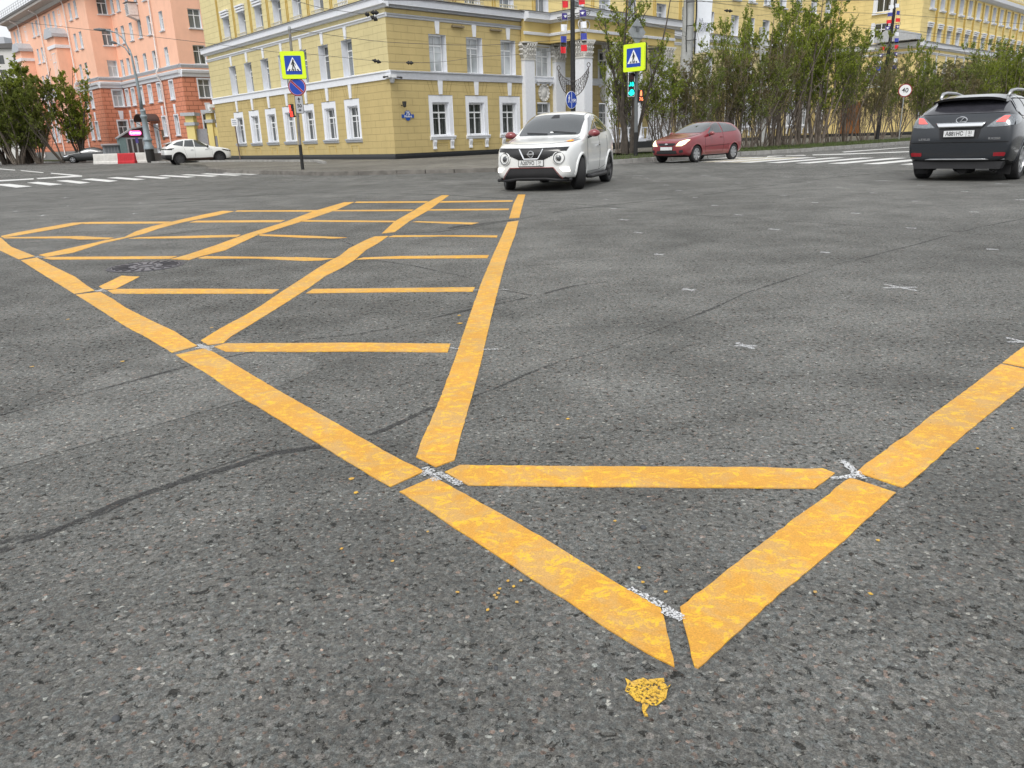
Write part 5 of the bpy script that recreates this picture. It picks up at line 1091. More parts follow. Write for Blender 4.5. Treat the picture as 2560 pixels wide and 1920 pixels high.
for y in (.55, -.1, -.6): mb = MB(); mb.tube([(-2.2, y, .24), (-1.6, y, .22)], .10 if y == -.1 else .045, 10); mb.build('exhaust', UND, o)
mirror(o, .62, 1.02, 1.12, MT['paint_graphite'], 1.1); [archlip(o, surf, ax, .375, .05, MT['paint_graphite'], rad=.022) for ax in (1.37, -1.37)]
seam(o, surf, [(-.33, 1.08), (-.36, .6), (-.36, .32)]); seam(o, surf, [(-1.10, 1.1), (-1.04, .8), (-.98, .4)]); seam(o, surf, [(1.0, .95), (1.0, .4)])
for sx in (-1, 1):
    mb = MB(); mb.prism([(-1.80, .12), (-1.76, .12), (-1.76, .42), (-1.80, .42)], sx*.72-.11, sx*.72+.11, 'y'); mb.build('mud_flap', RUB, o)
# ---- white coupe-like suv at the left ---------------------------------
OR_ = [(2.20, .40, .60, .72, .56, .78, .5), (2.12, .28, .76, .78, .70, .86, .6), (1.9, .24, .85, .86, .80, .93, .66), (1.5, .23, .895, .94, .86, 1.0, .7), (1.05, .23, .905, .97, .87, 1.05, .7), (.85, .23, .90, .98, .86, 1.10, .69), (.35, .23, .90, 1.0, .84, 1.36, .63), (0, .23, .90, 1.01, .84, 1.50, .60), (-.5, .23, .90, 1.02, .84, 1.56, .59), (-1.0, .23, .905, 1.04, .85, 1.53, .58), (-1.45, .24, .91, 1.07, .86, 1.43, .56), (-1.75, .26, .90, 1.09, .84, 1.31, .56), (-1.98, .32, .87, 1.06, .80, 1.13, .6), (-2.14, .38, .82, .95, .76, 1.0, .62), (-2.20, .46, .74, .84, .70, .88, .58)]
of = Vector((.84, .54, 0)).normalized(); rb = G(452, 412.5); oc = Vector((rb.x, rb.y, 0))-Vector((of.y, -of.x, 0))*.78+of*1.315
o, body, panel, surf, hit = car('car', oc, of, 'silvery white SUV with black wheels pulling out beside the corner building', OR_, (1.315, -1.315), 1.56, .345, .22, MT['paint_white'], rim='dark', spokes=5, scale=1.02, zs=1.09)
for a in ([(.70, 1.02), (.15, 1.38), (-.2, 1.45), (-.22, 1.05)], [(-.28, 1.05), (-.26, 1.455), (-.78, 1.45), (-.92, 1.09)], [(-1.0, 1.10), (-.86, 1.44), (-1.3, 1.36), (-1.62, 1.20)]): panel('side_window', a, 'y', 1, MT['glass_car'], both=True)
panel('rear_window', [(-.58, 1.12), (.58, 1.12), (.48, 1.34), (-.48, 1.34)], 'x', -1, GLO)
panel('tail_light', [(-.82, .98), (.82, .98), (.80, .90), (.3, .93), (-.3, .93), (-.80, .90)], 'x', -1, GLO, .01)
panel('tail_light', [(-2.1, .99), (-1.55, 1.0), (-1.75, .90), (-2.12, .91)], 'y', 1, GLO, .01, both=True)
panel('number_plate', [(-.26, .84), (.26, .84), (.26, .73), (-.26, .73)], 'x', -1, PLW, .012)
panel('bumper', [(-.86, .62), (.86, .62), (.80, .36), (-.80, .36)], 'x', -1, PLA, .008); panel('bumper', [(-2.18, .62), (-1.78, .62), (-1.80, .36), (-2.1, .36)], 'y', 1, PLA, .008, both=True)
panel('sill_cladding', [(-.90, .40), (.90, .40), (.86, .24), (-.88, .24)], 'y', 1, plain('sill_brown', (.06, .035, .03), .6), .01, both=True)
panel('headlight', [(.5, .76), (.78, .80), (.76, .70), (.5, .70)], 'x', 1, GLO, .01, both=True); panel('headlight', [(1.5, .88), (2.0, .80), (1.95, .74), (1.6, .80)], 'y', 1, GLO, .01, both=True)
panel('windscreen', [(-.66, 1.12), (.66, 1.12), (.55, 1.46), (-.55, 1.46)], 'x', 1, MT['glass_car'])
mirror(o, .56, .98, 1.06, PLA); [archlip(o, surf, ax, .345, .05, PLA, rad=.035) for ax in (1.315, -1.315)]
mb = MB(); mb.prism([(-1.58, 1.39), (-2.0, 1.28), (-2.0, 1.25), (-1.6, 1.33)], -.56, .56, 'y'); mb.build('spoiler', MT['paint_white'], o)
seam(o, surf, [(-.25, 1.03), (-.27, .7), (-.27, .42)]); seam(o, surf, [(.85, .95), (.86, .42)]); seam(o, surf, [(-.95, 1.05), (-.88, .75), (-.8, .42)])
for x in (-.45, .5): mb = MB(); a = surf('y', -1, x, .88, .01); mb.box(x-.09, x+.09, a.y-.02, a.y+.02, .87, .9); mb.build('door_handle', CHR, o)
# ---- black sedan -------------------------------------------------------
SR = [(2.17, .36, .56, .60, .54, .66, .46), (2.10, .24, .72, .66, .68, .76, .56), (1.85, .20, .80, .76, .77, .85, .62), (1.4, .18, .845, .86, .81, .93, .66), (.95, .18, .85, .91, .82, .98, .66), (.8, .18, .845, .92, .80, 1.03, .66), (.3, .18, .845, .93, .79, 1.29, .58), (-.05, .18, .845, .94, .79, 1.40, .55), (-.5, .18, .845, .95, .79, 1.44, .54), (-1.0, .18, .85, .96, .80, 1.40, .53), (-1.4, .2, .85, .98, .81, 1.23, .55), (-1.65, .22, .84, 1.0, .79, 1.09, .6), (-2.0, .26, .79, .97, .74, 1.04, .62), (-2.14, .32, .72, .90, .68, .97, .58), (-2.20, .4, .64, .8, .6, .86, .52)]
sf = Vector((-.955, -.295, 0)).normalized(); rb = G(186, 408); s_c = Vector((rb.x, rb.y, 0))-sf*1.285-Vector((-sf.y, sf.x, 0))*.72
o, body, panel, surf, hit = car('car', s_c, sf, 'black sedan parked at the left kerb, half hidden by the white barriers', SR, (1.285, -1.285), 1.48, .31, .2, MT['paint_black'], rim='silver', spokes=5, scale=1.06)
for a in ([(.62, .96), (.05, 1.28), (-.22, 1.33), (-.24, .98)], [(-.3, .98), (-.28, 1.335), (-.75, 1.31), (-1.2, 1.08), (-1.1, 1.01)]): panel('side_window', a, 'y', 1, MT['glass_car'], both=True)
for sy in (1, -1):
    mb = MB(); mb.tube([surf('y', sy, a, b, .008) for a, b in ((.66, .945), (.2, .955), (-.3, .965), (-.8, .98), (-1.25, 1.04), (-1.28, 1.10))], .010, 5); mb.build('window_trim', CHR, o)
panel('windscreen', [(-.64, 1.05), (.64, 1.05), (.52, 1.36), (-.52, 1.36)], 'x', 1, MT['glass_car']); panel('rear_window', [(-.56, 1.08), (.56, 1.08), (.46, 1.34), (-.46, 1.34)], 'x', -1, MT['glass_car'])
panel('headlight', [(.42, .66), (.72, .70), (.74, .60), (.5, .58)], 'x', 1, LAMPG, .01, both=True); panel('headlight', [(1.55, .74), (2.02, .66), (1.98, .60), (1.75, .62)], 'y', 1, CHR, .01, both=True)
panel('grille', [(-.36, .64), (.36, .64), (.3, .58), (-.3, .58)], 'x', 1, CHR, .008); panel('lower_intake', [(-.6, .42), (.6, .42), (.6, .28), (-.6, .28)], 'x', 1, PLA, .008)
panel('tail_light', [(-2.08, .88), (-1.72, .92), (-1.75, .82), (-2.05, .78)], 'y', 1, REDL, .01, both=True)
mirror(o, .50, .90, 1.0, MT['paint_black']); seam(o, surf, [(-.27, .96), (-.3, .3)]); seam(o, surf, [(.72, .9), (.72, .3)])
# ================================================================ street furniture
def hz(x, y, Y): return atY(x, y, Y)
def Pm(c, yaw): return Matrix.Translation(c) @ Matrix.Rotation(yaw, 4, 'Z')      # panel frame: x right, z up, faces -y
def txt(s, size, W, parent, mat, x=0, y=-.02, z=0, **k): return text(s, size, W @ Matrix.Translation((x, y, z)) @ Matrix.Rotation(math.pi/2, 4, 'X'), parent, mat, **k)
def stroke(mb, pts, w, y0, y1, mi=0):
    for (ax, az), (bx, bz) in zip(pts, pts[1:]):
        d = Vector((bx-ax, bz-az)); L = d.length; d /= L; n = Vector((-d.y, d.x))*w/2; e = d*w*.25
        mb.prism([(ax-e.x+n.x, az-e.y+n.y), (bx+e.x+n.x, bz+e.y+n.y), (bx+e.x-n.x, bz+e.y-n.y), (ax-e.x-n.x, az-e.y-n.y)], y0, y1, 'y', mi)
def disc(mb, cx, cz, r, y0, y1, mi=0, n=20, sx=1): mb.prism([(cx+r*sx*math.cos(6.2832*k/n), cz+r*math.sin(6.2832*k/n)) for k in range(n)], y0, y1, 'y', mi)
def rrect(w, h, r, n=5):
    o = []
    for cx, cz, a0 in ((w/2-r, h/2-r, 0), (-w/2+r, h/2-r, 90), (-w/2+r, -h/2+r, 180), (w/2-r, -h/2+r, 270)):
        for k in range(n+1): a = R_(a0+90*k/n); o.append((cx+r*math.cos(a), cz+r*math.sin(a)))
    return o
FLU = plain('fluorescent_yellow', (.72, .92, .02), .5, var=0); SBL = plain('sign_blue2', (.012, .06, .40), .45, var=0); SRED = plain('sign_red', (.30, .012, .03), .45, var=0)
GAL = plain('galvanised', (.30, .32, .33), .5, metal=.3); POLEG = plain('pole_grey', (.13, .14, .145), .55); BASEB = plain('pole_base_black', (.02, .02, .02), .7)
def walker(mb, s, y0, y1, flip=1, cx=0, cz=0):
    f = flip*s; P_ = lambda pts: [(cx+a*f, cz+b*s) for a, b in pts]
    disc(mb, cx+.02*f, cz+.50*s, .085*s, y0, y1, n=14)
    stroke(mb, P_([(0, .38), (0, .05)]), .17*s, y0, y1); stroke(mb, P_([(.02, .34), (.17, .16), (.20, .02)]), .06*s, y0, y1); stroke(mb, P_([(-.03, .34), (-.17, .20), (-.15, .06)]), .06*s, y0, y1)
    stroke(mb, P_([(.02, .05), (.14, -.22), (.20, -.50)]), .09*s, y0, y1); stroke(mb, P_([(-.02, .05), (-.07, -.22), (-.20, -.48)]), .09*s, y0, y1)
def crossing_sign(parent, c, yaw, flip=1, s=.98, hgt=1.05):
    W = Pm(c, yaw); mb = MB(); mb.prism(rrect(s, hgt, .06), -.05, .05, 'y'); mb.prism(rrect(s+.012, hgt+.012, .06), .05, .14, 'y', 1); o = mb.build('sign_panel', [FLU, BASEB], parent, W)
    mb = MB(); a, b = s*.34, hgt*.34; mb.prism(rrect(2*a, 2*b, .03), -.056, -.051, 'y'); mb.build('blue_field', SBL, o, W)
    mb = MB(); mb.prism([(-a*.86, -b*.62), (a*.86, -b*.62), (0, b*.86)], -.062, -.0565, 'y'); mb.build('triangle', WHT, o, W)
    mb = MB(); walker(mb, .38, -.067, -.0625, flip, 0, -.02)
    for k in (-1.15, 0, 1.15): stroke(mb, [(k*.15, -.205), (k*.15+.03*(k < 0)-.03*(k > 0)+.0, -.155)], .045, -.067, -.0625)
    mb.build('pictogram', BLK, o, W); return o
def lamp_digits(parent, W, s, size, mat, x=0, z=0): return txt(s, size, W, parent, mat, x, -.02, z, name='digits', bold=.003)
GRN = emis('led_green', (.01, .95, .72), 1.6); RED = emis('led_red', (1, .05, .03), 1.8); ORG = emis('led_orange', (1, .22, .08), 1.7)
# ---- left sign post
b = G(757, 424, PZ); Y = b.y; SP = thing('sign_post', b, 'grey sign post with yellow pedestrian sign, no-parking disc and 50 m plate left of centre', 'sign post')
top = hz(723.5, 72, Y); mb = MB(); mb.tube([(b.x, b.y, PZ+.95), (b.x+(top.x-b.x)*.5, Y, top.z*.5), (top.x, Y, top.z)], [.058, .055, .05], 12); pole = mb.build('pole', plain('pole_weathered', (.22, .21, .20), .6, metal=.2, var=.3, nscale=3), SP, Matrix.Identity(4), smooth=True)
mb = MB(); mb.tube([(b.x, b.y, PZ), (b.x, b.y, PZ+.95)], .068, 12); mb.build('pole_base', BASEB, SP, Matrix.Identity(4), smooth=True)
mb = MB(); mb.lathe([(.06, 0), (.07, .03), (.05, .12), (.01, .16)], 10, (top.x, Y, top.z-.05)); mb.build('pole_cap', GAL, SP, Matrix.Identity(4))
crossing_sign(SP, hz(733, 163, Y-.15), R_(14), 1, .90, .98)
c = hz(743, 217, Y-.1); W = Pm(c, R_(8)); mb = MB(); disc(mb, 0, 0, .335, -.03, 0, 0, 36); disc(mb, 0, 0, .30, -.036, -.0305, 1, 36); disc(mb, 0, 0, .283, -.041, -.0365, 2, 36); s = .62*.38
o = mb.build('sign_panel', [SRED, plain('sign_pink', (.60, .35, .42), .5, var=0), SBL], SP, W); mb = MB(); stroke(mb, [(-.19, .19), (.19, -.19)], .075, -.0465, -.0415, 0); stroke(mb, [(-.19, .19), (.19, -.19)], .05, -.0505, -.047, 1); mb.build('slash', [MT['sign_pink'], SRED], o, W)
c = hz(748.5, 261.5, Y-.1); W = Pm(c, R_(10)); mb = MB(); mb.prism(rrect(.31, .66, .05), -.02, 0, 'y', 0); mb.prism(rrect(.28, .63, .04), -.025, -.0205, 'y', 1); o = mb.build('plate', [BLK, plain('plate_grey', (.42, .43, .45), .5, var=.03)], SP, W)
mb = MB(); stroke(mb, [(0, .08), (0, .22)], .035, -.031, -.0255); mb.prism([(-.055, .18), (.055, .18), (0, .27)], -.032, -.0255, 'y'); mb.build('arrow', BLK, o, W); txt('50', .17, W, o, BLK, 0, -.028, -.05, bold=.004); txt('м', .13, W, o, BLK, 0, -.028, -.2, bold=.004)
c = hz(727, 277, Y); mb = MB(); mb.box(-.05, .12, -.09, .09, -.24, .24); W = Pm(c, R_(8)); o = mb.build('pedestrian_signal', BASEB, SP, W)
mb = MB(); disc(mb, -.015, .18, .032, -.105, -.091, n=10); stroke(mb, [(-.015, .13), (-.0, .02)], .06, -.105, -.091); stroke(mb, [(-.04, -.04), (.05, -.05)], .05, -.105, -.091); stroke(mb, [(.05, -.09), (.06, -.20), (.0, -.21), (.0, -.10)], .035, -.105, -.091); mb.build('lit_figure', RED, o, W)
mb = MB(); mb.tube([(c.x+.1, Y, c.z-.2), (c.x+.30, Y, c.z-.22)], .03, 6); mb.build('bracket', BASEB, SP, Matrix.Identity(4))
# ---- right signal post
b = G(1589, 391, PZ); Y = b.y; TP = thing('traffic_light', b, 'traffic signal post with green light, 38 countdown and yellow pedestrian sign beside the multi-stemmed tree', 'traffic light')
t_ = hz(1591.5, 82, Y); mb = MB(); mb.tube([(b.x, Y, PZ+1.0), (t_.x, Y, t_.z)], .078, 14); mb.build('pole', POLEG, TP, Matrix.Identity(4), smooth=True)
mb = MB(); mb.tube([(b.x, Y, PZ), (b.x, Y, PZ+1.0)], .088, 14); mb.build('pole_base', BASEB, TP, Matrix.Identity(4), smooth=True)
crossing_sign(TP, hz(1586, 144, Y-.18), R_(-46), -1, 1.08, 1.08)
c = hz(1592.5, 80, Y-.14); W = Pm(c, R_(38)); mb = MB(); q = .52; mb.prism([(q, 0), (0, q), (-q, 0), (0, -q)], -.012, .012, 'y'); o = mb.build('sign_panel', GAL, TP, W); o['label'] = 'grey back of diamond priority sign'
mb = MB(); mb.box(-.3, .3, -.04, -.013, .18, .22); mb.box(-.3, .3, -.04, -.013, -.26, -.22); mb.box(-.06, .06, -.08, -.013, .02, .2); mb.build('bracket', POLEG, o, W)
c = hz(1578, 211, Y-.1); W = Pm(c, R_(10)); mb = MB(); mb.box(-.135, .135, .0, .2, -.48, .48); mb.box(-.145, .145, -.012, -.0005, -.49, .49, 1); mb.box(-.125, .125, -.018, -.0125, -.47, .47); o = mb.build('signal_head', [BASEB, WHT], TP, W)
mb = MB(); disc(mb, 0, -.315, .125, -.05, -.0185, n=24); mb.build('green_light', GRN, o, W); lamp_digits(o, W, '38', .24, GRN, 0, -.0)
mb = MB(); disc(mb, 0, .315, .12, -.03, -.0185, n=24); mb.build('dark_lens', plain('lens_off', (.05, .015, .015), .3, var=0), o, W)
for z in (-.315, 0, .315):
    mb = MB(); a = [(.13*math.cos(R_(t)), z+.13*math.sin(R_(t))) for t in range(0, 181, 20)]; a2 = [(.118*math.cos(R_(t)), z+.118*math.sin(R_(t))) for t in range(180, -1, -20)]; mb.prism(a+a2, -.16, -.0185, 'y'); mb.build('visor', BASEB, o, W)
c = hz(1603, 240.5, Y-.1); W = Pm(c, R_(10)); mb = MB(); mb.box(-.115, .115, 0, .16, -.25, .25); o = mb.build('pedestrian_signal', BASEB, TP, W)
mb = MB(); disc(mb, -.01, .19, .035, -.02, -.001, n=12); stroke(mb, [(-.01, .14), (-.01, .03)], .08, -.02, -.001); mb.build('lit_figure', ORG, o, W); txt('76', .18, W, o, ORG, 0, -.01, -.12, name='digits', bold=.003)
mb = MB(); mb.tube([(c.x, Y, c.z-.2), (b.x, Y, c.z-.2)], .03, 6); mb.tube([(c.x-.45, Y, c.z+.3), (b.x, Y, c.z+.3)], .03, 6); mb.build('bracket', POLEG, TP, Matrix.Identity(4))
# ---- ornate black pole in the middle
def flags(parent, lst, x, Y, sz, yaw=.35, asp=1.0):
    pts = []
    for i, (cx, cy, col) in enumerate(lst):
        c = hz(cx, cy, Y); W = Pm(c, yaw+.15*math.sin(i*2.1)); mb = MB(); n = 5; vs = []
        for k in range(n+1):
            u = -sz/2+sz*k/n; w_ = .02*math.sin(k*1.3+i); vs += [(u, w_, sz*.48*asp), (u+.015, w_*1.4, -sz*.48*asp)]
        mb.add(vs, [(2*k, 2*k+1, 2*k+3, 2*k+2) for k in range(n)]); mb.add([(a, b_+.004, c_) for a, b_, c_ in vs], [(2*k+2, 2*k+3, 2*k+1, 2*k) for k in range(n)])
        o = mb.build('flag', {'r': FR_, 'w': FW_, 'b': FB_, 'e': FE_}[col], parent, W, fix=False)
        if col == 'e': mb = MB(); disc(mb, 0, 0, sz*.2, -.05, -.04, n=10); stroke(mb, [(-sz*.3, .02), (sz*.32, .03)], .02, -.05, -.04); mb.build('emblem', WHT, o, W)
        pts.append(c)
    for sx in (-1, 1):
        mb = MB(); q = [p+Vector((sx*sz*.48, .0, 0)) for p in pts]; mb.tube([q[0]+Vector((0, 0, sz)), *q, q[-1]-Vector((0, 0, sz*1.2))], .008, 4); mb.build('cord', plain('cord_grey', (.4, .38, .36), .8), parent, Matrix.Identity(4))
FR_ = plain('flag_red', (.72, .03, .04), .7, var=.1); FW_ = plain('flag_white', (.80, .82, .86), .7, var=.05); FB_ = plain('flag_blue', (.055, .07, .36), .7, var=.1); FE_ = plain('flag_navy', (.06, .045, .24), .7, var=.1)
IRON = plain('iron_black', (.018, .018, .018), .5, var=.6, nscale=14); WIRE = plain('ornament_wire', (.10, .09, .085), .5, metal=.4)
b = G(1436, 400, PZ); b.y = 36.8; b.x = hz(1433, 300, 36.8).x; Y = b.y
BP = thing('ornamental_pole', b, 'tall black pole hung with tricolour flags and a wire crescent behind the white crossover', 'pole')
mb = MB(); tt = hz(1430.5, -120, Y); mb.tube([(b.x, Y, PZ), (b.x, Y, 3.4), (tt.x, Y, tt.z)], [.12, .11, .09], 14); mb.build('pole', IRON, BP, Matrix.Identity(4), smooth=True)
def crescent(parent, L, Rr, Bm, Im, Y, seed=2):
    """boat-shaped lattice between two horns; L, Rr tips, Bm outer bottom, Im inner bottom (image points)"""
    def arc(a, m, c): # three point curve with bulge
        o = []
        for k in range(19):
            ph = math.pi*k/18; t = .5-.5*math.cos(ph); x = a[0]*(1-t)+c[0]*t; e = math.sin(ph)**(1 if m is Bm else 1.8); base = a[1]*(1-t)+c[1]*t; o.append(hz(x, base+(m[1]-(a[1]+c[1])/2)*e, Y))
        return o
    A = arc(L, Bm, Rr); B = arc(L, Im, Rr); mb = MB(); mb.tube(A, .022, 6); mb.tube(B, .016, 6); rg = random.Random(seed)
    for k in range(2, 17):
        p, q = A[k], B[k]; m = (p+q)/2+Vector((rg.uniform(-.06, .06), 0, rg.uniform(-.05, .05))); mb.tube([p, m, q], .008, 4)
        mb.tube([A[k], (A[k]+B[k])/2+Vector((.05, 0, .03)), B[min(k+2, 17)]], .008, 4)
        c = (p+q)/2; r = (p-q).length*.22; mb.tube([c+Vector((r*math.cos(t), 0, r*math.sin(t))) for t in [6.2832*j/9 for j in range(10)]], .007, 4)
    for p in (A[0], A[-1]): mb.tube([p+Vector((.07*math.cos(t), 0, .10+.09*math.sin(t))) for t in [6.2832*j/12 for j in range(13)]], .018, 6)
    mb.build('crescent', WIRE, parent, Matrix.Identity(4))
crescent(BP, (1396.5, 176), (1471.5, 168), (1432, 241), (1432, 203), Y-.14)
def scrolls(parent, x0, y0, x1, y1, Y, n=2):
    mb = MB(); a = hz(x0, y0, Y); c = hz(x1, y1, Y); mb.tube([a, c], .018, 6)
    for k in range(n):
        for s in (0, 1):
            t = (k+.5)/n; ctr = a.lerp(c, t); r = (c-a).length/n*.44
        mb.tube([ctr+Vector((r*math.cos(q), 0, r*math.sin(q))) for q in [math.pi+math.pi*j/10 for j in range(11)]], .012, 5); mb.tube([ctr+Vector((r*.5*math.cos(q), 0, -.02+r*.5*math.sin(q))) for q in [math.pi+math.pi*j/10 for j in range(11)]], .01, 5)
        mb.tube([ctr, ctr-Vector((0, 0, r))], .009, 4)
    mb.build('scroll_arm', IRON, parent, Matrix.Identity(4))
scrolls(BP, 1393, 44, 1428, 37, Y-.05); scrolls(BP, 1434, 35, 1476, 27, Y-.05)
flags(BP, [(1413, 11, 'r'), (1412, 41, 'e'), (1410, 69, 'w'), (1409, 98, 'b'), (1407.5, 125, 'r')], 0, Y-.25, .27)
flags(BP, [(1454, 3, 'r'), (1456.5, 33, 'e'), (1458, 62, 'w'), (1459, 91, 'b'), (1459.5, 120, 'r')], 0, Y-.25, .27, -.35)
c = hz(1428, 250, Y-.3); W = Pm(c, R_(44)); mb = MB(); disc(mb, 0, 0, .37, -.02, 0, 0, 36); disc(mb, 0, 0, .35, -.026, -.0205, 1, 36); o = mb.build('sign_panel', [WHT, SBL], BP, W)
mb = MB(); stroke(mb, [(0, -.34), (0, .34)], .02, -.032, -.0265); walker(mb, .30, -.032, -.0265, -1, -.16, .04); 
for cx in (.10, .26): mb.tube([(cx+.055*math.cos(t), -.03, -.04+.055*math.sin(t)) for t in [6.2832*j/14 for j in range(15)]], .009, 4)
stroke(mb, [(.10, -.04), (.15, .04), (.24, .04), (.26, -.04)], .016, -.032, -.0265); stroke(mb, [(.15, .04), (.18, -.04), (.24, .04)], .014, -.032, -.0265); mb.build('pictogram', WHT, o, W)
# ---- leaning black flag pole far right
Y = 58; a = hz(2239, 0, Y); c = hz(2216, 170, Y); d_ = (c-a)/(c.z-a.z); foot = c+d_*(PZ-c.z); topp = a+d_*3.0
BQ = thing('ornamental_pole', foot, 'leaning black pole with tricolour flags rising from the hedge at the right', 'pole')
mb = MB(); mb.tube([foot, topp], [.14, .09], 12); mb.build('pole', IRON, BQ, Matrix.Identity(4), smooth=True)
flags(BQ, [(2243, 14, 'w'), (2246, 32, 'b'), (2245, 50, 'r'), (2243, 67, 'e'), (2242, 85, 'w'), (2241, 100, 'b'), (2241, 117, 'r'), (2240, 135, 'e'), (2238, 151, 'w'), (2236, 168, 'b')], 0, Y-.3, .34, .35, .72)
flags(BQ, [(2228, 17, 'w'), (2225, 36, 'b'), (2222, 54, 'r'), (2219, 70, 'e')], 0, Y-.3, .32, -.3, .72); flags(BQ, [(2207, 121, 'r'), (2201, 139, 'e'), (2198, 156, 'w'), (2195, 172, 'b')], 0, Y-.3, .32, -.3, .72)
scrolls(BQ, 2212, 62, 2229, 60, Y-.05, 1); scrolls(BQ, 2232, 60, 2252, 57, Y-.05, 1); scrolls(BQ, 2191, 138, 2219, 135, Y-.05, 2); scrolls(BQ, 2224, 136, 2253, 134, Y-.05, 2)
# ---- round speed sign
b = G(2247, 350, PZ); Y = b.y; SG = thing('road_sign', b, 'round white speed sign reading 40 with red rim, on a thin leaning pole', 'sign')
c = hz(2263, 226, Y); mb = MB(); mb.tube([b, (c.x-.02, Y+.05, c.z+.2)], .035, 8); mb.build('pole', GAL, SG, Matrix.Identity(4), smooth=True)
W = Pm(c, R_(-26)) @ Matrix.Rotation(R_(4), 4, 'Y'); mb = MB(); disc(mb, 0, 0, .40, -.02, 0, 0, 36); disc(mb, 0, 0, .345, -.026, -.0205, 1, 36); o = mb.build('sign_panel', [SRED, WHT], SG, W); txt('40', .38, W, o, BLK, 0, -.03, 0, bold=.004)
# ---- concrete mast with banner
Y = 50.0; b = hz(1709, 380, Y); b.z = PZ; CM = thing('concrete_mast', b, 'thick pale concrete mast wound with cables carrying a white vertical banner', 'mast')
t1 = hz(1729, -100, Y); mb = MB(); mb.tube([b, (b.x, Y, 4), (t1.x-.05, Y, t1.z)], [.43, .38, .28], 24); mb.build('mast', plain('concrete', (.40, .41, .40), .85, var=.12, nscale=2.5, bump=.2), CM, Matrix.Identity(4), smooth=True)
mb = MB(); mb.tube([hz(1717, -20, Y-.45), hz(1717, 60, Y-.45), hz(1715, 95, Y-.45), hz(1716, 130, Y-.45)], .03, 6); mb.tube([hz(1742, -20, Y-.4), hz(1741, 40, Y-.4), hz(1738, 70, Y-.4), hz(1736, 135, Y-.4)], .045, 6); mb.build('cable', BASEB, CM, Matrix.Identity(4))
for yy in (3, 7, 65, 102): mb = MB(); a = hz(1715, yy, Y-.42); c = hz(1741, yy-3, Y-.42); mb.tube([a, (a+c)/2-Vector((0, .06, 0)), c], .02, 5); mb.build('clamp', BASEB, CM, Matrix.Identity(4))
tl_, tr_, br_, bl_ = hz(1747, -90, Y-.3), hz(1790, -95, Y-.3), hz(1771.5, 129, Y-.3), hz(1737.5, 134, Y-.3)
mb = MB(); vs = [];
for k in range(9):
    t = k/8; l = tl_.lerp(bl_, t); r = tr_.lerp(br_, t)
    for j in range(5): s = j/4; p = l.lerp(r, s); vs.append((p.x, p.y-.04*math.sin(s*3.1+t*5), p.z))
n0 = len(vs); mb.add(vs+[(x, y+.012, z) for x, y, z in vs], [(5*k+j, 5*k+j+1, 5*k+j+6, 5*k+j+5) for k in range(8) for j in range(4)]+[(n0+5*k+j+5, n0+5*k+j+6, n0+5*k+j+1, n0+5*k+j) for k in range(8) for j in range(4)])
o = mb.build('banner', plain('banner_white', (.74, .77, .82), .7, var=.03), CM, Matrix.Identity(4), fix=False, smooth='all')
mb = MB(); mb.tube([tl_-Vector((.02, 0, 0)), bl_-Vector((.02, 0, 0)), bl_-Vector((.02, 0, .12)), br_-Vector((0, 0, .12))], .022, 6); mb.build('banner_frame', BASEB, o, Matrix.Identity(4))
dirb = (hz(1775, 60, Y-.37)-hz(1743, 62, Y-.37)).normalized()
for i, (s_, x, y) in enumerate((('НА', 1747, 51), ('СЕВЕРЕ', 1746, 62), ('ЖИТЬ!', 1745, 74))):
    p = hz(x, y, Y-.42); text(s_, .30, Matrix.Translation(p) @ Matrix.Rotation(R_(4), 4, 'Y') @ Matrix.Rotation(math.pi/2, 4, 'X'), o, plain('banner_ink', (.06, .07, .12), .7, var=0), align='LEFT', sx=.62, ext=.002, bold=0)
for x, yt, Y, lab in ((1766, 140, 66, 'grey concrete pole half hidden in the hedge right of the banner mast'), (1906, 68, 62, 'grey concrete pole rising through the hedge behind the tall shrubs')):
    p = hz(x+2, 368, Y); t = hz(x-1, yt, Y); mb = MB(); mb.tube([(p.x, Y, PZ), t], [.26, .2], 14); tag(mb.build('concrete_pole', MT['concrete'], None, smooth=True), lab, 'pole')
# ---- left street lamp
b = G(377.5, 406.5, 0); Y = 71.0; b = Vector((hz(377.5, 400, Y).x, Y, 0)); SL = thing('street_lamp', b, 'blue-grey double-armed street lamp with moulded base beside the red and white barriers', 'street lamp')
LG = plain('lamp_blue_grey', (.25, .30, .33), .45, metal=.2)
mb = MB(); prof = [(.36, 0), (.36, 1.1)]; mb.lathe(prof, 20, (b.x, Y, 0)); mb.build('base_band', BASEB, SL, Matrix.Identity(4), smooth=True)
mb = MB(); mb.lathe([(.30, 1.1), (.42, 1.12), (.42, 1.3), (.32, 1.5), (.30, 1.75), (.38, 1.85), (.38, 1.95), (.27, 2.1), (.22, 3.6), (.26, 3.7), (.30, 3.78), (.30, 3.86), (.22, 3.95), (.22, 4.2), (.25, 4.3), (.17, 4.4)], 20, (b.x, Y, 0)); mb.build('base', LG, SL, Matrix.Identity(4), smooth=True)
mb = MB(); pts = [(b.x, Y, 4.4)]+[hz(x, y, Y) for x, y in ((356, 282), (349, 240), (342, 200), (335, 170), (329, 140), (323, 122))]; mb.tube(pts, [.17, .16, .14, .12, .1, .08, .07], 12); mb.build('pole', LG, SL, Matrix.Identity(4), smooth='all')
mb = MB(); mb.tube([hz(x, y, Y) for x, y in ((324, 128), (319, 117), (312, 103), (303, 92), (290, 82), (275, 77), (262, 75))], [.07, .06, .055, .05, .045, .045, .04], 8); a = mb.build('arm', LG, SL, Matrix.Identity(4), smooth='all'); mb = MB(); mb.tube([hz(264, 75, Y), hz(249, 74, Y), hz(234, 73, Y)], [.09, .13, .04], 8); mb.build('lamp_head', POLEG, a, Matrix.Identity(4), smooth='all')
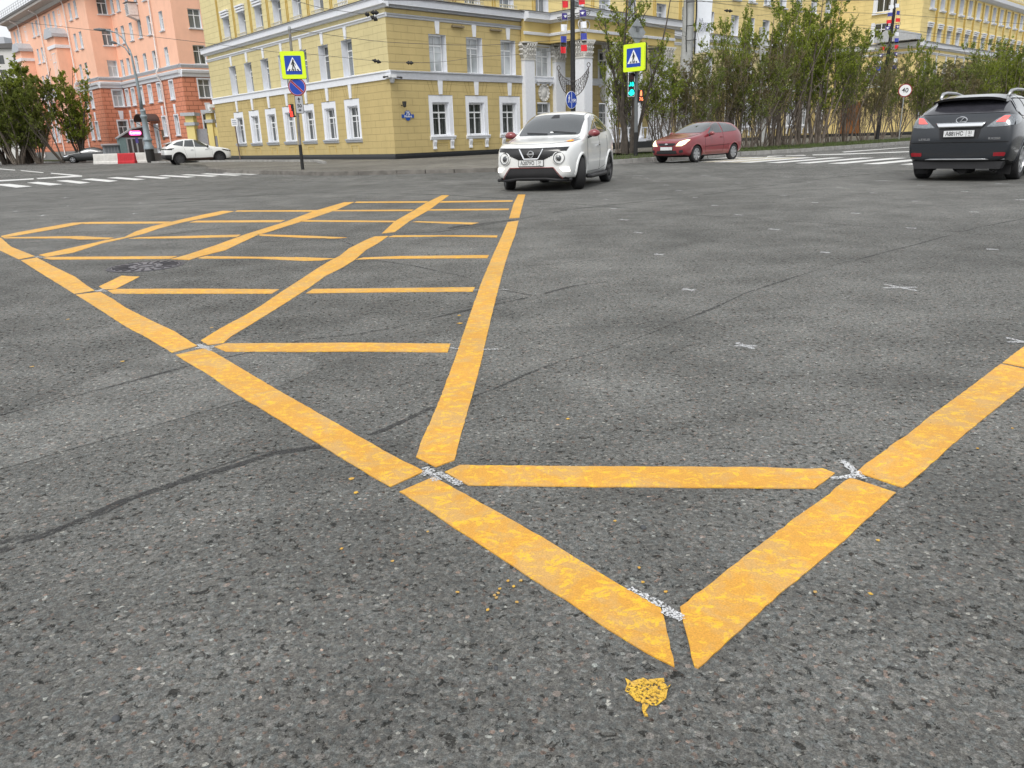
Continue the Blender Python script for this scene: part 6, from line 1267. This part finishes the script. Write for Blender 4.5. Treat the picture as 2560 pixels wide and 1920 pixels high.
mb = MB(); mb.tube([hz(x, y, Y) for x, y in ((325, 138), (319, 128), (312, 119), (302, 113), (291, 109))], [.07, .06, .05, .045, .04], 8); a = mb.build('arm', LG, SL, Matrix.Identity(4), smooth='all'); mb = MB(); mb.tube([hz(292, 109, Y), hz(283, 106, Y), hz(274, 103, Y)], [.07, .13, .05], 8); mb.build('lamp_head', POLEG, a, Matrix.Identity(4), smooth='all')
# ---- small sign near the far end of the yellow building
b = G(601, 399, PZ); Y = b.y; c = hz(586, 306, Y); o = thing('road_sign', b, 'small white plate sign on a thin rusty pole before the far windows', 'sign')
mb = MB(); mb.tube([b, (c.x, Y, c.z+.2)], .05, 8); mb.build('pole', plain('pole_rusty', (.16, .12, .10), .7, var=.5, nscale=3), o, Matrix.Identity(4)); W = Pm(c, R_(15)); mb = MB(); mb.prism(rrect(.45, .55, .04), -.07, -.05, 'y'); mb.build('sign_panel', WHT, o, W); mb = MB()
for z in (-.12, 0, .12): mb.box(-.15, .15, -.076, -.0705, z-.02, z+.02)
mb.build('print', plain('print_blue', (.12, .16, .26), .6), o, W)
# ---- barriers
def barrier(x0, x1, yb, mat, lab, dz=.86, Yo=0):
    Y = G((x0+x1)/2, yb).y; Y = min(Y, 70)+Yo; a = hz(x0, yb, Y); c = hz(x1, yb, Y); L = c.x-a.x; W = Matrix.Translation(((a.x+c.x)/2, Y, 0)) @ Matrix.Rotation(R_(3), 4, 'Z')
    mb = MB(); mb.prism([(-.32, 0), (.32, 0), (.30, .16), (.22, .24), (.12, dz-.06), (.10, dz), (-.10, dz), (-.12, dz-.06), (-.22, .24), (-.30, .16)], -L/2+.06, L/2-.06, 'x')
    o = mb.build('barrier_shell', mat, None, W); o.name = 'plastic_barrier'; tag(o, lab, 'barrier', 'water-filled plastic road barriers by the street lamp')
    mb = MB()
    for k in range(8): x = -L/2+.2+(L-.4)*k/7; mb.prism([(-.235, .24), (-.215, .24), (-.125, dz-.1), (-.145, dz-.1)], x-.025, x+.025, 'x')
    mb.build('rib', mat, o, W)
BW_ = plain('barrier_white', (.58, .57, .54), .6, var=.12, nscale=3); BR_ = plain('barrier_red', (.45, .012, .02), .5, var=.15, nscale=3)
barrier(236, 268, 407, BW_, 'white plastic barrier at the left end, touching the black sedan', Yo=1.0); barrier(262, 301, 409, BW_, 'white plastic barrier in front, immediately left of the red one', Yo=-.4)
barrier(297, 342, 408, BR_, 'bright red plastic barrier in the middle of the white ones', Yo=-.8); barrier(325, 374, 406, BW_, 'white plastic barrier behind the red one, next to the lamp base', Yo=1.0)
# ---- entrance vestibule
Y = 77.0; b = hz(340, 384, Y); KS = thing('entrance_kiosk', (b.x, Y, 0), 'glazed entrance kiosk with pink neon sign against the orange building', 'kiosk'); RK = Matrix.Rotation(R_(30), 4, 'Z')
a = hz(316, 345, Y); c = hz(366, 345, Y); zt = a.z; W = Matrix.Translation(((a.x+c.x)/2, Y, 0)) @ RK; w2 = (c.x-a.x)/2
mb = MB(); mb.box(-w2, w2, .0, 2.2, .15, zt); mb.build('body', plain('kiosk_dark', (.05, .04, .04), .3, coat=.4), KS, W)
mb = MB()
for x in (-w2, -w2*.55, w2*.0-.1, w2*.5, w2-.1): mb.box(x, x+.14, -.06, -.003, .15, zt)
mb.box(-w2, w2, -.065, -.004, zt-.12, zt+.05); mb.box(-w2, w2, -.065, -.004, .1, .3); mb.build('frame', plain('alu_grey', (.33, .33, .34), .45, metal=.3), KS, W)
mb = MB(); mb.box(-w2-.55, -w2-.01, -.1, 2.8, .0, zt+.1); mb.build('side_panel', plain('teal_grey', (.14, .20, .20), .5), KS, W)
mb = MB(); mb.prism([(-w2-.7, zt+.05), (w2+.15, zt+.05), (w2+.15, zt+1.0), (-w2+.7, zt+.75)], -.12, 2.2, 'y'); rf = mb.build('roof', plain('kiosk_maroon', (.045, .012, .016), .5), KS, W)
mb = MB(); mb.prism([(-w2-.75, zt+.03), (-w2-.7, zt-.05), (-w2+.72, zt+.76), (w2+.2, zt+1.01), (w2+.2, zt+1.12), (-w2+.66, zt+.87)], -.2, 2.3, 'y'); mb.build('roof_edge', MT['alu_grey'], KS, W)
n_ = W @ Matrix.Translation((-.05, -.16, zt+.42)); mb = MB(); mb.prism(rrect(1.05, .42, .19), -.03, .02, 'y'); sg = mb.build('neon_sign', emis('neon_pink', (1, .12, .42), 1.5), KS, n_); txt('Салон', .30, n_, sg, emis('neon_core', (1, .75, .85), 2.0), 0, -.04, 0, bold=.004)
mb = MB(); mb.box(-.12, .12, -.07, -.066, 1.7, 2.2); mb.build('poster', plain('poster_violet', (.10, .08, .30), .6), KS, W)
mb = MB(); mb.box(-w2-1.9, -w2-.6, 1.0, 3.0, 0, 1.5); an = mb.build('annex', plain('annex_grey', (.20, .22, .24), .6), KS, W)
mb = MB()
for k in range(5): mb.box(-w2-1.85+k*.27, -w2-1.80+k*.27, .95, .995, 0, 1.5)
mb.prism([(.8, 1.5), (3.1, 1.5), (3.1, 1.75), (.7, 1.62)], -w2-2.0, -w2-.55, 'x'); mb.build('annex_roof', MT['alu_grey'], an, W)
mb = MB(); 
for k in range(4): mb.box(w2+.5, w2+3.2, 1.2+k*.35, 3.2, 0, .18*(k+1))
tag(mb.build('steps', OG, None, W), 'grey stone entrance steps beside the street lamp, below the arched canopy', 'steps')
# ---- wires
WR = plain('wire_dark', (.07, .07, .07), .6)
def wire(px, Y0, Y1, lab, r=.016, ins=(), seedn=0):
    r = r*.62
    n = len(px)-1; P_ = [hz(x, y, Y0+(Y1-Y0)*i/n) for i, (x, y) in enumerate(px)]; mb = MB()
    # smooth the run
    Q = []
    for i in range(n):
        p0 = P_[max(i-1, 0)]; p1, p2 = P_[i], P_[i+1]; p3 = P_[min(i+2, n)]
        for k in range(5): t = k/5; Q.append(.5*((2*p1)+(p2-p0)*t+(2*p0-5*p1+4*p2-p3)*t*t+(3*p1-p0-3*p2+p3)*t**3))
    Q.append(P_[-1]); mb.tube(Q, r, 5); o = mb.build('overhead_wire', WR, None); tag(o, lab, 'wire', 'overhead trolley and support wires')
    for (x0, y0), (x1, y1) in ins:
        Ym = (Y0+Y1)/2; mb = MB(); a, c = hz(x0, y0, Ym), hz(x1, y1, Ym); mb.tube([a, a.lerp(c, .2), a.lerp(c, .35), a.lerp(c, .5), a.lerp(c, .65), a.lerp(c, .85), c], [.02, .05, .09, .04, .09, .05, .02], 8); mb.build('insulator', BASEB, o, Matrix.Identity(4), smooth='all')
wire([(-40, 45), (60, 56), (220, 74), (400, 94), (551, 112), (700, 131), (780, 136), (955, 154)], 36, 36, 'thin wire crossing the orange facade and the yellow side wall', .014, [((930, 150), (953, 156))])
wire([(724, 74), (800, 84), (934, 102), (1040, 109), (1200, 113), (1307, 107), (1428, 98)], 34, 36.8, 'dark wire strung from the left sign post to the black pole', .016)
wire([(955, 154), (1010, 157), (1110, 154), (1200, 142), (1330, 134), (1430, 120)], 36, 36.8, 'faint wire running low across the first-floor windows', .012, [((1015, 156.5), (1034, 157.5))])
wire([(640, -30), (780, 14), (870, 30), (912, 35)], 30, 30, 'short wire with a forked insulator near the building corner', .014, [((912, 34), (924, 38)), ((926, 31), (947, 32)), ((926, 40), (944, 51))])
wire([(960, 1), (1300, 2), (1600, 3), (1900, 4), (2200, 0)], 33, 33, 'straight trolley wire along the very top right of the view', .016)
wire([(1440, 5), (1500, 20), (1600, 52), (1700, 78), (1716, 80)], 37, 49.5, 'cable sagging from the black pole to the concrete mast, upper one', .018)
wire([(1440, 14), (1500, 34), (1600, 62), (1660, 76), (1716, 92)], 37, 49.6, 'cable sagging from the black pole to the concrete mast, lower one', .018)
wire([(1745, 0), (1800, 9), (1900, 18), (2000, 27), (2230, 36), (2560, 60)], 48, 48, 'wire crossing the upper right windows, above the insulator', .018, [((1810, 26), (1832, 28)), ((1930, 22), (1965, 18))])
wire([(1716, 66), (1790, 56), (1900, 38), (2000, 30), (2100, 22)], 48, 46, 'thin rising wire right of the banner', .012)
wire([(2000, 60), (2130, 62), (2240, 72), (2400, 92), (2600, 122)], 60, 60, 'one of the wires crossing behind the leaning flag pole, highest', .018); wire([(2000, 66), (2130, 68), (2240, 79), (2400, 100), (2600, 130)], 60, 60, 'one of the wires crossing behind the leaning flag pole, lowest', .018)
wire([(1780, 82), (1900, 100), (2060, 112), (2200, 118), (2330, 122), (2560, 128)], 62, 62, 'wire at cornice height behind the tall shrubs', .018)
# ================================================================ trees and shrubs
def leafmat(name, c1, c2):
    t = NT(name); oi = t.n('ObjectInfo'); p = t.pos(); n = t.noise(p, 1.6, 3, .6); f = t.noise(p, 40, 2)
    c = t.mix(c1, c2, t.ramp(n, [(.35, 0), (.65, 1)])); c = t.mix(c, t.ramp(f, [(.3, .65), (.7, 1.4)]), 1, 'MULTIPLY'); t.col(c)
    t.b.inputs['Roughness'].default_value = .6; t.b.inputs['Specular IOR Level'].default_value = .25
    tr = t.n('BsdfTranslucent'); t.l(c, tr.inputs['Color']); mx = t.n('MixShader'); mx.inputs[0].default_value = .35; t.l(t.b.outputs[0], mx.inputs[1]); t.l(tr.outputs[0], mx.inputs[2])
    t.l(mx.outputs[0], t.t.nodes['Material Output'].inputs['Surface']); MT[name] = t.m
leafmat('leaf_fresh', (.16, .22, .025), (.27, .31, .045)); leafmat('leaf_dull', (.13, .175, .03), (.21, .24, .05)); leafmat('bud', (.14, .14, .05), (.20, .16, .075))
plain('bark_grey', (.185, .155, .128), .95, var=.45, nscale=5); plain('bark_dark', (.085, .072, .06), .95, var=.4, nscale=5)
def shrub(seed, H, spread, nst, leaf, leaflow, leafs, twig=1.0, r0=.06, lean=(0, 0)):
    rg = random.Random(seed); wd = MB(); lf = MB()
    def path(p, d, L, n, wob, up=.12):
        o = [p.copy()]; d = d.normalized()
        for i in range(n):
            d = (d+Vector((rg.gauss(0, wob), rg.gauss(0, wob), rg.gauss(0, wob*.6)+up))).normalized(); o.append(o[-1]+d*L/n)
        return o
    def leaves(pts, k):
        for _ in range(k):
            i = rg.randrange(1, len(pts)); p = pts[i-1].lerp(pts[i], rg.random())
            if p.z < leaflow*H*rg.uniform(.7, 1.2): continue
            for _ in range(rg.choice((2, 3, 3, 4))):
                s = leafs*rg.uniform(.6, 1.25); a = Vector((rg.gauss(0, 1), rg.gauss(0, 1), rg.gauss(.5, .8))).normalized(); b = a.cross(Vector((rg.gauss(0, 1), rg.gauss(0, 1), rg.gauss(0, 1)))).normalized()*s*.42; q = p+a*s*.2; c = a*s
                lf.add([q, q+b+c*.45, q+c, q-b+c*.45], [(0, 1, 2, 3)])
    for s in range(nst):
        a = 2*math.pi*(s+rg.random()*.8)/nst; rr = rg.uniform(.05, .35)*min(1, spread); base = Vector((rr*math.cos(a), rr*math.sin(a), -.05)); out = spread*rg.uniform(.2, 1.0)
        d = Vector((math.cos(a)*out/H*1.3+lean[0], math.sin(a)*out/H*1.3+lean[1], 1)); hh = H*rg.uniform(.72, 1.0)
        st = path(base, d, hh, 11, .07, .05); rb = r0*rg.uniform(.55, 1.1); wd.tube(st, [rb*(1-.82*i/11) for i in range(12)], 6, cap=False)
        nb = int(13*twig)
        for j in range(nb):
            t = rg.uniform(.16, .98); i = int(t*11); i = min(i, 10); p = st[i].lerp(st[i+1], t*11-i); az = rg.uniform(0, 6.283)
            dd = Vector((math.cos(az), math.sin(az), rg.uniform(.5, 1.3))); L = H*rg.uniform(.10, .24)*(1.2-t*.65); br = path(p, dd, L, 5, .14, .10); r1 = rb*.32*(1.1-t*.6)
            wd.tube(br, [r1*(1-.75*k/5) for k in range(6)], 4, cap=False); leaves(br, int(leaf*.4))
            for m_ in range(int(4*twig)):
                k = rg.randrange(1, 5); az = rg.uniform(0, 6.283); tw = path(br[k], Vector((math.cos(az), math.sin(az), rg.uniform(.4, 1.4))), L*rg.uniform(.3, .6), 3, .16, .12); r2 = max(.0045, r1*.4)
                wd.tube(tw, [r2, r2*.8, r2*.6, r2*.4], 3, cap=False); leaves(tw, leaf)
    return wd, lf
PROT = {}
def proto(k, *a, lm='leaf_fresh', bm_='bark_grey', **kw):
    w_, l_ = shrub(*a, **kw); PROT[k] = (w_.mesh('trunk', MT[bm_], True, False), l_.mesh('crown', MT[lm], False, False), max(max(v[2] for v in w_.v), sorted(v[2] for v in l_.v)[int(len(l_.v)*.995)]))
proto('tall1', 11, 7.0, 1.7, 7, 9, .28, .082, r0=.08, twig=1.15)
proto('tall2', 12, 7.0, 2.1, 7, 9, .26, .082, r0=.075, twig=1.15)
proto('hedge1', 13, 5.0, 1.9, 14, 5, .34, .058, r0=.034, twig=1.35, lm='leaf_dull')
proto('hedge2', 14, 5.0, 2.2, 15, 5, .38, .056, r0=.032, twig=1.35, lm='bud')
proto('hedge3', 15, 5.0, 1.7, 11, 7, .42, .062, r0=.045, twig=1.2)
proto('forked', 16, 7.2, 2.1, 5, 6, .34, .08, r0=.13, twig=1.3, bm_='bark_dark')
proto('left1', 17, 10.0, 3.2, 13, 10, .18, .135, r0=.10, twig=1.2, lm='leaf_dull')
proto('left2', 18, 10.0, 3.0, 10, 11, .22, .135, r0=.12, twig=1.2, bm_='bark_dark')
used = set()
def plant(k, x, yb, ytop, label, Y=None, name='shrub', cat='shrub', group=None, rot=0, wsc=1.0):
    w_, l_, H0 = PROT[k]; p = G(x, yb, PZ) if Y is None else Vector((hz(x, yb, Y).x, Y, PZ)); H = hz(x, ytop, p.y).z-PZ; s = max(.4, H/H0)
    W = Matrix.Translation(p) @ Matrix.Rotation(rot, 4, 'Z') @ Matrix.Diagonal((s*wsc, s*wsc, s, 1)); o = bpy.data.objects.new(name, None); link(o, None, W); tag(o, label, cat, group)
    link(bpy.data.objects.new('trunk', w_), o, W); link(bpy.data.objects.new('crown', l_), o, W); return o
HG = 'shrubs of the roadside hedge along the right pavement'
plant('forked', 1576, 386, -70, 'dark many-stemmed young tree right behind the traffic signal post', name='tree', cat='tree', rot=.5, wsc=.85)
plant('tall2', 1548, 384, 60, 'thin leafy sapling just left of the traffic signal post', name='tree', cat='tree', rot=2.1, wsc=.6)
rows = [('hedge3', 1655, 381, 135, 1.2), ('hedge2', 1700, 378, 130, .9), ('hedge1', 1745, 376, 118, 1.0), ('hedge2', 1790, 373, 112, 1.0), ('hedge3', 1815, 371, 40, .7), ('tall1', 1840, 371, 8, .55), ('hedge1', 1872, 370, 105, 1.0), ('hedge2', 1905, 368, 80, .9), ('tall2', 1935, 366, -25, .8), ('hedge3', 1962, 364, 25, .9), ('tall1', 2003, 362, -45, .95), ('tall2', 2042, 360, -30, .9), ('hedge1', 2078, 357, 40, .9),
        ('hedge3', 2111, 355, 70, .8), ('hedge2', 2155, 352, 120, .9), ('hedge1', 2196, 348, 112, .9), ('hedge2', 2240, 343, 118, 1.0), ('tall1', 2290, 344, 88, .6), ('hedge1', 2318, 344, 150, 1.2), ('hedge2', 2362, 342, 140, 1.2), ('hedge1', 2405, 339, 118, 1.2), ('tall2', 2438, 338, 98, .8), ('hedge3', 2475, 335, 88, 1.0), ('tall1', 2515, 334, 82, .8), ('hedge1', 2550, 332, 92, 1.1), ('hedge2', 2600, 330, 90, 1.2), ('hedge2', 2340, 338, 150, 1.2), ('hedge2', 2440, 333, 120, 1.2), ('hedge1', 2530, 329, 110, 1.2)]
LB = ['wide low shrub directly behind the bonnet of the red hatchback', 'bare brown shrub at the foot of the banner mast', 'budding shrub immediately right of the banner mast', 'bare shrub behind the roof of the red hatchback', 'slim green shrub rising above the tail of the red hatchback', 'tall narrow green shrub right of the red hatchback', 'low bare shrub two gaps right of the red hatchback', 'olive shrub hiding the grey concrete pole', 'tall fresh-green shrub left of the tallest pair', 'medium shrub between the tall leafy ones', 'tallest leafy shrub of the hedge, thick grey stems', 'tall leafy shrub with steep diagonal branches, next to the tallest', 'medium shrub at the right edge of the tall group',
      'sparse shrub left of the brown door', 'bare rounded shrub in front of the brown door', 'bare bushy shrub left of the speed sign', 'bare shrub behind the speed sign pole', 'pointed leafy shrub just right of the speed sign', 'low bare shrub left of the dark SUV roof', 'bare shrub above the left rear corner of the dark SUV', 'dense olive shrub above the dark SUV spoiler', 'leafy shrub peak above the middle of the dark SUV', 'green shrub above the right of the dark SUV roof', 'leafy tall shrub near the right frame edge', 'olive shrub partly cut by the right frame edge', 'shrub mostly outside the right frame edge', 'back row shrub behind the low bare one by the dark SUV', 'back row shrub behind the peak above the dark SUV', 'back row shrub behind the right frame edge shrubs']
for i, ((k, x, yb, yt, ws), lb) in enumerate(zip(rows, LB)): plant(k, x, yb, yt, lb, group=HG, rot=i*1.7, wsc=ws)
LG2 = 'large shrubs beside the far left kerb'
for i, (k, x, yt, Y, ws, lb) in enumerate((('left1', -35, 150, 84, 1.4, 'large leafy shrub cut by the left frame edge'), ('left2', 15, 128, 85, 1.2, 'tall yellowish-green shrub at the far left edge'), ('left1', 45, 150, 82, 1.3, 'dense dull green shrub in front of the left shrub mass'), ('left2', 72, 135, 84, 1.15, 'leafy shrub nearest the orange wall in the left shrub mass'), ('left1', 98, 195, 83, 1.1, 'shorter dark shrub at the right side of the left shrub mass'))):
    plant(k, x, 400, yt, lb, Y=Y, group=LG2, rot=i*1.3, wsc=ws)
plant('left2', 206, 400, 160, 'slim leafy tree behind the black sedan', Y=86, name='tree', cat='tree', rot=.8, wsc=.95)
w_, l_ = shrub(31, 9, 1.6, 3, 9, .5, .13, r0=.14, lean=(-.55, 0)); PROT['lean'] = (w_.mesh('trunk', MT['bark_dark'], True, False), l_.mesh('crown', MT['leaf_dull'], False, False), 8)
plant('lean', 158, 400, 205, 'dark leaning tree between the left shrubs and the black sedan', Y=82, name='tree', cat='tree', rot=.1, wsc=.9)
